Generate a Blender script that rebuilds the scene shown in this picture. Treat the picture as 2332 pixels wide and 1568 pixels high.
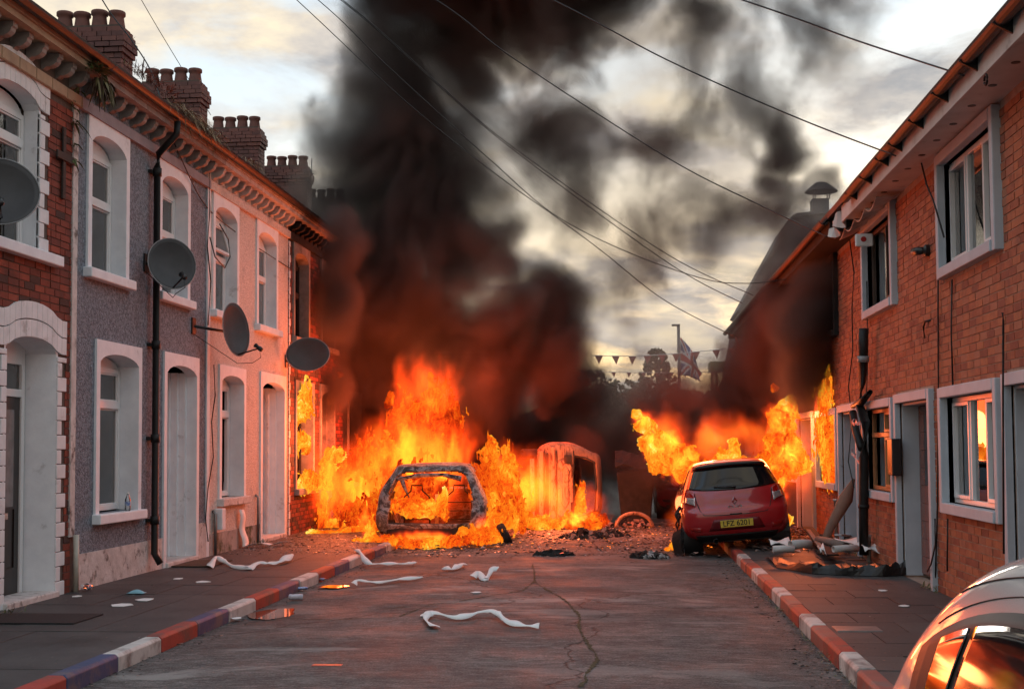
import bpy, bmesh, math, random
from mathutils import Vector, Matrix, noise as mnoise
rnd = random.Random(7)
R = math.radians
sc = bpy.context.scene
for o in list(bpy.data.objects): bpy.data.objects.remove(o)

# ------------------------------------------------------------------ camera
F = 2950.0                        # focal length in pixels of a 2332 x 1568 picture
YAW, PITCH, ROLL = R(5.0), R(3.0), R(-0.4)
CAMH = 1.6
def cam_rot(yaw): return (Matrix.Rotation(yaw, 3, 'Z') @ Matrix.Rotation(R(90)+PITCH, 3, 'X') @ Matrix.Rotation(ROLL, 3, 'Z'))
def raw(d, yaw):
    c = cam_rot(yaw).transposed() @ Vector(d)
    return 1166 + F*c.x/-c.z, 784 - F*c.y/-c.z
for _ in range(30):               # the street runs along +Y: its vanishing point sits at (1424, 1018)
    x0, y0 = raw((0, 1, 0), YAW)
    YAW += (1424-x0)/F
TY = 1018 - y0
cd = bpy.data.cameras.new('camera'); cam = bpy.data.objects.new('camera', cd)
sc.collection.objects.link(cam); sc.camera = cam
cd.sensor_width = 36; cd.lens = 36*F/2332; cd.shift_y = TY/2332
cd.clip_start = 0.05; cd.clip_end = 3000
cam.matrix_world = Matrix.Translation((0, 0, CAMH)) @ cam_rot(YAW).to_4x4()
CR = cam_rot(YAW)
def ray(px, py):
    return CR @ Vector(((px-1166)/F, -(py-784-TY)/F, -1))
def on_x(px, py, X):              # survey: the point of the plane x = X seen at a picture point
    d = ray(px, py); t = X/d.x; return Vector((X, d.y*t, CAMH+d.z*t))
def on_y(px, py, Y):
    d = ray(px, py); t = Y/d.y; return Vector((d.x*t, Y, CAMH+d.z*t))
def on_z(px, py, Z=0.0):
    d = ray(px, py); t = (Z-CAMH)/d.z; return Vector((d.x*t, d.y*t, Z))
def pix(p):
    c = CR.transposed() @ (Vector(p)-Vector((0, 0, CAMH)))
    return 1166 + F*c.x/-c.z, 784+TY - F*c.y/-c.z

# ------------------------------------------------------------------ world: dusk sky with broken cloud
W = bpy.data.worlds.new('World'); sc.world = W; W.use_nodes = True
nt = W.node_tree; N = nt.nodes; L = nt.links
for n in list(N): N.remove(n)
def nd(nt, t, **k):
    n = nt.nodes.new(t)
    for a, b in k.items():
        if a == 'i':
            for kk, v in b.items(): n.inputs[kk].default_value = v
        else: setattr(n, a, b)
    return n
FIREK = 0.22
SUN_EL, SUN_AZ = R(6), R(8)
out = nd(nt, 'ShaderNodeOutputWorld'); bg = nd(nt, 'ShaderNodeBackground'); bg.inputs['Strength'].default_value = 0.13
sky = nd(nt, 'ShaderNodeTexSky', sky_type='NISHITA', sun_disc=False, sun_elevation=SUN_EL, sun_rotation=SUN_AZ, dust_density=1.5, ozone_density=2.0)
tc = nd(nt, 'ShaderNodeTexCoord'); sep = nd(nt, 'ShaderNodeSeparateXYZ')
L.new(tc.outputs['Generated'], sep.inputs[0])
def math_(nt, op, a, b=None, c=None, clamp=False):
    m = nd(nt, 'ShaderNodeMath', operation=op, use_clamp=clamp)
    for i, v in enumerate((a, b, c)):
        if v is None: continue
        if isinstance(v, (int, float)): m.inputs[i].default_value = v
        else: nt.links.new(v, m.inputs[i])
    return m.outputs[0]
def ramp(nt, fac, stops, interp='LINEAR'):
    r = nd(nt, 'ShaderNodeValToRGB'); r.color_ramp.interpolation = interp
    e = r.color_ramp.elements
    while len(e) < len(stops): e.new(0.5)
    for q, (p, c) in zip(e, stops):
        q.position = p; q.color = (c[0], c[1], c[2], c[3] if len(c) > 3 else 1) if not isinstance(c, (int, float)) else (c, c, c, 1)
    nt.links.new(fac, r.inputs[0]); return r
def mixc(nt, fac, a, b, bt='MIX'):
    m = nd(nt, 'ShaderNodeMix', data_type='RGBA', blend_type=bt)
    if isinstance(fac, (int, float)): m.inputs[0].default_value = fac
    else: nt.links.new(fac, m.inputs[0])
    for s, v in ((6, a), (7, b)):
        if isinstance(v, tuple): m.inputs[s].default_value = (*v[:3], 1)
        else: nt.links.new(v, m.inputs[s])
    return m.outputs[2]
# project the sky direction on a cloud deck so clouds flatten towards the horizon
zz = math_(nt, 'ADD', math_(nt, 'MAXIMUM', sep.outputs[2], 0.0), 0.16)
cx = math_(nt, 'DIVIDE', sep.outputs[0], zz); cy = math_(nt, 'DIVIDE', sep.outputs[1], zz)
comb = nd(nt, 'ShaderNodeCombineXYZ'); L.new(cx, comb.inputs[0]); L.new(cy, comb.inputs[1])
n1 = nd(nt, 'ShaderNodeTexNoise', i={'Scale': 1.9, 'Detail': 8.0, 'Roughness': 0.58, 'Distortion': 0.35}); L.new(comb.outputs[0], n1.inputs['Vector'])
n2 = nd(nt, 'ShaderNodeTexNoise', i={'Scale': 3.4, 'Detail': 6.0, 'Roughness': 0.6}); L.new(comb.outputs[0], n2.inputs['Vector'])
el = math_(nt, 'MAXIMUM', sep.outputs[2], 0.0)
clear = ramp(nt, el, [(0.0, (5.6, 3.5, 1.9)), (0.07, (5.3, 4.1, 2.7)), (0.17, (4.5, 4.1, 3.4)), (0.26, (3.8, 4.3, 4.6)), (0.40, (3.1, 4.3, 5.4)), (1.0, (3.7, 5.6, 7.8))]).outputs[0]
cloud = ramp(nt, n2.outputs[0], [(0.32, (1.8, 1.8, 1.85)), (0.48, (3.1, 2.8, 2.5)), (0.64, (4.7, 4.0, 2.9))]).outputs[0]
cm = ramp(nt, n1.outputs[0], [(0.40, (0, 0, 0)), (0.54, (0.95, 0.95, 0.95))]).outputs[0]
skymix = mixc(nt, 0.85, sky.outputs[0], clear)
col = mixc(nt, cm, skymix, cloud)
below = math_(nt, 'LESS_THAN', sep.outputs[2], -0.002)
col = mixc(nt, below, col, (0.6, 0.5, 0.45))
L.new(col, bg.inputs['Color']); L.new(bg.outputs[0], out.inputs[0])

# ------------------------------------------------------------------ sun behind the smoke, low and veiled
sl = bpy.data.lights.new('sun', 'SUN'); so = bpy.data.objects.new('sun', sl); sc.collection.objects.link(so)
sl.energy = 0.5; sl.angle = R(12); sl.color = (1, 0.9, 0.8)
sd = Vector((math.sin(SUN_AZ)*math.cos(SUN_EL), math.cos(SUN_AZ)*math.cos(SUN_EL), math.sin(SUN_EL)))
so.rotation_euler = sd.to_track_quat('Z', 'Y').to_euler()
sc.view_settings.view_transform = 'Standard'; sc.view_settings.look = 'None'
sc.view_settings.exposure = 0.88; sc.view_settings.gamma = 1; sc.view_settings.use_curve_mapping = False
cy_ = sc.cycles if hasattr(sc, 'cycles') else None
sc.render.engine = 'CYCLES'; cy_ = sc.cycles
cy_.use_denoising = True; cy_.max_bounces = 7; cy_.diffuse_bounces = 3; cy_.glossy_bounces = 3; cy_.transmission_bounces = 5
cy_.transparent_max_bounces = 24; cy_.volume_bounces = 1; cy_.sample_clamp_indirect = 4.0; cy_.sample_clamp_direct = 0
cy_.volume_step_rate = 1.0; cy_.use_adaptive_sampling = True; cy_.adaptive_threshold = 0.02; cy_.caustics_reflective = False; cy_.caustics_refractive = False

# ------------------------------------------------------------------ materials
MT = {}
def new_mat(name):
    m = bpy.data.materials.new(name); m.use_nodes = True; m.node_tree.nodes.clear(); MT[name] = m; return m
def pos_vec(nt, scale=(1, 1, 1), obj=False):
    if obj: src = nd(nt, 'ShaderNodeTexCoord').outputs['Object']
    else: src = nd(nt, 'ShaderNodeNewGeometry').outputs['Position']
    mp = nd(nt, 'ShaderNodeMapping'); mp.inputs['Scale'].default_value = scale; nt.links.new(src, mp.inputs[0]); return mp.outputs[0]
def noise_(nt, vec, scale, detail=4, rough=0.55, dist=0.0):
    n = nd(nt, 'ShaderNodeTexNoise', i={'Scale': scale, 'Detail': detail, 'Roughness': rough, 'Distortion': dist}); nt.links.new(vec, n.inputs['Vector']); return n.outputs[0]
def pm(name, c1, c2=None, scale=3.0, rough=0.7, metal=0.0, spec=0.5, bump=0.0, bscale=40.0, bdist=0.01, dirt=None, dscale=1.2, dpos=(0.5, 0.7), stretch=(1, 1, 1), coat=0.0, rvar=0.0, obj=False, lo=0.35, hi=0.65, trans=0.0):
    m = new_mat(name); nt = m.node_tree
    b = nd(nt, 'ShaderNodeBsdfPrincipled'); o = nd(nt, 'ShaderNodeOutputMaterial'); nt.links.new(b.outputs[0], o.inputs[0])
    v = pos_vec(nt, stretch, obj)
    nz = noise_(nt, v, scale, 6, 0.6)
    c2 = c2 or tuple(x*0.8 for x in c1)
    col = ramp(nt, nz, [(lo, c1), (hi, c2)]).outputs[0]
    if dirt:
        dn = noise_(nt, v, dscale, 8, 0.65)
        col = mixc(nt, ramp(nt, dn, [(dpos[0], 0.0), (dpos[1], 1.0)]).outputs[0], col, dirt)
    nt.links.new(col, b.inputs['Base Color'])
    b.inputs['Roughness'].default_value = rough; b.inputs['Metallic'].default_value = metal
    b.inputs['Specular IOR Level'].default_value = spec; b.inputs['Coat Weight'].default_value = coat; b.inputs['Coat Roughness'].default_value = 0.04
    if trans: b.inputs['Transmission Weight'].default_value = trans
    if rvar:
        rr = math_(nt, 'ADD', math_(nt, 'MULTIPLY', nz, rvar), rough-rvar*0.5, clamp=True); nt.links.new(rr, b.inputs['Roughness'])
    if bump:
        bn = noise_(nt, v, bscale, 3, 0.6); bp = nd(nt, 'ShaderNodeBump', i={'Strength': bump, 'Distance': bdist})
        nt.links.new(bn, bp.inputs['Height']); nt.links.new(bp.outputs[0], b.inputs['Normal'])
    return m
def emis(name, col, s):
    m = new_mat(name); nt = m.node_tree; e = nd(nt, 'ShaderNodeEmission'); e.inputs[0].default_value = (*col, 1); e.inputs[1].default_value = s
    o = nd(nt, 'ShaderNodeOutputMaterial'); nt.links.new(e.outputs[0], o.inputs[0]); return m
BR = [pm('brick_%s' % n, c, c2, 9, 0.85, bump=0.5, bscale=60, bdist=0.004, dirt=(0.06, 0.045, 0.04), dscale=2.5, dpos=(0.58, 0.85)) for n, c, c2 in
      (('orange', (0.47, 0.15, 0.07), (0.36, 0.11, 0.056)), ('red', (0.42, 0.125, 0.062), (0.27, 0.078, 0.045)), ('pale', (0.42, 0.155, 0.09), (0.35, 0.115, 0.065)), ('dark', (0.31, 0.088, 0.05), (0.22, 0.064, 0.04)))]
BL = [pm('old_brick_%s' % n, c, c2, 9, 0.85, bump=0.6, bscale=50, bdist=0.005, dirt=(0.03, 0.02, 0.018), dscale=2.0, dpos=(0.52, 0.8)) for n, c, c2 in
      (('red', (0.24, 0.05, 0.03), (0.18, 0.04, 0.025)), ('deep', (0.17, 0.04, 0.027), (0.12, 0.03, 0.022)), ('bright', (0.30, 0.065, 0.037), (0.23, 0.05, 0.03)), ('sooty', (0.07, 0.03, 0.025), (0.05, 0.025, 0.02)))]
BC = [pm('chimney_brick_%s' % n, c, c2, 7, 0.9, bump=0.5, bscale=40, bdist=0.005) for n, c, c2 in
      (('a', (0.17, 0.075, 0.065), (0.13, 0.06, 0.052)), ('b', (0.20, 0.085, 0.07), (0.15, 0.07, 0.06)), ('c', (0.14, 0.065, 0.06), (0.11, 0.055, 0.05)))]
BW = pm('white_brick', (0.78, 0.80, 0.82), (0.66, 0.69, 0.71), 6, 0.75, bump=0.5, bscale=45, bdist=0.004, dirt=(0.22, 0.21, 0.2), dscale=3.5, dpos=(0.6, 0.8))
MORT = pm('mortar', (0.48, 0.33, 0.26), (0.34, 0.23, 0.18), 12, 0.95, bump=0.4, bscale=90, bdist=0.004)
MORTD = pm('dark_mortar', (0.12, 0.085, 0.07), (0.08, 0.06, 0.05), 12, 0.95)
SMORT = pm('soot_mortar', (0.055, 0.04, 0.036), (0.04, 0.03, 0.028), 12, 0.95)
GREYR = pm('grey_pebbledash', (0.27, 0.31, 0.36), (0.125, 0.15, 0.18), 34, 0.9, bump=1.0, bscale=48, bdist=0.03, dirt=(0.11, 0.105, 0.115), dscale=1.4, dpos=(0.6, 0.85), lo=0.4, hi=0.6)
PINKR = pm('cream_pebbledash', (0.80, 0.69, 0.62), (0.60, 0.50, 0.45), 30, 0.9, bump=1.0, bscale=44, bdist=0.03, dirt=(0.3, 0.26, 0.23), dscale=2.0, dpos=(0.55, 0.8), lo=0.4, hi=0.62)
PAINT = pm('white_masonry_paint', (0.84, 0.87, 0.90), (0.74, 0.77, 0.81), 5, 0.7, bump=0.25, bscale=25, bdist=0.006, dirt=(0.3, 0.29, 0.28), dscale=4.0, dpos=(0.62, 0.8))
FLAKE = pm('flaking_paint', (0.68, 0.64, 0.62), (0.5, 0.46, 0.44), 7, 0.8, bump=0.7, bscale=18, bdist=0.012, dirt=(0.13, 0.11, 0.1), dscale=6.0, dpos=(0.54, 0.66))
BLUEG = pm('blue_grey_paint', (0.50, 0.55, 0.60), (0.42, 0.47, 0.52), 3, 0.65, bump=0.15, bscale=20, bdist=0.004, dirt=(0.16, 0.17, 0.19), dscale=3.0, dpos=(0.68, 0.74))
UPVC = pm('white_plastic', (0.80, 0.80, 0.80), (0.74, 0.74, 0.75), 2, 0.3)
BROWNF = pm('brown_frame', (0.07, 0.035, 0.025), (0.045, 0.025, 0.02), 5, 0.4)
STONE = pm('buff_stone', (0.45, 0.33, 0.22), (0.33, 0.24, 0.17), 4, 0.85, bump=0.3, bscale=30, dirt=(0.1, 0.08, 0.07), dscale=3, dpos=(0.58, 0.8))
CORB = pm('corbel_stone', (0.34, 0.31, 0.29), (0.22, 0.20, 0.19), 5, 0.85, bump=0.3, bscale=30, dirt=(0.07, 0.06, 0.06), dscale=4, dpos=(0.55, 0.75))
CORBW = pm('corbel_painted', (0.6, 0.57, 0.55), (0.4, 0.38, 0.37), 5, 0.8, dirt=(0.12, 0.1, 0.1), dscale=4, dpos=(0.52, 0.75))
SLATE = pm('roof_slate', (0.06, 0.06, 0.07), (0.035, 0.035, 0.04), 6, 0.6, bump=0.3, bscale=15)
BLACKP = pm('black_plastic', (0.016, 0.016, 0.018), (0.01, 0.01, 0.011), 6, 0.35)
GUTTER = pm('gutter_black', (0.02, 0.018, 0.018), (0.012, 0.012, 0.012), 6, 0.5, spec=0.3)
CHAR = pm('charred', (0.02, 0.017, 0.016), (0.008, 0.007, 0.007), 9, 0.85, bump=0.5, bscale=30)
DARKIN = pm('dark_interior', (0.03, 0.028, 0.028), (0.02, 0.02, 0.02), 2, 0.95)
CURT = pm('curtain', (0.55, 0.57, 0.58), (0.42, 0.44, 0.46), 3, 0.9, stretch=(6, 14, 0.4))
DOORB = pm('black_door', (0.022, 0.014, 0.012), (0.014, 0.01, 0.01), 4, 0.28)
POT = pm('clay_pot', (0.17, 0.07, 0.055), (0.12, 0.055, 0.045), 5, 0.85)
DISH = pm('dish_grey', (0.055, 0.055, 0.06), (0.04, 0.04, 0.043), 5, 0.6)
DISHL = pm('dish_rim', (0.3, 0.31, 0.32), (0.22, 0.22, 0.23), 5, 0.45)
MET = pm('galvanised', (0.3, 0.3, 0.3), (0.2, 0.2, 0.2), 8, 0.45, metal=0.8)
PAPER = pm('white_paper', (0.84, 0.83, 0.82), (0.74, 0.73, 0.72), 6, 0.85)
TILER = pm('red_glazed_tile', (0.30, 0.07, 0.035), (0.23, 0.055, 0.03), 3, 0.22, dirt=(0.15, 0.04, 0.03), dscale=5, dpos=(0.5, 0.7))
TILEB = pm('black_glazed_tile', (0.02, 0.018, 0.018), (0.012, 0.012, 0.012), 3, 0.15)
def glass_mat(name, refl=0.25, tint=(0.75, 0.8, 0.82)):
    m = new_mat(name); nt = m.node_tree
    t = nd(nt, 'ShaderNodeBsdfTransparent'); t.inputs[0].default_value = (*tint, 1)
    g = nd(nt, 'ShaderNodeBsdfGlossy'); g.inputs['Roughness'].default_value = 0.02
    v = pos_vec(nt); nzz = noise_(nt, v, 1.3, 2); bp = nd(nt, 'ShaderNodeBump', i={'Strength': 0.12, 'Distance': 0.02}); nt.links.new(nzz, bp.inputs['Height']); nt.links.new(bp.outputs[0], g.inputs['Normal'])
    f = nd(nt, 'ShaderNodeFresnel'); f.inputs[0].default_value = 1.52
    fac = math_(nt, 'ADD', math_(nt, 'MULTIPLY', f.outputs[0], 1.7), refl*0.3, clamp=True)
    mx = nd(nt, 'ShaderNodeMixShader'); nt.links.new(fac, mx.inputs[0]); nt.links.new(t.outputs[0], mx.inputs[1]); nt.links.new(g.outputs[0], mx.inputs[2])
    o = nd(nt, 'ShaderNodeOutputMaterial'); nt.links.new(mx.outputs[0], o.inputs[0]); return m
GLASS = glass_mat('window_glass', 0.3)
CGLASS = glass_mat('car_glass', 0.35, (0.12, 0.12, 0.13))

# ------------------------------------------------------------------ mesh builder and scene graph helpers
COL = sc.collection
class MB:
    def __init__(s): s.v = []; s.f = []; s.m = []; s.mi = 0; s.sm = []; s.smooth = False
    def add(s, vs, fs):
        b = len(s.v); s.v += [tuple(v) for v in vs]
        for f in fs: s.f.append(tuple(b+i for i in f)); s.m.append(s.mi); s.sm.append(s.smooth)
        return s
    def box(s, x0, x1, y0, y1, z0, z1, M=None, skip=()):
        vs = [Vector((x, y, z)) for z in (z0, z1) for y in (y0, y1) for x in (x0, x1)]
        if M is not None: vs = [M @ v for v in vs]
        fs = {'b': (0, 2, 3, 1), 't': (4, 5, 7, 6), 'f': (0, 1, 5, 4), 'k': (2, 6, 7, 3), 'l': (0, 4, 6, 2), 'r': (1, 3, 7, 5)}
        return s.add(vs, [q for k, q in fs.items() if k not in skip])
    def tube(s, pts, r, n=8, cap=True):
        pts = [Vector(p) for p in pts]; rs = r if isinstance(r, (list, tuple)) else [r]*len(pts)
        vs = []; fs = []
        for i, p in enumerate(pts):
            t = (pts[min(i+1, len(pts)-1)]-pts[max(i-1, 0)])
            if t.length < 1e-9: t = Vector((0, 0, 1))
            t.normalize(); a = t.cross(Vector((0, 0, 1)))
            if a.length < 0.05: a = t.cross(Vector((1, 0, 0)))
            a.normalize(); b = t.cross(a)
            for k in range(n):
                an = 2*math.pi*k/n; vs.append(p+(a*math.cos(an)+b*math.sin(an))*rs[i])
        for i in range(len(pts)-1):
            for k in range(n): fs.append((i*n+k, i*n+(k+1) % n, (i+1)*n+(k+1) % n, (i+1)*n+k))
        if cap: fs.append(tuple(range(n-1, -1, -1))); fs.append(tuple((len(pts)-1)*n+k for k in range(n)))
        sm = s.smooth; s.smooth = True; s.add(vs, fs); s.smooth = sm; return s
    def lathe(s, prof, M=None, n=16, cap=True):   # prof: (r, z)
        vs = []; fs = []
        for r, z in prof:
            for k in range(n):
                a = 2*math.pi*k/n; v = Vector((r*math.cos(a), r*math.sin(a), z)); vs.append(M @ v if M is not None else v)
        for i in range(len(prof)-1):
            for k in range(n): fs.append((i*n+k, i*n+(k+1) % n, (i+1)*n+(k+1) % n, (i+1)*n+k))
        if cap: fs.append(tuple(range(n-1, -1, -1))); fs.append(tuple((len(prof)-1)*n+k for k in range(n)))
        return s.add(vs, fs)
    def prism(s, poly, a, b, axis='x'):           # poly in the two other axes, extruded a..b
        def P(u, w, t): return {'x': (t, u, w), 'y': (u, t, w), 'z': (u, w, t)}[axis]
        n = len(poly); vs = [P(u, w, a) for u, w in poly]+[P(u, w, b) for u, w in poly]
        fs = [tuple(range(n-1, -1, -1)), tuple(range(n, 2*n))]+[(i, (i+1) % n, n+(i+1) % n, n+i) for i in range(n)]
        return s.add(vs, fs)
    def sheet(s, g):                              # grid of points
        nu, nv = len(g), len(g[0]); vs = [p for row in g for p in row]
        return s.add(vs, [(i*nv+j, (i+1)*nv+j, (i+1)*nv+j+1, i*nv+j+1) for i in range(nu-1) for j in range(nv-1)])
    def build(s, name, mats, parent=None, loc=None, solid=0, bevel=0, recalc=True):
        me = bpy.data.meshes.new(name); me.from_pydata(s.v, [], s.f)
        for m in (mats if isinstance(mats, (list, tuple)) else [mats]): me.materials.append(m)
        if any(s.m): me.polygons.foreach_set('material_index', s.m)
        if any(s.sm): me.polygons.foreach_set('use_smooth', s.sm)
        if recalc and len(s.f) < 60000:
            bm = bmesh.new(); bm.from_mesh(me); bmesh.ops.recalc_face_normals(bm, faces=bm.faces); bm.to_mesh(me); bm.free()
        me.update()
        o = place(name, me, parent)
        if solid:
            md = o.modifiers.new('solid', 'SOLIDIFY'); md.thickness = solid; md.offset = 0
        if bevel:
            md = o.modifiers.new('bevel', 'BEVEL'); md.width = bevel; md.segments = 2; md.limit_method = 'ANGLE'
        return o
def place(name, me, parent=None):
    o = bpy.data.objects.new(name, me); COL.objects.link(o)
    if parent is not None:
        o.parent = parent
        if parent.type == 'EMPTY': o.matrix_parent_inverse = Matrix.Translation(-Vector(parent.location))
        elif 'inv' in parent: pass
    return o
def thing(name, label, cat, loc=(0, 0, 0), group=None):
    o = bpy.data.objects.new(name, None); COL.objects.link(o); o.location = loc; o.empty_display_size = 0.2
    o['label'] = label; o['category'] = cat
    if group: o['group'] = group
    return o
def tag(o, label=None, cat=None, group=None, kind=None):
    if label: o['label'] = label
    if cat: o['category'] = cat
    if group: o['group'] = group
    if kind: o['kind'] = kind
    return o
def rot_to(n, up=(0, 0, 1)):                     # matrix whose z axis is n
    return Vector(n).normalized().to_track_quat('Z', 'Y').to_matrix().to_4x4()

def text_mesh(name, cu, parent, M):
    """turn a lettering curve into a plain mesh with its matrix applied"""
    t = bpy.data.objects.new('tmp', cu); COL.objects.link(t)
    dg = bpy.context.evaluated_depsgraph_get(); me = bpy.data.meshes.new_from_object(t.evaluated_get(dg)); me.transform(M); me.name = name
    bpy.data.objects.remove(t); o = place(name, me, parent); return o
# ================================================================== brick walls
def sub_iv(iv, cuts):
    res = [iv]
    for a, b in cuts:
        nr = []
        for p, q in res:
            if b <= p or a >= q: nr.append((p, q)); continue
            if a > p: nr.append((p, a))
            if b < q: nr.append((b, q))
        res = nr
    return res
def brick_boxes(Y0, Y1, Z0, Z1, holes, L_=0.225, H_=0.075, J=0.012, seed=1):
    r = random.Random(seed); rows = []
    nr = int((Z1-Z0)/H_)
    for k in range(nr):
        z0 = Z0+k*H_; z1 = z0+H_-J; zc = (z0+z1)/2
        cuts = [(a-J*0.5, b+J*0.5) for a, b, c, d in holes if c < zc < d]
        y = Y0 - (k % 2)*L_/2 - r.uniform(0, 0.01)
        while y < Y1:
            ln = L_ if r.random() > 0.06 else L_/2
            for a, b in sub_iv((max(y, Y0), min(y+ln-J, Y1)), cuts):
                if b-a > 0.03: rows.append((a, b, z0, z1))
            y += ln
    return rows
def lay_bricks(wall, X, out, boxes, mats, nobj, seed=2, thick=0.03, weights=None):
    """out: +1 when the wall faces +X. The nobj nearest bricks become objects, the rest one mesh."""
    r = random.Random(seed)
    boxes = sorted(boxes, key=lambda b: b[0]+0.15*abs(b[2]-1.6))
    shared = {}
    for a, b, c, d in boxes[:nobj]:
        k = (round(b-a, 2), r.randrange(len(mats)) if not weights else r.choices(range(len(mats)), weights)[0])
        if k not in shared:
            m = MB(); hl = k[0]/2; hh = (d-c)/2
            m.box(-thick, 0, -hl, hl, -hh, hh) if out > 0 else m.box(0, thick, -hl, hl, -hh, hh)
            me = bpy.data.meshes.new('brick'); me.from_pydata(m.v, [], m.f); me.materials.append(mats[k[1]]); shared[k] = me
        o = bpy.data.objects.new('brick', shared[k]); COL.objects.link(o); o.parent = wall
        o.location = (X+out*(0.007+r.uniform(-0.002, 0.004)), (a+b)/2, (c+d)/2)
    if boxes[nobj:]:
        m = MB()
        for a, b, c, d in boxes[nobj:]:
            m.mi = r.randrange(len(mats)) if not weights else r.choices(range(len(mats)), weights)[0]
            x = X+out*(0.007+r.uniform(-0.002, 0.004)); 
            m.box(min(x, x-out*thick), max(x, x-out*thick), a, b, c, d, skip=('l',) if out > 0 else ('r',))
        o = m.build('brickwork', mats, wall, recalc=False); o['kind'] = 'stuff'
def wall_mesh(X, out, Y0, Y1, Z0, Z1, holes, T=0.3):
    """slab with rectangular openings; front face at X"""
    m = MB(); ys = sorted({Y0, Y1, *[min(max(h[i], Y0), Y1) for h in holes for i in (0, 1)]})
    zs = sorted({Z0, Z1, *[min(max(h[i], Z0), Z1) for h in holes for i in (2, 3)]})
    for a, b in zip(ys, ys[1:]):
        run = None
        for c, d in zip(zs, zs[1:]):
            yc, zc = (a+b)/2, (c+d)/2
            inside = any(h[0] < yc < h[1] and h[2] < zc < h[3] for h in holes)
            if inside:
                if run: m.box(min(X, X-out*T), max(X, X-out*T), a, b, *run); run = None
            else: run = (run[0], d) if run else (c, d)
        if run: m.box(min(X, X-out*T), max(X, X-out*T), a, b, *run)
    return m
def arch_z(y, Y0, Y1, zs, rise):
    u = (y-(Y0+Y1)/2)/((Y1-Y0)/2); return zs + rise*math.sqrt(max(0, 1-u*u*0.94))-rise*math.sqrt(0.06)
def surround(m, X, out, Y0, Y1, z0, zs, rise, band, top, proud=0.025, depth=0.2, foot=None, splay=0.0, sill_gap=0):
    """painted band round an arched opening with its reveal; band outer edge is a rectangle"""
    foot = z0 if foot is None else foot
    n = 14; inn = []; outr = []
    inn.append((Y0, z0)); outr.append((Y0-band, foot))
    for i in range(1, 6): z = z0+(zs-z0)*i/6; inn.append((Y0, z)); outr.append((Y0-band, z))
    for i in range(n+1):
        y = Y0+(Y1-Y0)*i/n; inn.append((y, arch_z(y, Y0, Y1, zs, rise)))
        outr.append((Y0-band+(Y1-Y0+2*band)*i/n, top))
    for i in range(5, 0, -1): z = z0+(zs-z0)*i/6; inn.append((Y1, z)); outr.append((Y1+band, z))
    inn.append((Y1, z0)); outr.append((Y1+band, foot))
    xf = X+out*proud; xb = X-out*depth; k = len(inn); yc = (Y0+Y1)/2
    vs = [(xf, y, z) for y, z in outr]+[(xf, y, z) for y, z in inn]+[(xb, y-(splay if y > yc else -splay)*1.0, z) for y, z in inn]+[(X-out*0.01, y, z) for y, z in outr]
    fs = []
    for i in range(k-1):
        fs += [(i, i+1, k+i+1, k+i), (k+i, k+i+1, 2*k+i+1, 2*k+i), (i, 3*k+i, 3*k+i+1, i+1)]
    fs += [(0, k, 2*k, 3*k), (k-1, 2*k-1, 3*k-1, 4*k-1)]
    m.add(vs, fs)
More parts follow.
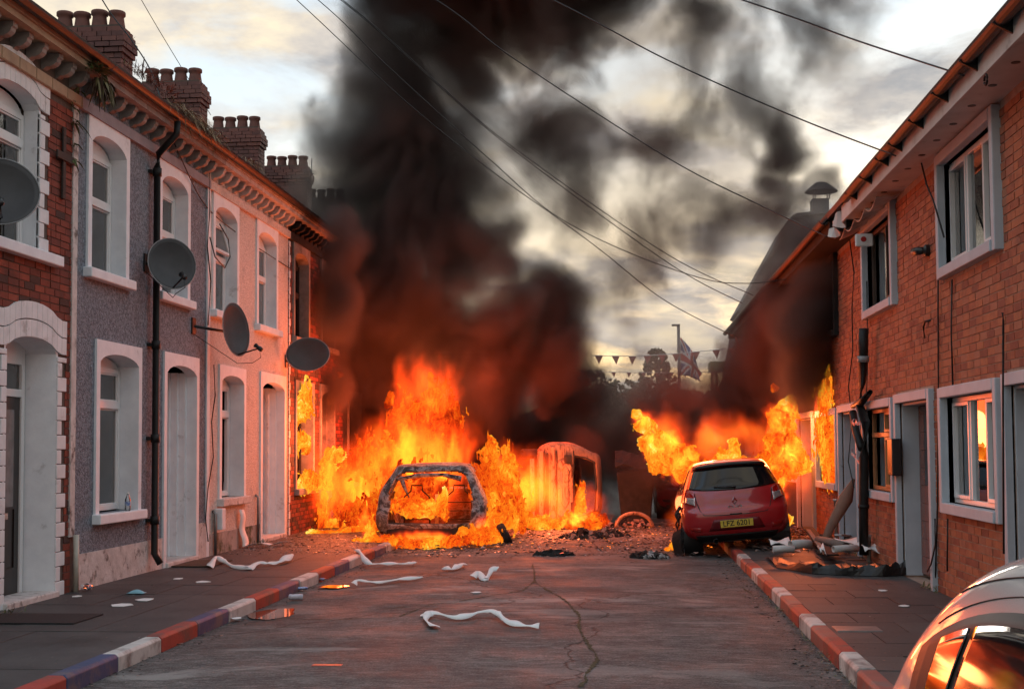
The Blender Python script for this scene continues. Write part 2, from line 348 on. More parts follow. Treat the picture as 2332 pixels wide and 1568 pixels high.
def sash(parent, X, out, Y0, Y1, z0, zs, rise, depth, transom, fm=UPVC, curtain=True, open_top=False, fw=0.055, burnt=False, part='window'):
    """plastic window set back in the wall: frame > pane, curtain"""
    xf = X-out*depth; m = MB(); T = 0.06
    def bx(a, b, c, d, t0=0, t1=T): m.box(min(xf-out*t0, xf-out*t1), max(xf-out*t0, xf-out*t1), a, b, c, d)
    bx(Y0, Y0+fw, z0, zs); bx(Y1-fw, Y1, z0, zs); bx(Y0+fw, Y1-fw, z0, z0+fw); bx(Y0+fw, Y1-fw, zs-fw, zs)
    zt = z0+(zs-z0)*transom; bx(Y0+fw, Y1-fw, zt-0.045, zt+0.045, -0.015, T)
    if rise: # arched head board
        poly = [(Y0, zs)]+[(Y0+(Y1-Y0)*i/10, arch_z(Y0+(Y1-Y0)*i/10, Y0, Y1, zs, rise)+0.01) for i in range(11)]+[(Y1, zs)]
        m.prism(poly, xf-out*0.02, xf-out*0.05)
    # thin inner sash lines
    for c, d in ((z0+fw, zt-0.045), (zt+0.045, zs-fw)):
        for a, b in ((Y0+fw, Y0+fw+0.02), (Y1-fw-0.02, Y1-fw)): bx(a, b, c, d, 0.012, T)
        bx(Y0+fw+0.02, Y1-fw-0.02, c, c+0.02, 0.012, T); bx(Y0+fw+0.02, Y1-fw-0.02, d-0.02, d, 0.012, T)
    w = m.build(part, fm, parent, bevel=0.006)
    if not burnt:
        for c, d in ((z0+fw+0.02, zt-0.065), (zt+0.065, zs-fw-0.02)):
            g = MB(); x = xf-out*0.035
            if open_top and c > zt:
                M = Matrix.Translation((x, 0, d)) @ Matrix.Rotation(-out*0.28, 4, 'Y') @ Matrix.Translation((-x, 0, -d))
                g.box(x-0.003, x+0.003, Y0+fw+0.03, Y1-fw-0.03, c, d, M); g.build('pane', GLASS, w)
                g = MB()
                for q in ((Y0+fw, Y0+fw+0.04, c, d), (Y1-fw-0.04, Y1-fw, c, d), (Y0+fw, Y1-fw, c, c+0.04)): g.box(x-0.02, x+0.02, *q, M)
                g.build('open_sash', fm, w); continue
            g.box(x-0.004, x+0.004, Y0+fw+0.02, Y1-fw-0.02, c, d); g.build('pane', GLASS, w)
    else:
        g = MB(); x = xf-out*0.035; r = random.Random(int(Y0*100)); 
        for i in range(7):
            y = Y0+fw+0.02+(Y1-Y0-2*fw)*r.random(); g.add([(x, y, z0+fw), (x, y+0.1, z0+fw), (x, y+0.05, z0+fw+r.uniform(0.05, 0.2))], [(0, 1, 2)])
        g.build('pane', GLASS, w)
    if curtain:
        for y0, y1 in curtain if isinstance(curtain, list) else [(Y0+0.02, Y1-0.02)]:
            g = []; nn = int((y1-y0)/0.02)+2
            for i in range(nn):
                y = y0+(y1-y0)*i/(nn-1); x = xf-out*(0.085+0.018*math.sin(y*58)+0.010*math.sin(y*131))
                g.append([Vector((x, y, z0+0.05)), Vector((x-out*0.01, y, (z0+zs)/2)), Vector((x, y, zs+rise*0.5))])
            c = MB(); c.smooth = True; c.sheet(g); c.build('curtain', CURT, w)
    return w
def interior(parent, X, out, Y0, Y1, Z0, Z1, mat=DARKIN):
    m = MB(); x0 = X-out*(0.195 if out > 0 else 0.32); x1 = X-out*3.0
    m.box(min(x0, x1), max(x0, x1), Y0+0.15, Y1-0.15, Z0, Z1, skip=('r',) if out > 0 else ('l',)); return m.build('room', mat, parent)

# ================================================================== left terrace
LX = -5.84; PZ = 0.12; EAV = 5.62
LB = [9.0, 13.35, 17.72, 22.1, 26.5, 30.8, 35.2]           # party walls
left_info = [
 dict(label='red brick terraced house with white quoins and black door, nearest on the left', wall='brick'),
 dict(label='grey pebbledashed terraced house with white window surrounds and a black drainpipe', wall='grey'),
 dict(label='pale pebbledashed terraced house lit pink, between the grey house and the burning one', wall='pink'),
 dict(label='brick terraced house with fire in its front window and soot up its wall', wall='soot'),
 dict(label='terraced house behind the thickest smoke with a burning doorway', wall='soot2'),
 dict(label='farthest terraced house of the left side, its chimney a dim outline in smoke', wall='soot3')]
def cornice(h, Y0, Y1, band_mat, corb_mat, board_mat, step=0.36, gut=True, every=1):
    # string course, brackets, eaves board, gutter
    m = MB(); m.box(LX-0.02, LX+0.05, Y0, Y1, EAV-0.33, EAV-0.21)
    b = m.build('string_course', band_mat, h)
    if band_mat is STONE:
        y = Y0
        while y < Y1: q = MB(); q.box(LX+0.045, LX+0.058, y+0.006, min(y+0.35, Y1)-0.006, EAV-0.325, EAV-0.215); q.build('stone_block', STONE, b); y += 0.36
    m = MB(); m.box(LX-0.1, LX+0.26, Y0, Y1, EAV, EAV+0.06); m.box(LX-0.1, LX+0.29, Y0, Y1, EAV+0.063, EAV+0.11); m.build('eaves_board', board_mat, h)
    y = Y0+0.2; sh = None
    while y < Y1-0.05:
        if sh is None:
            q = MB(); w = 0.055
            poly = [(0, 0.0), (0.21, 0.0), (0.21, -0.055), (0.19, -0.07), (0.18, -0.11), (0.145, -0.145), (0.10, -0.165), (0.06, -0.165), (0.03, -0.19), (0, -0.2)]
            vs = [(x, -w, z) for x, z in poly]+[(x, w, z) for x, z in poly]; n = len(poly)
            q.add(vs, [tuple(range(n)), tuple(range(2*n-1, n-1, -1))]+[(i, n+i, n+(i+1) % n, (i+1) % n) for i in range(n)])
            q.v = [(a_*0.9, b_*0.85, c_*0.82) for a_, b_, c_ in q.v]; o = q.build('bracket', corb_mat, h); sh = o.data
        else:
            o = bpy.data.objects.new('bracket', sh); COL.objects.link(o); o.parent = h; o.matrix_parent_inverse = Matrix.Translation(-Vector(h.location))
        o.location = (LX, y, EAV-0.002); y += step
    m = MB(); g = []
    for k in range(9):
        a = math.pi*k/8; g.append((LX+0.35-0.062*math.cos(a), EAV+0.15-0.065*math.sin(a)))
    m.sheet([[Vector((x, Y0+0.01, z)), Vector((x, Y1-0.01, z))] for x, z in g]); m.build('gutter', GUTTER, h, solid=0.008)
def left_roof(h, Y0, Y1):
    m = MB(); x0, x1 = LX+0.31, LX-3.6; z0, z1 = EAV+0.125, EAV+2.35
    m.add([(x0, Y0, z0), (x0, Y1, z0), (x1, Y1, z1), (x1, Y0, z1)], [(0, 1, 2, 3)])
    m.add([(x1, Y0, z1), (x1, Y1, z1), (x1-3.8, Y1, z0), (x1-3.8, Y0, z0)], [(0, 1, 2, 3)])
    m.build('roof', SLATE, h, solid=0.05)
def chimney(h, Yf, xr, ztop, wid=1.12, dep=0.44, npot=4, brick=True, mat=None, pots=True):
    """stack whose near face stands at Yf, right edge at xr, with corbelled head"""
    xl = xr-wid; m = MB(); zb = EAV+0.7; m.box(xl+0.02, xr-0.02, Yf+0.02, Yf+dep-0.02, zb, ztop-0.02)
    c = m.build('chimney', MORTD if brick else mat, h)
    if brick:
        r = random.Random(int(Yf*10)); sh = {}; nrow = int((ztop-zb)/0.08)
        for k in range(nrow):
            z = ztop-0.08*(k+1); ex = 0.0
            ex = {0: 0.0, 1: 0.03, 2: 0.055, 3: 0.055, 4: 0.03}.get(k, 0.0)
            y0 = Yf-ex; x = xl-ex-(k % 2)*0.11
            def put(cx_, cy_2, lx, ly):
                key = (round(lx, 2), round(ly, 2), r.randrange(3))
                if key not in sh:
                    q = MB(); q.box(-key[0]/2, key[0]/2, -key[1]/2, key[1]/2, -0.034, 0.034); me = bpy.data.meshes.new('brick'); me.from_pydata(q.v, [], q.f); me.materials.append(BC[key[2]]); sh[key] = me
                o = bpy.data.objects.new('brick', sh[key]); COL.objects.link(o); o.parent = c; o.location = (cx_, cy_2, z+0.04)
            while x < xr+ex-0.01:
                a, b = max(x, xl-ex), min(x+0.215, xr+ex)
                if b-a > 0.04: put((a+b)/2, y0+0.05, b-a, 0.1)
                x += 0.225
            y = y0+0.11+(0 if k % 2 else 0.11-0.11)
            yy = y0+0.11
            while yy < Yf+dep+ex-0.02:
                b = min(yy+0.215, Yf+dep+ex)
                if b-yy > 0.04: put(xr+ex-0.05, (yy+b)/2, 0.1, b-yy)
                yy += 0.225
    if pots:
        for i in range(npot):
            px_ = xl+0.16+(wid-0.32)*i/(npot-1); q = MB(); q.smooth = True
            hgt = 0.33 if i % 2 == 0 else 0.31
            M = Matrix.Translation((px_, Yf+dep/2, ztop-0.03))
            q.lathe([(0.135, 0), (0.125, 0.05), (0.105, hgt*0.6), (0.10, hgt-0.08), (0.125, hgt-0.06), (0.125, hgt-0.01), (0.115, hgt), (0.085, hgt), (0.08, hgt-0.15)], M, 16, cap=False)
            q.build('chimney_pot', POT if brick else mat, c)
        q = MB(); q.box(xl+0.03, xr-0.03, Yf+0.03, Yf+dep-0.03, ztop-0.01, ztop+0.03); q.build('flaunching', MORTD if brick else mat, c)
    return c

UZ0, UZS, URISE = 3.60, 5.02, 0.17      # upper windows: sill, spring, rise
GZ0, GZS = 0.90, 2.60
DZS = 2.60
def sill(h, Y0, Y1, z, mat=PAINT, out=1, X=LX, pr=0.10):
    m = MB(); xa, xb = X-out*0.02, X+out*pr
    m.box(min(xa, xb), max(xa, xb), Y0-0.13, Y1+0.13, z-0.11, z); m.build('window_sill', mat, h, bevel=0.012)
LEFTH = []
for i, inf in enumerate(left_info):
    Y0, Y1 = LB[i], LB[i+1]; k = inf['wall']
    h = thing('terraced_house', inf['label'], 'house', (LX, (Y0+Y1)/2, 0), 'terraced houses on the left side of the street'); LEFTH.append(h)
    if k == 'brick': ups = [(11.42, 12.42)]; grs = []; drs = [(11.78, 12.88)]
    elif k == 'grey':
        ups = [(13.68, 14.66), (15.85, 16.82)]; grs = [(13.95, 15.1)]; drs = [(16.07, 17.22)]
    elif k == 'pink':
        ups = [(18.0, 19.04), (20.2, 21.26)]; grs = [(18.33, 19.43)]; drs = [(20.45, 21.8)]
    else:
        ups = [(Y0+0.4, Y0+1.4), (Y0+2.5, Y0+3.5)]; grs = [(Y0+0.55, Y0+1.75)]; drs = [(Y0+2.45, Y0+3.5)]
    holes = [(a, b, UZ0, UZS+URISE) for a, b in ups]+[(a, b, GZ0, GZS+0.15) for a, b in grs]+[(a, b, PZ-0.02, DZS+0.17) for a, b in drs]
    wm = {'brick': MORTD, 'grey': GREYR, 'pink': PINKR}.get(k, SMORT)
    w = wall_mesh(LX, 1, Y0, Y1, 0.0, EAV, [(p-0.006, q+0.006, r_-0.004, t+0.003) for p, q, r_, t in holes], T=0.19).build('wall', wm, h)
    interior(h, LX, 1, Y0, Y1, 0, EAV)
    if k == 'brick' or k == 'soot':
        hb = []
        for (a, b, c, d), kind in zip(holes, ['u']*len(ups)+['g']*len(grs)+['d']*len(drs)):
            e = 0.2 if k == 'brick' else 0.12
            hb.append((a-e, b+e, c-(0.11 if kind != 'd' else 0.0), d+(0.16 if k == 'brick' else 0.1)))
        ys = 10.8 if k == 'brick' else Y0
        bx = brick_boxes(ys, Y1-(0.11 if k == 'brick' else 0), PZ, EAV-0.34, hb, seed=i+3)
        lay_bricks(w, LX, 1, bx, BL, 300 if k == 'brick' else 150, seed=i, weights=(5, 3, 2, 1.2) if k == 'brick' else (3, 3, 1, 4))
    sp = PAINT if k in ('brick', 'grey', 'pink') else CORB
    band = 0.10 if k != 'brick' else 0.0
    for (a, b) in ups:
        m = MB()
        if k == 'brick':
            # arched header of white painted bricks and toothed jambs, each brick a part
            s = MB(); surround(s, LX, 1, a, b, UZ0, UZS, URISE, 0.03, UZS+URISE+0.02, 0.002, 0.16, splay=0.0); s.build('window_reveal', PAINT, h)
        else:
            surround(m, LX, 1, a, b, UZ0, UZS, URISE, band, UZS+URISE+0.10, 0.028, 0.2, foot=UZ0-0.02); m.build('window_surround', sp, h)
        sill(h, a-0.03, b+0.03 if k != 'brick' else b+0.28, UZ0, sp)
        if k in ('brick', 'grey', 'pink'):
            sash(h, LX, 1, a+0.01, b-0.01, UZ0+0.01, UZS-0.05, URISE+0.03, 0.15, 0.6 if k != 'brick' else 0.78, curtain=[(a+0.62, b+0.3), (a+0.03, a+0.3)] if k == 'brick' else [(a+0.5, b+0.4)] if k == 'pink' else [(a+0.25, b+0.4)], open_top=(k == 'pink' and a < 18.5))
        elif k == 'soot': sash(h, LX, 1, a+0.01, b-0.01, UZ0+0.01, UZS-0.05, URISE+0.03, 0.15, 0.6, fm=CHAR, curtain=None)
    for (a, b) in grs:
        m = MB(); surround(m, LX, 1, a, b, GZ0, GZS, 0.14, band, GZS+0.14+0.10, 0.028, 0.24, foot=GZ0-0.02); m.build('window_surround', sp, h)
        sill(h, a, b, GZ0, sp if k != 'pink' else FLAKE)
        if k in ('grey', 'pink'):
            sash(h, LX, 1, a+0.01, b-0.01, GZ0+0.01, GZS-0.03, 0.16, 0.2, 0.74, fw=0.06, curtain=[(a+0.1, a+0.5), (a+0.85, b+0.4)] if k == 'grey' else None, burnt=(k == 'pink'))
        else: sash(h, LX, 1, a+0.01, b-0.01, GZ0+0.01, GZS-0.03, 0.16, 0.2, 0.74, fm=CHAR, curtain=None, burnt=True)
    for (a, b) in drs:
        if k == 'brick':
            m = MB(); surround(m, LX, 1, a, b, PZ, DZS, 0.17, 0.03, DZS+0.2, 0.002, 0.30, splay=0.06); m.build('door_reveal', PAINT, h)
        else:
            m = MB(); surround(m, LX, 1, a, b, PZ, DZS, 0.15, band, DZS+0.26, 0.028, 0.12, splay=0.0)
            for q in range(3):     # stepped mouldings of the deep reveal
                d0 = 0.12+0.09*q; s0 = 0.06*(q+1)
                m.box(LX-d0-0.10, LX-d0, b-s0, b-s0+0.06 if q else b, PZ, DZS+0.05); m.box(LX-d0-0.10, LX-d0, a if not q else a+s0-0.06, a+s0, PZ, DZS+0.05)
            m.build('door_surround', sp, h)
        # frame, door leaf, fanlight
        fx = LX-0.31 if k != 'brick' else LX-0.28
        A, B = a+0.07, b-(0.2 if k != 'brick' else 0.1); m = MB(); T = 0.06
        zt = 2.2
        m.box(fx-T, fx, A, A+0.07, PZ, DZS+0.12); m.box(fx-T, fx, B-0.07, B, PZ, DZS+0.12)
        m.box(fx-T, fx, A+0.07, B-0.07, zt-0.05, zt+0.03); m.box(fx-T, fx, A+0.07, B-0.07, DZS-0.12, DZS+0.12); m.box(fx-T, fx+0.03, A+0.07, B-0.07, PZ, PZ+0.05)
        fr = m.build('door_frame', UPVC if k == 'brick' or k == 'grey' else sp, h, bevel=0.006)
        if k != 'pink':
            m = MB(); m.box(fx-T, fx-0.02, A+0.075, B-0.075, PZ+0.055, zt-0.055)
            for (u0, u1, w0, w1) in ((0.12, 0.44, 0.12, 0.42), (0.56, 0.88, 0.12, 0.42)):
                ya, yb = A+0.075+(B-A-0.15)*u0, A+0.075+(B-A-0.15)*u1; za, zb = PZ+0.05+(zt-PZ)*w0, PZ+0.05+(zt-PZ)*w1
                m.box(fx-0.02, fx-0.008, ya, ya+0.02, za, zb); m.box(fx-0.02, fx-0.008, yb-0.02, yb, za, zb); m.box(fx-0.02, fx-0.008, ya+0.02, yb-0.02, za, za+0.02); m.box(fx-0.02, fx-0.008, ya+0.02, yb-0.02, zb-0.02, zb)
            dr = m.build('door', DOORB, h)
            if k == 'brick':
                g = MB(); g.box(fx-0.012, fx-0.006, B-0.45, B-0.22, 1.05, 2.02); g.build('door_glass', pm('obscure_glass', (0.22, 0.2, 0.2), (0.15, 0.14, 0.14), 8, 0.25), dr)
                g = MB(); g.box(fx-0.02, fx-0.004, A+0.36, B-0.33, 0.93, 0.99); g.build('letter_box', pm('letterbox_metal', (0.6, 0.55, 0.5), None, 3, 0.25, metal=0.8), dr)
                tcv = bpy.data.curves.new('house_number', 'FONT'); tcv.body = '27'; tcv.size = 0.11; tcv.extrude = 0.004
                tcv.materials.append(UPVC); to = text_mesh('house_number', tcv, dr, Matrix.Translation((fx-0.008, B-0.60, 1.66)) @ Matrix.Rotation(R(90), 4, 'Z') @ Matrix.Rotation(R(90), 4, 'X'))
            g = MB(); g.box(fx-0.04, fx-0.032, A+0.07, B-0.07, zt+0.03, DZS-0.12); g.build('fanlight', GLASS, fr)
        else:   # doorway with a bare brick-edged jamb
            m = MB(); m.box(fx-T, fx-0.02, A+0.075, B-0.075, PZ+0.055, DZS-0.12); m.build('door', pm('pale_door', (0.5, 0.47, 0.47), None, 3, 0.5), h)
            for q in range(22):
                g = MB(); g.box(LX-0.24, LX-0.215, b-0.17-0.02*(q % 2), b-0.09, PZ+0.05+q*0.108, PZ+0.15+q*0.108)
                g.build('brick', BW, w)
        m = MB(); m.box(LX-0.3, LX+0.06, a-0.02, b+0.02, PZ-0.02, PZ+0.06); m.build('door_step', FLAKE, h, bevel=0.015)
    cornice(h, Y0, Y1, STONE if k == 'brick' else pm('band_%s' % k, (0.30, 0.28, 0.31), None, 5, 0.85) if k == 'grey' else PINKR if k == 'pink' else CHAR,
            CORB if k in ('brick', 'grey') else CORBW if k == 'pink' else CHAR, STONE if k == 'brick' else CORB if k != 'pink' else CORBW, step=0.33)
    left_roof(h, Y0, Y1)
# chimneys, one on each party wall
HAZYB = pm('hazed_chimney', (0.05, 0.045, 0.045), (0.03, 0.03, 0.03), 5, 0.9)  # smoke haze put into one dark grey for the farthest stack
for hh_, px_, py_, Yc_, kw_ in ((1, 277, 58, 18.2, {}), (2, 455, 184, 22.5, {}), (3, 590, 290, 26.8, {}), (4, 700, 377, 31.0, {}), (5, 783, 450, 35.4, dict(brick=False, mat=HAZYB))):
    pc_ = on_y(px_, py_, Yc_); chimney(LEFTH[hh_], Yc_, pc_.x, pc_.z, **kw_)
# house 1: white painted brick work round the openings, toothed jambs
def quoins(h, Y, z0, z1, side, X=LX, l1=0.215, l2=0.11, mat=BW, step=0.15):
    z = z0; k = 0
    while z < z1-0.02:
        ln = l1 if k % 2 == 0 else l2; hh = min(step, z1-z)-0.008
        m = MB(); m.box(X-0.02, X+0.018, Y if side > 0 else Y-ln, Y+ln if side > 0 else Y, z, z+hh); m.build('brick', mat, h, bevel=0.006); z += step; k += 1
H1 = LEFTH[0]; W1 = [c for c in H1.children if c.name.startswith('wall')][0]
def arch_bricks(w, a, b, zs, rise, hgt, ext, mat=BW, n=13):
    for i in range(n):
        y0 = a-ext+(b-a+2*ext)*i/n; y1 = a-ext+(b-a+2*ext)*(i+1)/n
        def zz_(y): 
            yc = min(max(y, a), b); return arch_z(yc, a, b, zs, rise)
        for row in range(2):
            za0, za1 = zz_(y0)+0.004+row*hgt/2, zz_(y1)+0.004+row*hgt/2; h2 = hgt/2-0.012
            m = MB(); m.prism([(y0+0.003, za0), (y1-0.003, za1), (y1-0.003, za1+h2), (y0+0.003, za0+h2)], LX-0.02, LX+0.022+row*0.003); m.build('brick', mat, w)
quoins(W1, 12.42, UZ0, UZS-0.02, 1); quoins(W1, 11.42, UZ0, UZS-0.02, -1)
arch_bricks(W1, 11.42, 12.42, UZS, URISE, 0.34, 0.2)
quoins(W1, 12.88, PZ, DZS-0.02, 1); quoins(W1, 11.78, PZ, DZS-0.02, -1)
arch_bricks(W1, 11.78, 12.88, DZS, 0.17, 0.36, 0.2)
# white strip and pipes at the party walls
m = MB(); m.box(LX-0.02, LX+0.022, 13.20, 13.32, 0.7, EAV-0.33); m.build('party_strip', FLAKE, LEFTH[0])
m = MB(); m.tube([(LX+0.06, 13.28, PZ), (LX+0.06, 13.28, 0.72)], 0.03, 10); m.build('waste_pipe', pm('cream_pipe', (0.5, 0.47, 0.4), None, 5, 0.6), LEFTH[0])
for q_ in ((13.37, 15.95, PZ-0.02, 0.50), (17.34, 17.68, PZ-0.02, 0.60)): m = MB(); m.box(LX+0.002, LX+0.022, *q_); m.build('plinth', FLAKE, LEFTH[1])
m = MB(); m.box(LX+0.002, LX+0.024, 17.66, 17.78, PZ, EAV-0.33); m.build('party_strip', PAINT, LEFTH[2])
m = MB(); m.box(LX+0.002, LX+0.020, 17.8, 20.33, PZ-0.02, 0.42); m.build('plinth', pm('stained_plinth', (0.45, 0.40, 0.37), (0.3, 0.26, 0.24), 4, 0.9, bump=0.5, bscale=25, dirt=(0.06, 0.07, 0.03), dscale=3, dpos=(0.48, 0.62)), LEFTH[2])
W4 = [c for c in LEFTH[3].children if c.name.startswith('wall')][0]
quoins(W4, 22.12, PZ, EAV-0.36, 1, l1=0.10, l2=0.05, step=0.14)
# iron wall tie (a cross) on the red brick house
m = MB(); m.box(LX+0.02, LX+0.045, 12.90, 12.97, 4.22, 4.98); m.box(LX+0.045, LX+0.065, 12.72, 13.18, 4.62, 4.70); tag(m.build('wall_tie', pm('rusty_iron', (0.035, 0.022, 0.018), None, 6, 0.7), bevel=0.006), 'rusty iron cross shaped wall tie on the red brick wall', 'wall tie')
# black drainpipe on the grey house
dp = thing('drainpipe', 'black drainpipe running from gutter to pavement on the grey pebbledashed house', 'drainpipe', (LX+0.1, 15.5, PZ))
m = MB(); m.tube([(LX+0.34, 15.5, EAV+0.06), (LX+0.33, 15.5, EAV-0.1), (LX+0.1, 15.5, EAV-0.34), (LX+0.085, 15.5, EAV-0.5), (LX+0.085, 15.5, PZ+0.22), (LX+0.16, 15.5, PZ+0.1)], 0.042, 12); m.build('pipe', GUTTER, dp)
for z in (5.05, 4.0, 2.9, 1.75, 0.75):
    m = MB(); m.tube([(LX+0.085, 15.5, z-0.05), (LX+0.085, 15.5, z+0.05)], 0.055, 12); m.box(LX, LX+0.05, 15.41, 15.59, z-0.02, z+0.02); m.build('collar', GUTTER, dp)
# small fittings on house 3
for (y, z, w_, h_, mt, nm, lb) in ((18.12, 0.62, 0.16, 0.3, PAINT, 'meter_box', 'small pale meter box low on the pink lit house'), ):
    m = MB(); m.box(LX+0.02, LX+0.13, y-w_/2, y+w_/2, z-h_/2, z+h_/2); tag(m.build(nm, mt, bevel=0.01), lb, 'meter box')
for (y, z0, z1, lab) in ((17.98, PZ, 0.7, 'thin grey waste pipe low on the pink lit house, left of its window'), (20.12, PZ, 0.85, 'short grey waste pipe beside the door of the pink lit house')):
    m = MB(); m.tube([(LX+0.05, y, z0), (LX+0.05, y, z1), (LX, y, z1+0.04)], 0.022, 8); tag(m.build('waste_pipe', MET), lab, 'pipe')

# ================================================================== right terrace
RX = 3.15; REAV = 4.46
RB = [4.6, 8.9, 13.25, 17.55, 21.9, 26.3, 34.8]
right_info = ['brick house nearest the camera on the right, beside the silver car', 'brick house with a three light window upstairs and downstairs, black camera between its windows',
              'brick house with burst soffit and orange lit window beside the tall black pipe', 'brick house with burning window right of the red hatchback',
              'smoke blackened brick house behind the right hand fireball', 'farthest house of the right side, dark eaves against the haze']
def box_surround(h, Y0, Y1, z0, z1, band=0.1, proud=0.075, depth=0.07, bottom=True, mat=BLUEG):
    m = MB(); xa, xb = RX-proud, RX+depth
    m.box(xa, xb, Y0-band, Y0, z0-(band if bottom else 0), z1+band); m.box(xa, xb, Y1, Y1+band, z0-(band if bottom else 0), z1+band)
    m.box(xa-0.004, xb, Y0+0.001, Y1-0.001, z1, z1+band+0.003)
    if bottom: m.box(xa-0.015, xb, Y0+0.001, Y1-0.001, z0-band, z0)
    return m.build('window_surround', mat, h, bevel=0.008)
def lights(h, Y0, Y1, z0, z1, cols, fm=UPVC, curtain=True, toplight=None, glass=GLASS, x=RX+0.05):
    """window of several lights; cols: fractions of the mullions"""
    fw = 0.05; m = MB(); T = 0.05
    m.box(x, x+T, Y0, Y0+fw, z0, z1); m.box(x, x+T, Y1-fw, Y1, z0, z1); m.box(x, x+T, Y0+fw, Y1-fw, z0, z0+fw); m.box(x, x+T, Y0+fw, Y1-fw, z1-fw, z1)
    e = [0]+list(cols)+[1]; ed = [(Y0+fw+(Y1-Y0-2*fw)*q) for q in e]
    for q in ed[1:-1]: m.box(x-0.008, x+T, q-0.025, q+0.025, z0+fw, z1-fw)
    zt = None
    if toplight: zt = z0+(z1-z0)*toplight; m.box(x-0.012, x+T, Y0+fw, Y1-fw, zt-0.03, zt+0.03)
    w = m.build('window', fm, h, bevel=0.005)
    for i in range(len(ed)-1):
        a, b = ed[i]+(0.025 if i else 0), ed[i+1]-(0.025 if i < len(ed)-2 else 0)
        spans = [(z0+fw, z1-fw)] if not zt else [(z0+fw, zt-0.03), (zt+0.03, z1-fw)]
        for c, d in spans:
            if i % 2 == 0:
                q = MB(); q.box(x-0.018, x+T*0.6, a+0.004, a+0.035, c+0.004, d-0.004); q.box(x-0.018, x+T*0.6, b-0.035, b-0.004, c+0.004, d-0.004); q.box(x-0.018, x+T*0.6, a+0.035, b-0.035, c+0.004, c+0.035); q.box(x-0.018, x+T*0.6, a+0.035, b-0.035, d-0.035, d-0.004); q.build('casement', fm, w)
            q = MB(); q.box(x+0.024, x+0.030, a+0.004, b-0.004, c+0.004, d-0.004); q.build('pane', glass, w)
    if curtain:
        g = []; nn = int((Y1-Y0)/0.02)
        for i in range(nn):
            y = Y0+0.03+(Y1-Y0-0.06)*i/(nn-1); xx = x+0.14+0.02*math.sin(y*50)+0.01*math.sin(y*119); g.append([Vector((xx, y, z0+0.02)), Vector((xx, y, z1))])
        c = MB(); c.smooth = True; c.sheet(g); c.build('curtain', CURT, w)
    return w
RIGHTH = []
SOFF = pm('soffit_white', (0.62, 0.60, 0.58), (0.52, 0.5, 0.48), 4, 0.5, dirt=(0.25, 0.22, 0.2), dscale=4, dpos=(0.6, 0.8))
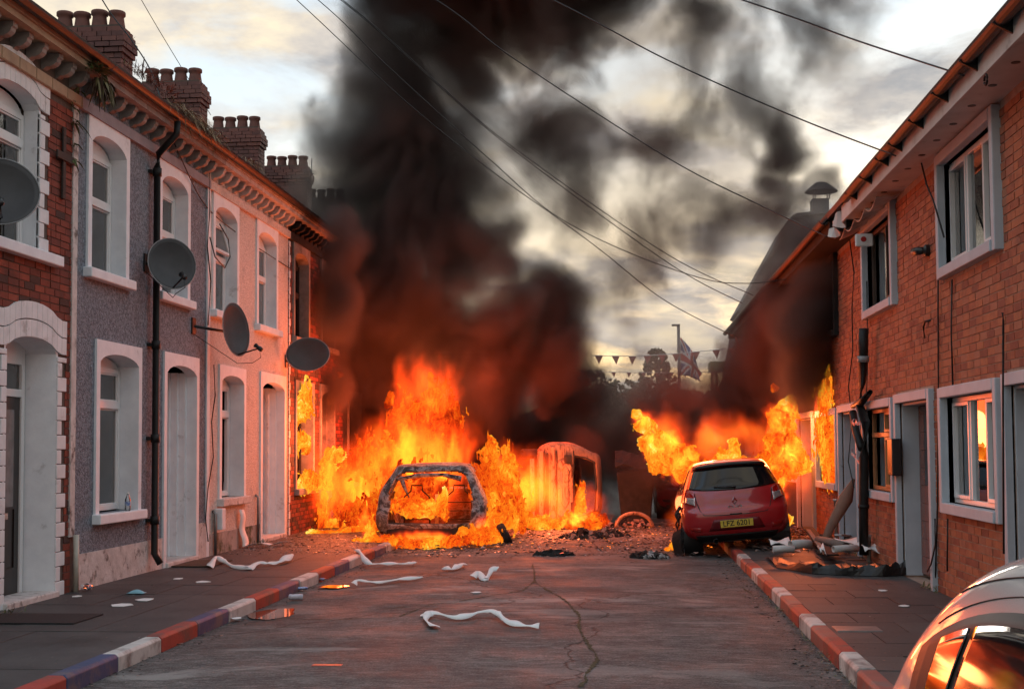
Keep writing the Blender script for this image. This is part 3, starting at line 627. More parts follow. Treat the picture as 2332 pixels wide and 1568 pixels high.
for i, lab in enumerate(right_info):
    Y0, Y1 = RB[i], RB[i+1]
    h = thing('terraced_house', lab, 'house', (RX, (Y0+Y1)/2, 0), 'terraced houses on the right side of the street'); RIGHTH.append(h)
    yd = (Y0+0.12, Y0+1.98); yw = (Y0+2.18, Y0+4.02)
    if i == 1: yw = (11.2, 13.02); yd = (9.1, 10.9)
    if i == 2: yd = (13.65, 15.22); yw = (15.48, 17.2)
    if i == 3: yd = (17.85, 19.25); yw = (19.5, 21.4)
    up = (yw[0]-(0.2 if i == 2 else 0.1), yw[1]-(0.2 if i == 2 else 0.1), 3.32, 4.34); gr = (yw[0], yw[1], 1.04, 2.06); dr = (yd[0], yd[1], PZ-0.02, 2.08)
    holes = [up, gr, dr]
    w = wall_mesh(RX, -1, Y0, Y1, 0, REAV+0.02, holes).build('wall', MORT if i < 4 else SMORT, h)
    if 1 <= i <= 3:
        hb = [(a-0.1, b+0.1, c-0.1, d+0.1) for a, b, c, d in holes]
        bx = brick_boxes(Y0 if i > 1 else 9.3, Y1, PZ, REAV, hb, seed=20+i)
        lay_bricks(w, RX, -1, bx, BR, 300, seed=40+i, weights=(5, 4, 2.5, 2))
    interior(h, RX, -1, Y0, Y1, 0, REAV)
    box_surround(h, up[0], up[1], up[2], up[3], mat=BLUEG if i < 3 else CHAR); box_surround(h, gr[0], gr[1], gr[2], gr[3])  # farther upper surrounds coloured dark to stand in for the smoke's gloom
    if i == 1 or i == 0:
        lights(h, *up, (0.33, 0.64)); lights(h, *gr, (0.33, 0.64))
    elif i == 2:
        lights(h, *up, (0.42,), fm=BROWNF, curtain=False); lights(h, *gr, (0.5,), fm=pm('firelit_orange_frame', (0.62, 0.27, 0.11), None, 5, 0.4), toplight=0.68, curtain=False)  # lower frame: orange of the firelight put into its colour
    elif i == 3: lights(h, *up, (0.5,), fm=CHAR, curtain=False)
    # porch: frame, deep reveals, tiled back wall
    m = MB(); band = 0.1; D = 0.62
    m.box(RX-0.06, RX+0.02, yd[0]-band, yd[0], PZ, 2.18); m.box(RX-0.06, RX+0.02, yd[1], yd[1]+band, PZ, 2.18); m.box(RX-0.065, RX+0.02, yd[0]+0.001, yd[1]-0.001, 2.08, 2.183)
    m.box(RX+0.021, RX+D, yd[1]-0.02, yd[1]+0.06, PZ, 2.08); m.box(RX+0.021, RX+D, yd[0]-0.06, yd[0]+0.02, PZ, 2.08); m.box(RX+0.021, RX+D, yd[0]+0.021, yd[1]-0.021, 2.05, 2.08)
    m.build('porch_surround', BLUEG, h, bevel=0.006)
    bw = MB(); bw.box(RX+0.215, RX+0.60, yd[0]+0.021, yd[1]-0.021, PZ, 2.05); bk = bw.build('porch_wall', MORTD, h)
    # glazed tiles on the back of the porch
    ty = yd[1]-0.03; col_ = 0
    while ty > yd[0]+0.03 and i in (1, 2, 3):
        tw = 0.26; a = max(ty-tw, yd[0]+0.03)
        z = PZ+0.03; rr = 0
        while z < 1.98:
            mt = TILER if (rr < 5 or col_ % 2 == 0) else TILEB
            q = MB(); q.box(RX+0.198, RX+0.218, a+0.004, ty-0.004, z, min(z+0.196, 2.04)); q.build('tile', mt, bk); z += 0.2; rr += 1
        ty -= tw; col_ += 1
        if col_ >= 4: break
    # eaves: soffit, fascia, gutter, slates
    if i < 3: fe = Y1 if i < 2 else 16.6
    if i <= 2:
        m = MB(); m.box(RX-0.36, RX+0.0, Y0, fe, REAV, REAV+0.02)
        s_ = m.build('soffit', SOFF, h)
        y = Y0+0.35
        while y < fe-0.2: q = MB(); q.lathe([(0.035, -0.004), (0.035, 0.0)], Matrix.Translation((RX-0.2, y, REAV)), 12); q.build('vent_hole', BLACKP, s_); y += 0.62
        m = MB(); m.box(RX-0.385, RX-0.362, Y0, fe, REAV-0.03, REAV+0.17); m.build('fascia', SOFF, h)
        if i == 2:
            g = []
            for k in range(16):
                y = 16.6+k*0.06; g.append([Vector((RX-0.37+0.05*math.sin(k*1.3), y, REAV+0.17-k*0.012)), Vector((RX-0.38+0.07*math.sin(k*0.9), y, REAV-0.03-0.006*k-0.04*math.sin(k*0.8)))])
            q = MB(); q.sheet(g); q.build('fascia', SOFF, h, solid=0.012)
            g = []
            for k in range(26):
                y = 14.8+k*0.1; g.append([Vector((RX-0.02, y, REAV-0.02)), Vector((RX-0.12, y, REAV-0.05-0.03*math.sin(k*1.1))), Vector((RX-0.3, y, REAV-0.06-0.09*abs(math.sin(k*0.45))))])
            q = MB(); q.sheet(g); q.build('melted_soffit', pm('melted_soffit', (0.55, 0.5, 0.45), (0.4, 0.3, 0.25), 5, 0.6), h, solid=0.01)
    ge = Y1 if i < 2 else (15.9 if i == 2 else Y1)
    m = MB(); gx = RX-0.46
    g = [[Vector((gx-0.06*math.cos(math.pi*k/8), y, REAV+0.16-0.06*math.sin(math.pi*k/8)-(0.25*max(0, y-15)/3 if i == 2 else 0)*0.2)) for k in range(9)] for y in [Y0+(ge-Y0)*q/12 for q in range(13)]]
    m.sheet(g); m.build('gutter', GUTTER, h, solid=0.008)
    if i < 3:
        y = Y0+0.4
        while y < ge-0.1:
            q = MB(); q.prism([(RX-0.385, REAV+0.15), (RX-0.50, REAV+0.16), (RX-0.53, REAV+0.12), (RX-0.47, REAV+0.085), (RX-0.385, REAV+0.04)], y-0.012, y+0.012, 'y'); q.build('gutter_bracket', GUTTER, h); y += 0.92
    m = MB(); x0, x1 = RX-0.44, RX+3.4; z0, z1 = REAV+0.19, REAV+2.1
    m.add([(x0, Y0, z0), (x0, Y1, z0), (x1, Y1, z1), (x1, Y0, z1)], [(0, 1, 2, 3)]); m.add([(x1, Y0, z1), (x1, Y1, z1), (x1+3.8, Y1, z0), (x1+3.8, Y0, z0)], [(0, 1, 2, 3)])
    if i == 5: m.add([(RX, Y1, 0), (RX, Y1, REAV), (x1, Y1, z1), (x1+3.8, Y1, REAV), (x1+3.8, Y1, 0)], [(0, 1, 2, 3, 4)])
    m.build('roof', SLATE, h, solid=0.06)
    if i >= 3:
        m = MB(); m.box(RX-0.385, RX, Y0, Y1, REAV, REAV+0.15); m.build('fascia', CHAR, h)  # dark colour replaces the smoke's gloom on these fascias
# ================================================================== street
def road_mat():
    m = new_mat('road_surface'); nt = m.node_tree; b = nd(nt, 'ShaderNodeBsdfPrincipled'); o = nd(nt, 'ShaderNodeOutputMaterial'); nt.links.new(b.outputs[0], o.inputs[0])
    v = pos_vec(nt); vs = pos_vec(nt, (0.35, 1.0, 1))
    base = ramp(nt, noise_(nt, v, 0.7, 8, 0.62), [(0.35, (0.068, 0.067, 0.066)), (0.65, (0.115, 0.112, 0.108))]).outputs[0]
    ag = ramp(nt, noise_(nt, v, 60, 3, 0.7), [(0.36, 0.45), (0.64, 1.45)]).outputs[0]
    base = mixc(nt, 0.85, base, ag, 'MULTIPLY')
    st = ramp(nt, noise_(nt, pos_vec(nt, (0.5, 1.6, 1)), 14, 6, 0.75, 0.8), [(0.38, 0.55), (0.5, 1.0), (0.62, 1.7)]).outputs[0]
    base = mixc(nt, 0.9, base, st, 'MULTIPLY')
    worn = ramp(nt, noise_(nt, vs, 1.7, 9, 0.68, 0.5), [(0.53, 0.0), (0.60, 0.8)]).outputs[0]       # pale laitance showing through
    msk = ramp(nt, noise_(nt, v, 0.28, 3, 0.5), [(0.42, 0.1), (0.6, 1.0)]).outputs[0]
    worn = math_(nt, 'MULTIPLY', worn, msk)
    base = mixc(nt, worn, base, (0.27, 0.26, 0.245))
    stain = ramp(nt, noise_(nt, v, 1.1, 6, 0.6), [(0.55, 0.0), (0.75, 0.75)]).outputs[0]; base = mixc(nt, stain, base, (0.028, 0.027, 0.027))
    vo = nd(nt, 'ShaderNodeTexVoronoi', feature='DISTANCE_TO_EDGE', i={'Scale': 0.22}); 
    wv = nd(nt, 'ShaderNodeVectorMath', operation='ADD'); nz = nd(nt, 'ShaderNodeTexNoise', i={'Scale': 1.6, 'Detail': 5.0}); nt.links.new(v, nz.inputs['Vector'])
    sc_ = nd(nt, 'ShaderNodeVectorMath', operation='SCALE'); sc_.inputs['Scale'].default_value = 0.9; nt.links.new(nz.outputs['Color'], sc_.inputs[0]); nt.links.new(v, wv.inputs[0]); nt.links.new(sc_.outputs[0], wv.inputs[1]); nt.links.new(wv.outputs[0], vo.inputs['Vector'])
    crack = ramp(nt, vo.outputs['Distance'], [(0.0, 0.8), (0.004, 0.0)]).outputs[0]; base = mixc(nt, crack, base, (0.012, 0.012, 0.011))
    nt.links.new(base, b.inputs['Base Color'])
    rg = ramp(nt, noise_(nt, v, 1.3, 5, 0.6), [(0.35, 0.6), (0.65, 0.85)]).outputs[0]; nt.links.new(rg, b.inputs['Roughness']); b.inputs['Specular IOR Level'].default_value = 0.25
    h = math_(nt, 'SUBTRACT', noise_(nt, v, 45, 4, 0.7), math_(nt, 'MULTIPLY', crack, 2.0)); bp = nd(nt, 'ShaderNodeBump', i={'Strength': 0.7, 'Distance': 0.012}); nt.links.new(h, bp.inputs['Height']); nt.links.new(bp.outputs[0], b.inputs['Normal'])
    return m
ROAD = road_mat()
PAVE = pm('pavement_asphalt', (0.045, 0.043, 0.044), (0.065, 0.062, 0.061), 2.5, 0.62, bump=0.6, bscale=70, bdist=0.008, dirt=(0.025, 0.024, 0.024), dscale=1.3, dpos=(0.5, 0.7))
FLAGS = [pm('paving_slab_%d' % k, c, None, 4, 0.62, bump=0.5, bscale=55, bdist=0.006, dirt=(0.03, 0.029, 0.029), dscale=1.8, dpos=(0.5, 0.72)) for k, c in enumerate(((0.062, 0.058, 0.058), (0.052, 0.05, 0.05), (0.072, 0.068, 0.066)))]
GROUND = pm('far_ground', (0.07, 0.065, 0.06), (0.05, 0.048, 0.045), 0.2, 0.9)
m = MB(); m.add([(-900, -60, -0.004), (900, -60, -0.004), (900, 1800, -0.004), (-900, 1800, -0.004)], [(0, 1, 2, 3)]); tag(m.build('ground', GROUND), kind='structure')
KLX, KRX = -3.68, 1.50
# road with a slight camber
g = []
for i in range(25):
    x = KLX+(KRX-KLX)*i/24; u = (x-(KLX+KRX)/2)/((KRX-KLX)/2); g.append([Vector((x, y, 0.045*(1-u*u)+0.004)) for y in [-6+66*j/60 for j in range(61)]])
m = MB(); m.smooth = True; m.sheet(g); tag(m.build('road', ROAD), kind='structure')
# pavements
lp = MB(); lp.box(LX-0.01, KLX-0.13, -6, 60, -0.1, PZ-0.006); lp = tag(lp.build('pavement_left', MORTD), kind='structure')
rp = MB(); rp.box(KRX+0.13, RX+0.01, -6, 60, -0.1, PZ-0.012); rp = tag(rp.build('pavement_right', MORTD), kind='structure')
y = 5.0; row = 0
rr = random.Random(5)
while y < 36:       # large flags of the left pavement, laid in courses
    d = 0.9; xs = [LX+0.0, LX+0.68+(row % 2)*0.3, LX+1.42, KLX-0.13]
    for a, b in zip(xs, xs[1:]):
        q = MB(); q.mi = 0; t = rr.uniform(-0.002, 0.003); q.box(a+0.003, b-0.003, y+0.003, y+d-0.003, PZ-0.05, PZ+t); q.build('paving_slab', PAVE, lp)
    y += d; row += 1
y = 4.0; row = 0
while y < 34:
    d = 0.6; off = 0.0 if row % 2 else 0.3; xs = [KRX+0.13]
    while xs[-1]+0.6 < RX-0.1: xs.append(xs[-1]+(0.6 if len(xs) > 1 else 0.6-off+0.0) if True else 0)
    xs.append(RX)
    for a, b in zip(xs, xs[1:]):
        q = MB(); q.box(a+0.004, b-0.004, y+0.004, y+d-0.004, PZ-0.05, PZ+rr.uniform(-0.004, 0.004)); q.build('paving_slab', FLAGS[rr.randrange(3)], rp)
    y += d; row += 1
# kerbs: painted stones
def kerb_paint(n, c, chip): return pm('kerb_%s' % n, c, tuple(v*0.8 for v in c), 5, 0.6, bump=0.4, bscale=35, bdist=0.006, dirt=chip, dscale=4, dpos=(0.47, 0.64))
KM = {'R': kerb_paint('red', (0.40, 0.045, 0.03), (0.16, 0.06, 0.05)), 'B': kerb_paint('blue', (0.04, 0.065, 0.15), (0.13, 0.10, 0.11)), 'W': kerb_paint('white', (0.60, 0.57, 0.54), (0.2, 0.17, 0.16)), 'F': kerb_paint('faded_red', (0.33, 0.09, 0.07), (0.19, 0.12, 0.11))}
def kerb(name, x_road, sgn, y0, y1, seq, step, start):
    k = thing(name, None, None, (x_road, 15, 0)); del k['label']; del k['category']; k['kind'] = 'structure'
    sh = {}; i = 0; y = y0; q_ = random.Random(3)
    while y < y1:
        c = seq[(i+start) % len(seq)]
        w = 0.13; hgt = PZ+0.012; ch = 0.022
        poly = [(0, -0.1), (0, hgt-ch), (sgn*ch, hgt), (sgn*w, hgt), (sgn*w, -0.1)]
        q = MB(); q.prism([(x_road+a+0*1.0, z) for a, z in poly], y+0.006, y+step-0.006, 'y')
        o = q.build('kerb_stone', KM[c], k, bevel=0.007); o.data.transform(Matrix.Translation((q_.uniform(-0.006, 0.006), 0, q_.uniform(-0.004, 0.004))))
        y += step; i += 1
    return k
kerb('kerb_left', KLX, -1, 8.32-0.88*6, 36, 'RBW', 0.88, 1)
kerb('kerb_right', KRX, 1, 8.8-0.715*8, 36, 'WRF', 0.715, 1)
# gutter puddle, its edge irregular
WATER = pm('puddle_water', (0.02, 0.02, 0.02), None, 3, 0.03, spec=0.6)
def puddle(cx_, cy_2, rx, ry, z, lab, seed):
    r = random.Random(seed); pts = []
    for i in range(40):
        a = 2*math.pi*i/40; k = 1+0.28*mnoise.noise(Vector((math.cos(a)*1.3+seed, math.sin(a)*1.3, 0)))+0.1*mnoise.noise(Vector((math.cos(a)*4, math.sin(a)*4, seed)))
        pts.append((cx_+rx*k*math.cos(a), cy_2+ry*k*math.sin(a), z))
    q = MB(); q.add(pts, [tuple(range(40))]); o = q.build('puddle', WATER); tag(o, lab, 'puddle')
p0 = on_z(650, 1397, 0.02); puddle(KLX+0.26, p0.y, 0.2, 0.42, 0.022, 'shallow puddle against the left kerb reflecting the fire', 2)
p1 = on_z(760, 1337, 0.02); puddle(p1.x, p1.y, 0.16, 0.16, 0.034, 'small damp puddle farther up the road past the larger one', 5)
# mossy cracks wandering along the road, and a slab joint across it
MOSS = pm('moss', (0.05, 0.06, 0.02), (0.02, 0.022, 0.012), 30, 0.9)
def zr(x): u = (x-(KLX+KRX)/2)/((KRX-KLX)/2); return 0.045*(1-u*u)+0.008
def crack(pts, w, seed):
    r = random.Random(seed); P_ = [on_z(x, y_, 0.045) for x, y_ in pts]; L1 = []; 
    for a, b in zip(P_, P_[1:]):
        n = max(2, int((b-a).length/0.04))
        for k in range(n): p = a.lerp(b, k/n); L1.append(Vector((p.x+r.uniform(-.012, .012), p.y, 0)))
    g = []
    for i, p in enumerate(L1):
        d = (L1[min(i+1, len(L1)-1)]-L1[max(i-1, 0)]); d = d.normalized() if d.length > 0 else Vector((0, 1, 0)); s_ = Vector((-d.y, d.x, 0)); ww = w*r.uniform(0.1, 1.0)*(0.4+abs(math.sin(i*0.13+seed)))
        g.append([Vector((q.x, q.y, zr(q.x))) for q in (p-s_*ww/2, p+s_*ww/2)])
    m = MB(); m.sheet(g); o = m.build('road_crack', MOSS); o['kind'] = 'stuff'
crack([(1212, 1285), (1218, 1305), (1216, 1325), (1190, 1345), (1120, 1356), (1040, 1370), (870, 1385)], 0.025, 1)
crack([(1216, 1325), (1262, 1352), (1290, 1370), (1320, 1402), (1318, 1428), (1330, 1450), (1362, 1500), (1340, 1530), (1322, 1566)], 0.035, 2)
crack([(600, 1400), (760, 1407), (905, 1404), (990, 1372)], 0.02, 3)
crack([(1610, 1312), (1690, 1330), (1720, 1352)], 0.02, 4)
# drain cover and door mat shape on the pavements
c0 = on_z(1952, 1432, PZ)
q = MB(); q.box(c0.x-0.18, c0.x+0.18, c0.y-0.14, c0.y+0.14, PZ-0.01, PZ+0.008); tag(q.build('inspection_cover', MET, bevel=0.004), 'small metal inspection cover set in the right pavement slabs', 'cover')
c0 = on_z(90, 1410, PZ)
q = MB(); q.box(c0.x-0.5, c0.x+0.45, c0.y-0.32, c0.y+0.32, PZ+0.003, PZ+0.016); tag(q.build('door_mat', pm('worn_mat', (0.02, 0.02, 0.021), None, 30, 0.95, bump=0.6, bscale=120), bevel=0.004), 'dark mat lying on the pavement outside the black door', 'mat')
c0 = on_z(400, 1292, PZ)
q = MB(); q.box(LX+0.08, LX+0.6, 16.1, 17.0, PZ+0.003, PZ+0.02); tag(q.build('door_mat', pm('brown_mat', (0.08, 0.05, 0.035), None, 30, 0.95, bump=0.6, bscale=120), bevel=0.004), 'brown mat at the recessed door of the grey house', 'mat')

# ================================================================== far end of the street
FARM = pm('hazed_slate', (0.09, 0.085, 0.09), (0.07, 0.068, 0.072), 1.5, 0.9)
FARW = pm('hazed_render', (0.13, 0.12, 0.12), (0.10, 0.095, 0.095), 1.5, 0.9)
YB = 44.0
def yb(px, py, Y=YB): p = on_y(px, py, Y); return (p.x, p.z)
t = thing('hall', 'tall steep roofed hall with a capped flue rising behind the right terrace', 'building', (8, YB, 0))
prof = [(on_y(1640, 1018, YB).x, 0), yb(1648, 910), yb(1664, 826), yb(1685, 711), yb(1796, 510), yb(1812, 494), yb(1835, 491), yb(1888, 486)]
prof += [(prof[-1][0]+8, prof[-1][1]+0.2), (prof[-1][0]+14, prof[-1][1]-6), (prof[-1][0]+14, 0)]
m = MB(); m.prism(prof, YB, YB+3.0, 'y'); m.build('gable_wall', FARW, t)
m = MB(); pr = prof[3:9]
for a, b in zip(pr, pr[1:]):
    d = Vector((b[0]-a[0], b[1]-a[1])).normalized(); nn = Vector((-d.y, d.x))*0.1
    m.prism([a, b, (b[0]+nn.x, b[1]+nn.y), (a[0]+nn.x, a[1]+nn.y)], YB-0.15, YB+3.2, 'y')
m.build('roof', FARM, t)
a = on_y(1851, 500, YB+1); b = on_y(1888, 451, YB+1)
m = MB(); m.box(a.x, b.x, YB+1, YB+1.6, a.z-1.2, b.z); fl = m.build('flue', FARM, t)
c = on_y(1870, 437, YB+1.3); m = MB(); m.lathe([(0.57, c.z), (0.52, c.z+0.06), (0.2, c.z+0.32), (0.0, c.z+0.36)], Matrix.Translation((c.x, YB+1.3, 0)), 16); m.build('flue_cap', FARM, fl)
m = MB()
for dx in (-0.24, 0.24):
    for dy in (-0.24, 0.24): m.box(c.x+dx-0.02, c.x+dx+0.02, YB+1.3+dy-0.02, YB+1.3+dy+0.02, b.z-0.02, c.z+0.02)
o = m.build('cap_strut', FARM, fl)
# low gabled outbuilding in front of it
Y2 = 38.0; t = thing('outbuilding', 'low pitched roof outbuilding at the end of the right terrace', 'building', (5, Y2, 0))
p = [(on_y(1634, 1018, Y2).x, 0), (yb(1634, 924, Y2)), yb(1712, 876, Y2)]; p += [(p[-1][0]+3.0, p[-1][1]), (p[-1][0]+3.0, 0)]
m = MB(); m.prism(p, Y2, Y2+2, 'y'); m.build('wall', FARM, t)
m = MB(); m.prism([p[1], p[2], (p[2][0], p[2][1]+0.1), (p[1][0]-0.1, p[1][1]+0.02)], Y2-0.1, Y2+2.1, 'y'); m.build('roof', SLATE, t)
# houses across the end of the street: dim gables
for k, (px, w_, py, Y, lab) in enumerate(((1395, 4.2, 895, 78, 'far gabled house beyond the street end, left of the conifer'), (1330, 6.5, 905, 74, 'far low house behind the overturned car, mostly in smoke'), (1560, 9.0, 925, 90, 'far wide house behind the flagpole'), (1240, 8, 930, 80, 'far house in smoke left of the overturned car'))):
    p = on_y(px, py, Y); t = thing('far_house', lab, 'house', (p.x, Y, 0), 'houses across the end of the street')
    e = p.z-w_*0.22
    m = MB(); m.prism([(p.x-w_/2, 0), (p.x-w_/2, e), (p.x, p.z-0.03), (p.x+w_/2, e), (p.x+w_/2, 0)], Y, Y+8, 'y'); wl = m.build('wall', FARM, t)
    m = MB(); m.prism([(p.x-w_/2-0.3, e-0.1), (p.x, p.z+0.1), (p.x, p.z+0.25), (p.x-w_/2-0.3, e+0.05)], Y-0.2, Y+8.2, 'y'); m.build('roof', SLATE, t)
    m = MB(); m.prism([(p.x, p.z+0.1), (p.x+w_/2+0.3, e-0.1), (p.x+w_/2+0.3, e+0.05), (p.x, p.z+0.25)], Y-0.2, Y+8.2, 'y'); m.build('roof', SLATE, t)
    for sx in (-0.25, 0.25):
        m = MB(); m.box(p.x+sx*w_-0.5, p.x+sx*w_+0.5, Y-0.04, Y+0.02, 1.0, 2.2); wn = m.build('window', UPVC, t); m = MB(); m.box(p.x+sx*w_-0.43, p.x+sx*w_+0.43, Y-0.05, Y-0.042, 1.07, 2.13); m.build('pane', CHAR, wn)
# trees
LEAF = [pm('dark_leaves_%d' % k, c, None, 3, 0.8) for k, c in enumerate(((0.045, 0.055, 0.028), (0.065, 0.075, 0.035), (0.03, 0.038, 0.02)))]
BARK = pm('bark', (0.06, 0.045, 0.035), None, 8, 0.9)
def tree(name, lab, cx_, Y, h, shape, n, leaf, seed, group='trees beyond the street end'):
    r = random.Random(seed); t = thing(name, lab, 'tree', (cx_, Y, 0), group)
    m = MB(); m.tube([(cx_, Y, 0), (cx_+0.05, Y, h*0.45), (cx_-0.05, Y, h*0.93)], [h*0.03, h*0.02, h*0.004], 8)
    for k in range(9):
        a = r.uniform(0, 6.28); z = h*r.uniform(0.25, 0.8); l = shape(z/h)*0.8; m.tube([(cx_, Y, z), (cx_+l*0.5*math.cos(a), Y+l*0.5*math.sin(a), z+l*0.2), (cx_+l*math.cos(a), Y+l*math.sin(a), z+l*0.5)], [h*0.012, h*0.008, h*0.003], 5)
    m.build('trunk', BARK, t)
    m = MB(); clumps = []
    for k in range(n//22):
        z = r.uniform(0.12, 1.0); rad = shape(z)*math.sqrt(r.uniform(0.15, 1)); a = r.uniform(0, 6.28); clumps.append((cx_+rad*math.cos(a), Y+rad*math.sin(a), z*h, r.uniform(0.10, 0.22)*max(0.6, shape(z)), r.choice((0, 0, 1, 2))))
    for (x, y_, z, s_, mi) in clumps:
        for q in range(22):
            d = Vector((r.gauss(0, 1), r.gauss(0, 1), r.gauss(0, 1))).normalized()*s_*r.uniform(0.3, 1.25); p = Vector((x, y_, z))+d
            u = Vector((r.gauss(0, 1), r.gauss(0, 1), r.gauss(0, 1))).normalized(); w_ = u.cross(d).normalized(); L_ = leaf*r.uniform(0.6, 1.3)
            m.mi = mi; m.add([p-u*L_*0.5, p+w_*L_*0.3, p+u*L_*0.5, p-w_*L_*0.3], [(0, 1, 2, 3)])
    m.build('crown', LEAF, t, recalc=False)
Yc = 62; pc = on_y(1496, 797, Yc)
tree('conifer_tree', 'dark bushy conifer standing left of the flagpole', pc.x, Yc, pc.z, lambda u: 1.15*min(1, (1-u)*4.2+0.3)*(0.85+0.2*math.sin(u*13)), 9000, 0.2, 3)
for k, (px, py, Y, w_, lab) in enumerate(((1425, 868, 70, 1.4, 'low loose tree between far gable and the conifer'), (1340, 845, 66, 1.8, 'dark tree above the overturned car, half in smoke'), (1562, 885, 84, 1.6, 'small far bush tree right of the flagpole'), (1600, 895, 86, 1.4, 'lowest far tree under the yellow gantry crane'))):
    p = on_y(px, py, Y); tree('broadleaf_tree', lab, p.x, Y, p.z, (lambda w_: (lambda u: w_*math.sqrt(max(0.02, 1-(2*u-1.15)**2))))(w_), 4500, 0.22, 30+k)
# gantry crane on the skyline
CR_ = pm('crane_yellow', (0.36, 0.33, 0.16), None, 1, 0.7)
Yg = 330; t = thing('gantry_crane', 'pale yellow shipyard gantry crane on the skyline right of the flag', 'crane', on_y(1640, 1018, Yg))
a = on_y(1615, 847, Yg); b = on_y(1700, 824, Yg)
m = MB(); m.box(a.x, b.x, Yg-4, Yg+4, a.z, b.z); m.build('beam', CR_, t)
for (x0_, x1_) in ((1621, 1622), (1633, 1631)):
    p = on_y(x0_, 1010, Yg); q_ = on_y(x1_, 848, Yg); m = MB(); m.tube([(p.x, Yg, 0), (q_.x, Yg, q_.z)], [0.55, 0.45], 6); m.build('leg', CR_, t)
# street lamp pole with a flag
Yp = 46.0; pt = on_y(1545, 741, Yp); POLE = pm('lamp_pole_grey', (0.09, 0.10, 0.12), None, 4, 0.6)
t = thing('street_lamp', 'tall street lamp post flying a drooping flag at the end of the street', 'street lamp', (pt.x, Yp, 0))
m = MB(); m.tube([(pt.x, Yp, 0), (pt.x, Yp, 1.2), (pt.x, Yp, 1.25), (pt.x, Yp, pt.z)], [0.09, 0.09, 0.06, 0.055], 10); m.build('post', POLE, t)
m = MB(); m.box(pt.x-0.24, pt.x+0.06, Yp-0.07, Yp+0.07, pt.z-0.02, pt.z+0.05); m.build('lamp_head', POLE, t, bevel=0.02)
FB, FW, FR = pm('flag_blue', (0.05, 0.09, 0.32), None, 3, 0.8), pm('flag_white', (0.8, 0.8, 0.8), None, 3, 0.8), pm('flag_red', (0.62, 0.04, 0.05), None, 3, 0.8)
# union flag: colour chosen by the geometry of its crosses, cloth hanging in folds
q = MB(); nu, nv = 48, 30; P = {}
for i in range(nu+1):
    for j in range(nv+1):
        u, v = i/nu, j/nv                         # u along the fly, v down the hoist
        hang = u**1.15
        x = pt.x+0.06+0.92*u*(1-0.25*u)+0.05*math.sin(v*9+u*5)*u
        z = pt.z-0.42-1.35*v*(1-0.66*u)-hang*1.15-0.0
        P[i, j] = len(q.v); q.v.append((x, Yp-0.02+0.10*math.sin(u*9+v*2.5), z))
for i in range(nu):
    for j in range(nv):
        u, v = (i+0.5)/nu*2-1, (j+0.5)/nv*2-1; mi = 0
        d1 = abs(u*0.5-v*0.5)/0.707; d2 = abs(u*0.5+v*0.5)/0.707
        if min(d1, d2) < 0.17: mi = 1
        if min(d1, d2) < 0.06: mi = 2
        if abs(u) < 0.19 or abs(v) < 0.33: mi = 1
        if abs(u) < 0.11 or abs(v) < 0.2: mi = 2
        q.f.append((P[i, j], P[i+1, j], P[i+1, j+1], P[i, j+1])); q.m.append(mi); q.sm.append(True)
o = q.build('flag', [FB, FW, FR]); tag(o, 'red white and blue flag with crosses drooping from the lamp post', 'flag')
o.modifiers.new('solid', 'SOLIDIFY').thickness = 0.01
# a second flag bracketed on the far end of the right terrace
pq = on_x(1682, 800, RX-0.45); q = MB()
g = [[Vector((RX-0.5+0.06*math.sin(j*1.1)+0.02*i, 31.5+0.10*i, 4.25-j*0.16)) for j in range(10)] for i in range(5)]
q.sheet(g); o = q.build('hanging_flag', [FR]); o.modifiers.new('solid', 'SOLIDIFY').thickness = 0.01; tag(o, 'limp reddish flag hanging at the far corner of the right terrace', 'flag')
# bunting lines
PEN = pm('pennant_red', (0.42, 0.07, 0.07), (0.3, 0.06, 0.06), 3, 0.8)
def bunting(lab, pts, n, size, Y):
    P_ = [on_y(x, y_, Y) for x, y_ in pts]; t = thing('bunting', lab, 'bunting', P_[0], 'strings of bunting across the street end')
    line = []
    for k in range(41):
        u = k/40*(len(P_)-1); i = min(int(u), len(P_)-2); line.append(P_[i].lerp(P_[i+1], u-i))
    q = MB(); q.tube(line, 0.012, 4); q.build('cord', FW, t)
    for k in range(n):
        u = (k+0.5)/n*40; i = min(int(u), 39); p = line[i].lerp(line[i+1], u-i); s_ = size
        q = MB(); q.prism([(p.x-s_*0.45, p.z-0.01), (p.x+s_*0.45, p.z-0.01), (p.x+0.02*math.sin(k*2), p.z-s_)], Y-0.006, Y+0.006, 'y'); q.build('pennant', PEN, t)
bunting('nearer string of red pennants level with the middle of the flag', [(1345, 809), (1450, 811), (1540, 805), (1665, 793), (1712, 790)], 11, 0.28, 42)
bunting('lower farther string of small red pennants across the street end', [(1345, 846), (1450, 848), (1545, 848), (1640, 846), (1690, 842)], 12, 0.2, 50)
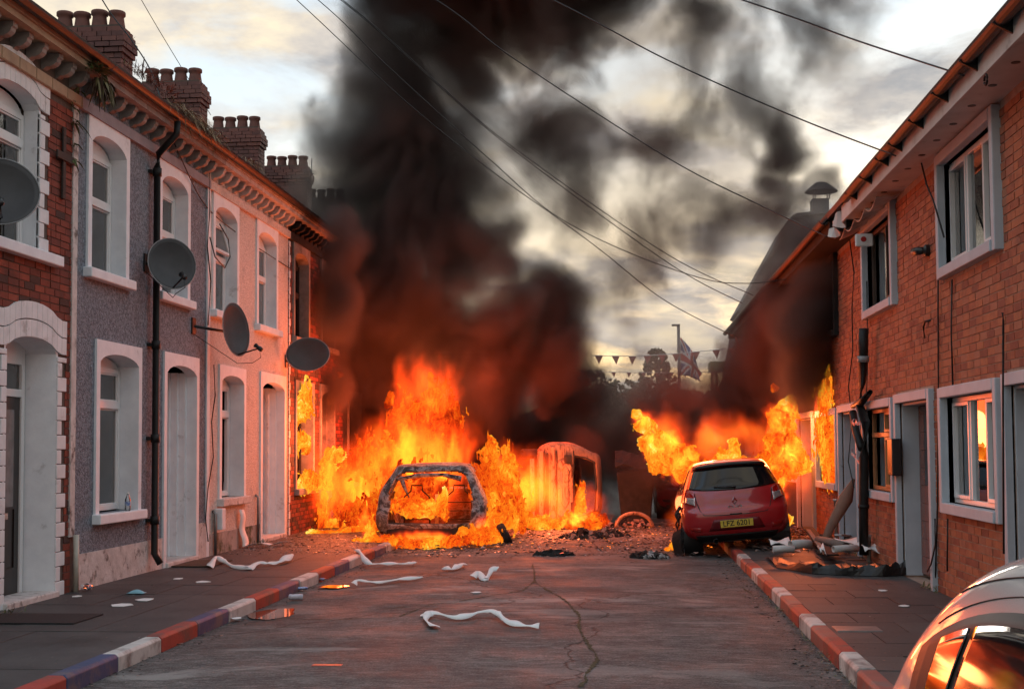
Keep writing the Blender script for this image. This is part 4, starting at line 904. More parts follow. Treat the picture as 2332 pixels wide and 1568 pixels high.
# ================================================================== vehicles
def interp(tab, z):
    if z <= tab[0][0]: return tab[0][1]
    for i in range(len(tab)-1):
        a, b = tab[i], tab[i+1]
        if z <= b[0]:
            p0 = tab[max(i-1, 0)]; p3 = tab[min(i+2, len(tab)-1)]; t = (z-a[0])/(b[0]-a[0])
            m1 = (b[1]-p0[1])/(b[0]-p0[0]); m2 = (p3[1]-a[1])/(p3[0]-a[0]) if p3[0] != a[0] else 0
            h = b[0]-a[0]; return (2*t**3-3*t**2+1)*a[1]+(t**3-2*t**2+t)*h*m1+(-2*t**3+3*t**2)*b[1]+(t**3-t**2)*h*m2
    return tab[-1][1]
class Body:
    def __init__(s, W_, RR, FF, n=3.4, cr=0.42, cf=0.6, M=None, z0=0.25, z1=1.475):
        s.W = W_; s.R = RR; s.F = FF; s.n = n; s.cr = cr; s.cf = cf; s.M = M or Matrix(); s.z0 = z0; s.z1 = z1
    def ring(s, z, nc=26, ns=34):
        w, r, f = interp(s.W, z), interp(s.R, z), interp(s.F, z); L_ = f-r; cr = min(s.cr, L_*0.45); cf = min(s.cf, L_*0.45); P = []
        for k in range(nc+1):
            a = math.pi*(1-k/nc); P.append((w*math.copysign(abs(math.cos(a))**(2/s.n), math.cos(a)), r+cr*(1-abs(math.sin(a))**(2/s.n)), z))
        for k in range(1, ns): P.append((w, r+cr+(L_-cr-cf)*k/ns, z))
        for k in range(nc+1):
            a = math.pi*k/nc; P.append((w*math.copysign(abs(math.cos(a))**(2/s.n), math.cos(a)), f-cf*(1-abs(math.sin(a))**(2/s.n)), z))
        for k in range(1, ns): P.append((-w, f-cf-(L_-cr-cf)*k/ns, z))
        return P
    def rear(s, x, z, off=0.0):
        w, r = interp(s.W, z), interp(s.R, z); q = min(0.9999, abs(x)/w)**s.n; y = r+s.cr*(1-(1-q)**(1/s.n)); return s.M @ Vector((x, y-off, z))
    def side(s, y, z, sd, off=0.0):
        w, r, f = interp(s.W, z), interp(s.R, z), interp(s.F, z)
        k = 1.0
        if y < r+s.cr: q = min(1, max(0, (r+s.cr-y)/s.cr)); k = (1-q**s.n)**(1/s.n)
        if y > f-s.cf: q = min(1, max(0, (y-f+s.cf)/s.cf)); k = (1-q**s.n)**(1/s.n)
        return s.M @ Vector((sd*(w*k+off), y, z))
    def shell(s, holes=lambda x, y, z: False, nz=44, top=True, warp=0.0, nc=26, ns=34):
        m = MB(); m.smooth = True; rings = []
        for i in range(nz+1):
            z = s.z0+(s.z1-s.z0)*i/nz; rings.append(s.ring(z, nc, ns))
        n = len(rings[0]); vs = [p for r in rings for p in r]; fs = []
        for i in range(nz):
            for k in range(n):
                q = (i*n+k, i*n+(k+1) % n, (i+1)*n+(k+1) % n, (i+1)*n+k); c = [sum(vs[a][j] for a in q)/4 for j in range(3)]
                if not holes(*c): fs.append(q)
        if top:
            c0 = len(vs); rt = rings[-1]; cxm = sum(p[1] for p in rt)/n; vs.append((0, cxm, s.z1+0.012)); fs += [((nz)*n+k, nz*n+(k+1) % n, c0) for k in range(n)]
        out_ = []
        for p in vs:
            v = Vector(p)
            if warp: v += Vector((mnoise.noise(v*3.1), mnoise.noise(v*3.1+Vector((7, 0, 0))), mnoise.noise(v*3.1+Vector((0, 9, 0)))))*warp
            out_.append(s.M @ v)
        m.add(out_, fs); return m
    def patch(s, fn, c, nu=14, nv=8, off=0.006):
        """c: four corners (a, z) bottom-left, bottom-right, top-right, top-left"""
        g = []
        for i in range(nu+1):
            u = i/nu; row = []
            for j in range(nv+1):
                v = j/nv; a = (1-v)*((1-u)*c[0][0]+u*c[1][0])+v*((1-u)*c[3][0]+u*c[2][0]); z = (1-v)*((1-u)*c[0][1]+u*c[1][1])+v*((1-u)*c[3][1]+u*c[2][1])
                row.append(fn(a, z, off))
            g.append(row)
        return g
def sheet_obj(name, g, mat, parent, solid=0.008, smooth=True):
    m = MB(); m.smooth = smooth; m.sheet(g); return m.build(name, mat, parent, solid=solid)
def wheel(parent, M, x, y, r=0.3, w=0.2, z=None, rubber=None, rimm=None, flat=1.0):
    z = r if z is None else z; RM = M @ Matrix.Translation((x, y, z)) @ Matrix.Rotation(R(90), 4, 'Y')
    m = MB(); m.smooth = True; h = w/2; m.lathe([(r*0.62, -h), (r*0.9, -h), (r*0.985, -h*0.8), (r, -h*0.5), (r, h*0.5), (r*0.985, h*0.8), (r*0.9, h), (r*0.62, h)], RM, 36, cap=False); wh = m.build('wheel', rubber or TYRE, parent)
    m = MB(); m.lathe([(r*0.62, -h*0.9), (r*0.58, -h*0.6), (r*0.2, -h*0.7), (0.0, -h*0.75)], RM, 20, cap=False); m.lathe([(r*0.62, h*0.9), (r*0.58, h*0.6), (r*0.2, h*0.7), (0.0, h*0.75)], RM, 20, cap=False); m.build('rim', rimm or ALLOY, wh); return wh
TYRE = pm('tyre_rubber', (0.018, 0.017, 0.017), (0.012, 0.012, 0.012), 10, 0.8); ALLOY = pm('alloy', (0.35, 0.35, 0.36), (0.25, 0.25, 0.26), 5, 0.35, metal=0.9)
REDP = pm('red_car_paint', (0.42, 0.008, 0.014), (0.36, 0.007, 0.012), 1.2, 0.32, coat=1.0)
BGLASS = pm('dark_car_glass', (0.008, 0.008, 0.009), None, 1, 0.05, spec=0.5, coat=0.0)
TRIM = pm('black_trim', (0.012, 0.011, 0.011), None, 5, 0.5)
LAMPR = pm('red_lamp_lens', (0.42, 0.01, 0.008), (0.3, 0.008, 0.006), 30, 0.08, coat=1.0); LAMPC = pm('clear_lamp_lens', (0.45, 0.42, 0.42), (0.25, 0.24, 0.25), 26, 0.08, coat=1.0, metal=0.4)
CHROME = pm('chrome', (0.75, 0.75, 0.77), None, 3, 0.12, metal=1.0)
WW = [(.25, .74), (.32, .80), (.45, .85), (.6, .86), (.72, .86), (.80, .852), (.90, .835), (1.0, .80), (1.06, .775), (1.15, .735), (1.25, .69), (1.35, .64), (1.42, .59), (1.455, .52), (1.475, .36)]
RRt = [(.25, .22), (.32, .10), (.45, .02), (.6, 0), (.70, .012), (.76, .055), (.90, .09), (1.0, .12), (1.06, .15), (1.15, .22), (1.25, .30), (1.35, .38), (1.42, .44), (1.455, .55), (1.475, .8)]
FFt = [(.25, 3.7), (.32, 3.85), (.45, 3.95), (.6, 3.97), (.72, 3.9), (.80, 3.75), (.90, 3.3), (1.0, 2.98), (1.06, 2.85), (1.15, 2.65), (1.25, 2.4), (1.35, 2.15), (1.42, 1.95), (1.455, 1.75), (1.475, 1.4)]
def arches(x, y, z, ys=(0.62, 3.1), r=0.34, zc=0.3):
    return abs(x) > 0.62 and any((y-a)**2+(z-zc)**2 < r*r for a in ys)
def hatchback(name, lab, M, paint, group=None, detail=True, sc_=1.0):
    B = Body(WW, RRt, FFt, M=M); t = thing(name, lab, 'car', tuple(M.translation), group)
    B.shell(lambda x, y, z: arches(x, y, z), nz=60, nc=36, ns=60).build('body', paint, t)
    m = MB(); m.box(-0.72, 0.72, 0.35, 3.6, 0.2, 0.62, M); m.build('underbody', TRIM, t)
    for y_ in (0.62, 3.1):
        m = MB(); m.smooth = True
        for sd in (-1, 1): pass
        m.lathe([(0.345, -0.86), (0.345, -0.55), (0.05, -0.55)], M @ Matrix.Translation((0, y_, 0.3)) @ Matrix.Rotation(R(90), 4, 'Y'), 24, cap=False); m.build('wheel_arch', TRIM, t)
        m = MB(); m.lathe([(0.345, 0.86), (0.345, 0.55), (0.05, 0.55)], M @ Matrix.Translation((0, y_, 0.3)) @ Matrix.Rotation(R(90), 4, 'Y'), 24, cap=False); m.build('wheel_arch', TRIM, t)
        for x_ in (-0.71, 0.71): wheel(t, M, x_, y_)
    # rear screen, spoiler, wiper
    g = []
    for i in range(29):
        u = i/28*2-1; row = []
        for j in range(13):
            v = j/12; zb = 1.015+0.05*abs(u)**2.5; zt = 1.375-0.035*abs(u)**2; z = zb+(zt-zb)*v; w = interp(WW, z); row.append(B.rear(u*w*0.945, z, 0.006))
        g.append(row)
    sheet_obj('rear_window', g, BGLASS, t)
    g = []
    for i in range(25):
        u = i/24*2-1; row = []
        for (z, of) in ((1.385-0.03*u*u, 0.008), (1.40-0.03*u*u, 0.06), (1.425-0.03*u*u, 0.07), (1.445-0.03*u*u, 0.03)): row.append(B.rear(u*interp(WW, z)*0.93, z, of))
        g.append(row)
    sheet_obj('spoiler', g, TRIM if detail else paint, t)
    m = MB(); m.tube([B.rear(0.02, 1.035, 0.03), B.rear(0.05, 1.055, 0.035), B.rear(-0.3, 1.075, 0.025)], [0.022, 0.02, 0.008], 8); m.build('wiper', TRIM, t)
    # tail lights
    for sd in (-1, 1):
        c = [(sd*0.63, 0.80), (sd*0.84, 0.86), (sd*0.765, 1.055), (sd*0.62, 1.005)]
        def rw(a, z, off): 
            w = interp(WW, z); return B.rear(math.copysign(min(abs(a), w*0.998), a), z, off)
        l = sheet_obj('tail_light', B.patch(rw, c, 12, 12, 0.012), LAMPR, t, 0.012)
        c2 = [(sd*0.64, 0.815), (sd*0.78, 0.865), (sd*0.765, 0.945), (sd*0.635, 0.925)]
        sheet_obj('lens', B.patch(rw, c2, 8, 8, 0.020), LAMPC, l, 0.006)
        sheet_obj('lens_rim', B.patch(rw, [(sd*0.628, 0.803), (sd*0.642, 0.808), (sd*0.637, 0.935), (sd*0.62, 0.935)], 2, 8, 0.022), CHROME, l, 0.004)
        # side glass and handle
        for (ya, yb, nm) in ((0.72, 1.35, 'quarter_window'), (1.42, 2.42, 'side_window')):
            g = []
            for i in range(13):
                yy = ya+(yb-ya)*i/12; g.append([B.side(min(yy, interp(FFt, z)-0.25), z, sd, 0.006) for z in (1.0, 1.07, 1.15, 1.23, 1.31, 1.36)])
            sheet_obj(nm, g, BGLASS, t)
    # tailgate shut line, bumper crease, painted shade of the plate recess, reflectors, diffuser, exhaust
    m = MB(); ln = [(-0.615, 0.99), (-0.60, 0.86), (-0.56, 0.73), (-0.5, 0.655), (-0.3, 0.64), (0, 0.635), (0.3, 0.64), (0.5, 0.655), (0.56, 0.73), (0.60, 0.86), (0.615, 0.99)]
    m.tube([B.rear(x, z, 0.0015) for x, z in ln], 0.006, 6); m.build('tailgate_seam', TRIM, t)
    sheet_obj('plate_recess_shade', B.patch(B.rear, [(-0.45, 0.40), (0.45, 0.40), (0.36, 0.575), (-0.36, 0.575)], 14, 4, 0.003), pm(name+'_recess', (0.16, 0.006, 0.01), None, 1, 0.4), t, 0.004)  # surface patch with the recess shade put into a darker red
    sheet_obj('handle_recess', B.patch(B.rear, [(-0.09, 0.635), (0.09, 0.635), (0.10, 0.655), (-0.10, 0.655)], 4, 2, 0.008), TRIM, t, 0.004)
    for sd in (-1, 1): sheet_obj('fog_lamp', B.patch(B.rear, [(sd*0.56, 0.39), (sd*0.72, 0.42), (sd*0.74, 0.47), (sd*0.56, 0.46)], 6, 3, 0.006), LAMPR if detail else TRIM, t, 0.004)
    sheet_obj('lower_bumper', B.patch(B.rear, [(-0.6, 0.235), (0.6, 0.235), (0.66, 0.335), (-0.66, 0.335)], 16, 3, 0.010), TRIM, t, 0.01)
    m = MB(); m.tube([M @ Vector((-0.35, 0.02, 0.24)), M @ Vector((-0.35, 0.5, 0.25))], 0.035, 12, cap=False); m.build('exhaust', MET, t)
    return t, B
# --- the red hatchback astride the right kerb
CX = (on_z(1575, 1262, 0).x+on_z(1788, 1252, PZ).x)/2
Mc = Matrix.Translation((CX, 18.75, 0.055)) @ Matrix.Rotation(R(-0.5), 4, 'Z') @ Matrix.Rotation(R(-4.8), 4, 'Y') @ Matrix.Diagonal((0.89, 0.96, 0.92, 1))
car, BC_ = hatchback('hatchback_car', 'red hatchback seen from behind with its right wheels up on the kerb', Mc, REDP)
def rear_text(txt, size, x, z, mat, parent, nm, ext=0.003, off=0.012, B=BC_, sx=1.0):
    cu = bpy.data.curves.new(nm, 'FONT'); cu.body = txt; cu.size = size; cu.extrude = ext; cu.align_x = 'CENTER'; cu.align_y = 'CENTER'; cu.materials.append(mat); cu.offset = size*0.012
    loc = B.M.inverted() @ B.rear(x, z, off); return text_mesh(nm, cu, parent, B.M @ Matrix.Translation(loc) @ Matrix.Rotation(R(90), 4, 'X') @ Matrix.Diagonal((sx, 1, 1, 1)))
PLY = pm('number_plate_yellow', (0.68, 0.50, 0.05), (0.6, 0.43, 0.05), 8, 0.5, dirt=(0.3, 0.22, 0.06), dscale=12, dpos=(0.6, 0.8)); INK = pm('plate_black', (0.01, 0.01, 0.01), None, 3, 0.6)
pc = BC_.M.inverted() @ BC_.rear(0.0, 0.50, 0.014); m = MB(); m.box(-0.26, 0.26, pc.y-0.008, pc.y, 0.445, 0.556, BC_.M); pl = m.build('number_plate', PLY, car, bevel=0.003)
rear_text('LFZ 6201', 0.115, 0, 0.501, INK, pl, 'plate_lettering', 0.0015, 0.0235, sx=1.0)
rear_text('CLIO', 0.062, 0.0, 0.755, CHROME, car, 'model_lettering', 0.003, 0.01, sx=1.6)
em = BC_.M.inverted() @ BC_.rear(0, 0.845, 0.012); m = MB()
def dia(w, h, y): return [(0, y, h), (w, y, 0), (0, y, -h), (-w, y, 0)]
vs = [Vector(em)+Vector(p) for p in dia(0.045, 0.062, 0)+dia(0.019, 0.030, -0.002)+dia(0.032, 0.046, -0.018)]
m.add([BC_.M @ v for v in vs], [(0, 1, 9, 8), (1, 2, 10, 9), (2, 3, 11, 10), (3, 0, 8, 11), (8, 9, 5, 4), (9, 10, 6, 5), (10, 11, 7, 6), (11, 8, 4, 7)]); m.build('badge', CHROME, car)
# the melted left flank: curled strips of paint and trim
m = MB(); r = random.Random(4)
for k in range(16):
    y_ = r.uniform(0.15, 0.9); z_ = r.uniform(0.15, 0.85); p = Mc @ Vector((-0.86, y_, z_)); L_ = r.uniform(0.1, 0.3); m.tube([p, p+Vector((-r.uniform(0.02, 0.08), r.uniform(-.04, .04), -L_*0.5)), p+Vector((-r.uniform(0.0, 0.06), r.uniform(-.05, .05), -L_))], [0.02, 0.014, 0.004], 5)
o = m.build('melted_trim', CHAR, car); o['kind'] = 'stuff'
m = MB(); a = Mc @ Vector((-0.87, 0.22, 0.48)); m.sheet([[a+Vector((-0.04*i-0.02*math.sin(j), 0.05*i, -0.07*j-0.03*i)) for j in range(8)] for i in range(4)]); m.build('torn_wheel_arch', CHAR, car, solid=0.012)
# --- a second red car behind it
M2 = Matrix.Translation((1.55, 28.5, 0.03)) @ Matrix.Rotation(R(-3), 4, 'Y')
hatchback('parked_car', 'darker red car parked farther down behind the red hatchback, one tail light showing', M2, REDP, detail=False)

# --- the burnt out shell on the left
BURN = new_mat('burnt_metal'); nt = BURN.node_tree; b = nd(nt, 'ShaderNodeBsdfPrincipled'); o = nd(nt, 'ShaderNodeOutputMaterial'); nt.links.new(b.outputs[0], o.inputs[0]); v = pos_vec(nt)
c = ramp(nt, noise_(nt, v, 3.2, 9, 0.7, 0.6), [(0.36, (0.012, 0.011, 0.011)), (0.46, (0.06, 0.055, 0.055)), (0.52, (0.33, 0.33, 0.34)), (0.58, (0.07, 0.05, 0.045)), (0.68, (0.38, 0.36, 0.36))]).outputs[0]; nt.links.new(c, b.inputs['Base Color']); b.inputs['Roughness'].default_value = 0.8; b.inputs['Metallic'].default_value = 0.1
bp = nd(nt, 'ShaderNodeBump', i={'Strength': 0.8, 'Distance': 0.02}); nt.links.new(noise_(nt, v, 14, 6, 0.7), bp.inputs['Height']); nt.links.new(bp.outputs[0], b.inputs['Normal'])
ASH = new_mat('firelit_ash_metal'); nt = ASH.node_tree; b = nd(nt, 'ShaderNodeBsdfPrincipled'); o = nd(nt, 'ShaderNodeOutputMaterial'); nt.links.new(b.outputs[0], o.inputs[0]); v = pos_vec(nt, (1.5, 1.5, 0.7))
c = ramp(nt, noise_(nt, v, 4.0, 9, 0.7, 1.2), [(0.38, (0.06, 0.03, 0.02)), (0.44, (0.30, 0.16, 0.09)), (0.56, (0.40, 0.23, 0.14)), (0.6, (0.10, 0.05, 0.03)), (0.66, (0.34, 0.19, 0.12)), (0.78, (0.15, 0.08, 0.05))]).outputs[0]; nt.links.new(c, b.inputs['Base Color']); b.inputs['Roughness'].default_value = 0.8  # ash tones tinted with the orange light of the fire
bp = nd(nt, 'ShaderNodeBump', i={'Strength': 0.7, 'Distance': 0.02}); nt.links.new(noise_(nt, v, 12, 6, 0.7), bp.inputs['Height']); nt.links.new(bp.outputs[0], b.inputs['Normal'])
sx_ = on_y(971, 1235, 21.2).x; Ms = Matrix.Translation((sx_+0.06, 21.15, -0.12)) @ Matrix.Rotation(R(2), 4, 'Z') @ Matrix.Diagonal((1.03, 1, 0.985, 1))
Bs = Body(WW, RRt, FFt, M=Ms, n=5.5, cr=0.2, cf=0.5, z0=0.22)
t = thing('burnt_car_shell', 'burnt-out hatchback shell with an empty tailgate opening, flames all round it', 'car wreck', tuple(Ms.translation))
def hs(x, y, z):
    if y < 1.0 and abs(x) < 0.655-0.11*max(0, (z-1.0)/0.3) and 0.50 < z < 1.365-0.07*(abs(x)/0.55)**6: return True
    if abs(x) > 0.5 and 0.98 < z < 1.33 and (0.75 < y < 1.35 or 1.47 < y < 2.5): return True
    if y > 2.0 and z > 1.0 and abs(x) < 0.55 and z < 1.38: return True
    return arches(x, y, z)
Bs.shell(hs, nz=64, nc=44, ns=60, warp=0.03).build('body', BURN, t, solid=0.035)
m = MB(); m.box(-0.70, 0.62, 0.02, 0.12, 0.30, 0.50, Ms @ Matrix.Rotation(R(1.5), 4, 'Y')); m.build('bumper_beam', CHAR, t, bevel=0.02)
m = MB(); m.box(-0.66, 0.66, 0.3, 3.3, 0.30, 0.36, Ms); m.build('floor_pan', CHAR, t)
for sx in (-0.36, 0.36):
    m = MB(); m.tube([Ms @ Vector((sx+a, 1.3, z)) for a, z in ((-0.22, 0.4), (-0.21, 0.9), (-0.1, 1.0), (-0.09, 1.1), (0.09, 1.1), (0.1, 1.0), (0.21, 0.9), (0.22, 0.4))], 0.014, 6)
    for k in range(3): m.tube([Ms @ Vector((sx-0.21, 1.3, 0.5+0.15*k)), Ms @ Vector((sx+0.21, 1.3, 0.5+0.15*k))], 0.008, 5)
    m.build('seat_frame', CHAR, t)
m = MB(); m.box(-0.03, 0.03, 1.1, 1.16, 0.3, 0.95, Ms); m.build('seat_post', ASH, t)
m = MB(); m.tube([Ms @ Vector((-0.50, 0.36, 1.27)), Ms @ Vector((-0.44, 0.30, 1.1)), Ms @ Vector((-0.36, 0.28, 0.92))], [0.045, 0.03, 0.008], 7); m.build('hinge_strut', BURN, t)
m = MB(); m.tube([Ms @ Vector((x, 0.13, z)) for x, z in ((-0.55, 1.23), (-0.2, 1.30), (0.2, 1.31), (0.5, 1.24))], [0.03, 0.035, 0.03, 0.05], 7); m.build('roof_lip', BURN, t)
for x_ in (-0.72, 0.72):
    for y_ in (0.62, 3.1):
        wh = MB(); wh.lathe([(0.2, -0.07), (0.19, 0), (0.2, 0.07)], Ms @ Matrix.Translation((x_, y_, 0.33)) @ Matrix.Rotation(R(90), 4, 'Y'), 20, cap=False); wh.build('bare_rim', CHAR, t, solid=0.02)
# --- the car lying on its side
ox = on_y(1222, 1100, 25.6).x; Mo = Matrix.Translation((ox-0.23, 25.6, 0.84)) @ Matrix.Rotation(R(90), 4, 'Y')
Bo = Body(WW, RRt, FFt, M=Mo, n=5.0, cr=0.22, cf=0.4, z0=0.24)
t = thing('overturned_car', 'burnt car lying on its side, underside left and hollow roof frame right', 'car wreck', (ox+0.5, 25.6, 0))
def ho(x, y, z):
    if y < 1.2 and abs(x) < 0.60-0.12*max(0, (z-1.0)/0.3) and 0.97 < z < 1.40: return True
    if abs(x) > 0.5 and 0.98 < z < 1.36 and 0.6 < y < 2.5: return True
    if y > 2.0 and z > 1.0 and z < 1.4: return True
    return arches(x, y, z)
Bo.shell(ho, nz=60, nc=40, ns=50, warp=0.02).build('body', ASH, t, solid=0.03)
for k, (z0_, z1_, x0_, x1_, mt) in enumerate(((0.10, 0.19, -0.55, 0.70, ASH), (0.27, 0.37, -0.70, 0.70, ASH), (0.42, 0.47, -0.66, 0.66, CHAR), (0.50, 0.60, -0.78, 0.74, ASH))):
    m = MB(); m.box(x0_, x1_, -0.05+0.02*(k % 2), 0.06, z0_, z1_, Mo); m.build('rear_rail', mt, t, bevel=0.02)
m = MB(); m.smooth = False
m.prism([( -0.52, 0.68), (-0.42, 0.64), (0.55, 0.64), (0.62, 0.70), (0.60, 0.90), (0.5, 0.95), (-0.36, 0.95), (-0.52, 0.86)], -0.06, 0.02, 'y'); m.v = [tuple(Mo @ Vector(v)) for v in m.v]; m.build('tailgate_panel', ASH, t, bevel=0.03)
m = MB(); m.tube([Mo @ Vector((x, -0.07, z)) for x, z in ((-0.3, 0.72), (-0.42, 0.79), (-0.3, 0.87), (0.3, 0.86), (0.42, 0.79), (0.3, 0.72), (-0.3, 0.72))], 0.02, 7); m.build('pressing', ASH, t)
for zz_ in (0.63, 0.965, 0.395): m = MB(); m.tube([Mo @ Vector((x, -0.045, zz_+0.01*math.sin(x*9))) for x in [-0.7+0.07*k for k in range(21)]], 0.016, 6); m.build('panel_gap', CHAR, t)
m = MB(); m.tube([Mo @ Vector((x, -0.03, z)) for x, z in ((-0.60, 0.99), (-0.56, 1.2), (-0.48, 1.37), (0, 1.41), (0.48, 1.37), (0.56, 1.2), (0.60, 0.99))], 0.02, 6); m.build('window_flange', CHAR, t)
m = MB(); m.box(-0.62, -0.44, -0.075, -0.02, 0.78, 0.93, Mo); m.box(0.30, 0.55, -0.07, -0.02, 0.90, 0.96, Mo); o = m.build('lamp_opening', CHAR, t, bevel=0.02); o['kind'] = 'stuff'
m = MB(); m.box(-0.72, 0.72, 0.3, 3.4, 0.22, 0.30, Mo); m.build('floor_pan', BURN, t)
m = MB(); m.tube([Mo @ Vector((x, 0.6, 0.2)) for x in (-0.7, 0.7)], 0.04, 8); m.build('axle', CHAR, t)
for x_ in (-0.66, 0.66):
    for y_ in (0.62, 3.1): wheel(t, Mo, x_, y_, r=0.27, w=0.16, z=0.14, rubber=CHAR, rimm=BURN)
m = MB(); m.tube([Mo @ Vector((-0.2, -0.02, 0.12)), Mo @ Vector((-0.2, 0.3, 0.14)), Mo @ Vector((-0.1, 2.2, 0.16))], 0.03, 8); m.build('exhaust', BURN, t)

# --- the silver car at the right edge of the picture, its tail to the fire
SILV = new_mat('silver_car_paint'); nt = SILV.node_tree; b = nd(nt, 'ShaderNodeBsdfPrincipled'); o = nd(nt, 'ShaderNodeOutputMaterial'); nt.links.new(b.outputs[0], o.inputs[0]); v = pos_vec(nt)
fl = noise_(nt, v, 900, 2, 0.5); c = ramp(nt, fl, [(0.35, (0.40, 0.41, 0.42)), (0.65, (0.56, 0.57, 0.58))]).outputs[0]; nt.links.new(c, b.inputs['Base Color']); b.inputs['Metallic'].default_value = 0.45; b.inputs['Roughness'].default_value = 0.38; b.inputs['Coat Weight'].default_value = 1.0; b.inputs['Coat Roughness'].default_value = 0.05
SW = [(.25, .76), (.4, .84), (.6, .87), (.8, .865), (.95, .845), (1.02, .82), (1.1, .80), (1.2, .765), (1.3, .72), (1.38, .665), (1.43, .60), (1.46, .50), (1.48, .34)]
SR = [(.25, .2), (.4, .04), (.6, 0), (.8, .03), (.95, .07), (1.02, .10), (1.1, .16), (1.2, .26), (1.3, .40), (1.38, .56), (1.43, .74), (1.46, .95), (1.48, 1.3)]
SF = [(.25, 3.9), (.4, 4.0), (.6, 4.02), (.8, 3.9), (.95, 3.3), (1.02, 3.1), (1.1, 2.95), (1.2, 2.75), (1.3, 2.5), (1.38, 2.3), (1.43, 2.15), (1.46, 2.0), (1.48, 1.8)]
Mv = Matrix.Translation((1.52, 4.0, -0.0)) @ Matrix.Rotation(R(180), 4, 'Z') @ Matrix.Diagonal((1, 1, 0.95, 1))
Bv = Body(SW, SR, SF, M=Mv, n=2.9, cr=0.5, cf=0.7, z0=0.25, z1=1.48)
t = thing('silver_car', 'silver car cropped by the bottom right corner, fire reflected in its side windows', 'car', tuple(Mv.translation))
Bv.shell(lambda x, y, z: arches(x, y, z, (0.75, 3.2)), nz=70, nc=60, ns=70).build('body', SILV, t)
m = MB(); m.box(-0.7, 0.7, 0.4, 3.7, 0.2, 0.6, Mv); m.build('underbody', TRIM, t)
for sd in (-1, 1):
    def wz(y): # window line: arched top falling to the tail
        u = (y-0.62)/2.1; return 1.0+0.335*max(0.0, 1-abs(u-0.5)**2.6*4.6)**0.6 if 0 < u < 1 else 1.0
    def glass_strip(nm, ya, yb, pad, off, mat):
        g = []
        for i in range(31):
            yy = ya+(yb-ya)*i/30; zt = max(0.985, wz(yy)-pad); g.append([Bv.side(yy, 0.97+pad*0.4+(zt-0.97-pad*0.4)*j/8, sd, off) for j in range(9)])
        return sheet_obj(nm, g, mat, t, 0.004)
    glass_strip('window_seal', 0.64, 2.70, 0.0, 0.002, TRIM)
    glass_strip('quarter_window', 0.80, 0.98, 0.03, 0.008, BGLASS); glass_strip('rear_door_window', 1.02, 1.62, 0.03, 0.008, BGLASS); glass_strip('front_door_window', 1.70, 2.62, 0.03, 0.008, BGLASS)
    # door frame seam arching above the glass, and the roof rail channel
    m = MB(); m.tube([Bv.side(y, wz(y)+0.035, sd, 0.0015) for y in [0.70+1.95*k/40 for k in range(41)]], 0.0016, 6); m.build('door_seam', TRIM, t)
    m = MB(); pts = []
    for k in range(41):
        y = 0.72+1.9*k/40; z = 1.405-0.10*(2*abs(k/40-0.5))**3; pts.append(Bv.side(max(y, interp(SR, z)+0.12), z, sd, 0.002))
    m.tube(pts, 0.002, 6); m.build('roof_channel', TRIM, t)
    m = MB(); m.tube([Bv.side(1.66, 0.45+0.08*k, sd, 0.001) for k in range(8)], 0.003, 5); m.build('door_gap', TRIM, t)
    for y_ in (0.75, 3.2): wheel(t, Mv, sd*0.74, y_, z=0.33, r=0.31)
g = []
for i in range(21):
    u = i/20*2-1; row = []
    for j in range(9):
        z = 1.0+(1.36-1.0)*j/8; row.append(Bv.rear(u*interp(SW, z)*0.8, z, 0.006))
    g.append(row)
sheet_obj('rear_window', g, BGLASS, t)
for sd in (-1, 1): sheet_obj('tail_light', Bv.patch(Bv.rear, [(sd*0.6, 0.72), (sd*0.8, 0.74), (sd*0.78, 0.96), (sd*0.6, 0.94)], 8, 6, 0.008), LAMPR, t)
# the sooty bin and loose tyre beside the wrecks
p = on_z(1452, 1207, 0); PB = p.y+1.2; bx_ = on_y(1450, 1200, PB).x; t = thing('wheelie_bin', 'soot blackened half melted bin standing left of the red hatchback', 'bin', (bx_, PB, 0))
m = MB(); m.add([(bx_-0.30, PB-0.3, 0.05), (bx_+0.28, PB-0.3, 0.05), (bx_+0.28, PB+0.3, 0.05), (bx_-0.30, PB+0.3, 0.05), (bx_-0.39, PB-0.38, 1.1), (bx_+0.36, PB-0.4, 1.18), (bx_+0.36, PB+0.36, 1.18), (bx_-0.39, PB+0.36, 1.12)], [(0, 1, 5, 4), (1, 2, 6, 5), (2, 3, 7, 6), (3, 0, 4, 7), (0, 3, 2, 1), (4, 5, 6, 7)]); m.build('bin_body', CHAR, t, bevel=0.03)
m = MB(); m.sheet([[Vector((bx_-0.42+0.16*i, PB-0.42+0.12*j, 1.2+0.06*math.sin(i*1.3+j)+0.04*j)) for j in range(8)] for i in range(6)]); m.build('lid', CHAR, t, solid=0.03)
for sx in (-0.26, 0.26): m = MB(); m.lathe([(0.1, -0.03), (0.1, 0.03)], Matrix.Translation((bx_+sx, PB+0.3, 0.1)) @ Matrix.Rotation(R(90), 4, 'Y'), 14); m.build('wheel', CHAR, t)
p = on_z(1147, 1243, 0)
m = MB(); m.smooth = True; m.lathe([(0.17, -0.08), (0.25, -0.09), (0.28, -0.05), (0.28, 0.05), (0.25, 0.09), (0.17, 0.08)], Matrix.Translation((p.x, p.y+0.2, 0.17)) @ Matrix.Scale(0.72, 4) @ Matrix.Rotation(R(-20), 4, 'X') @ Matrix.Rotation(R(62), 4, 'Y'), 24, cap=False); tag(m.build('loose_tyre', CHAR), 'charred tyre leaning on the road right of the burnt shell', 'tyre')
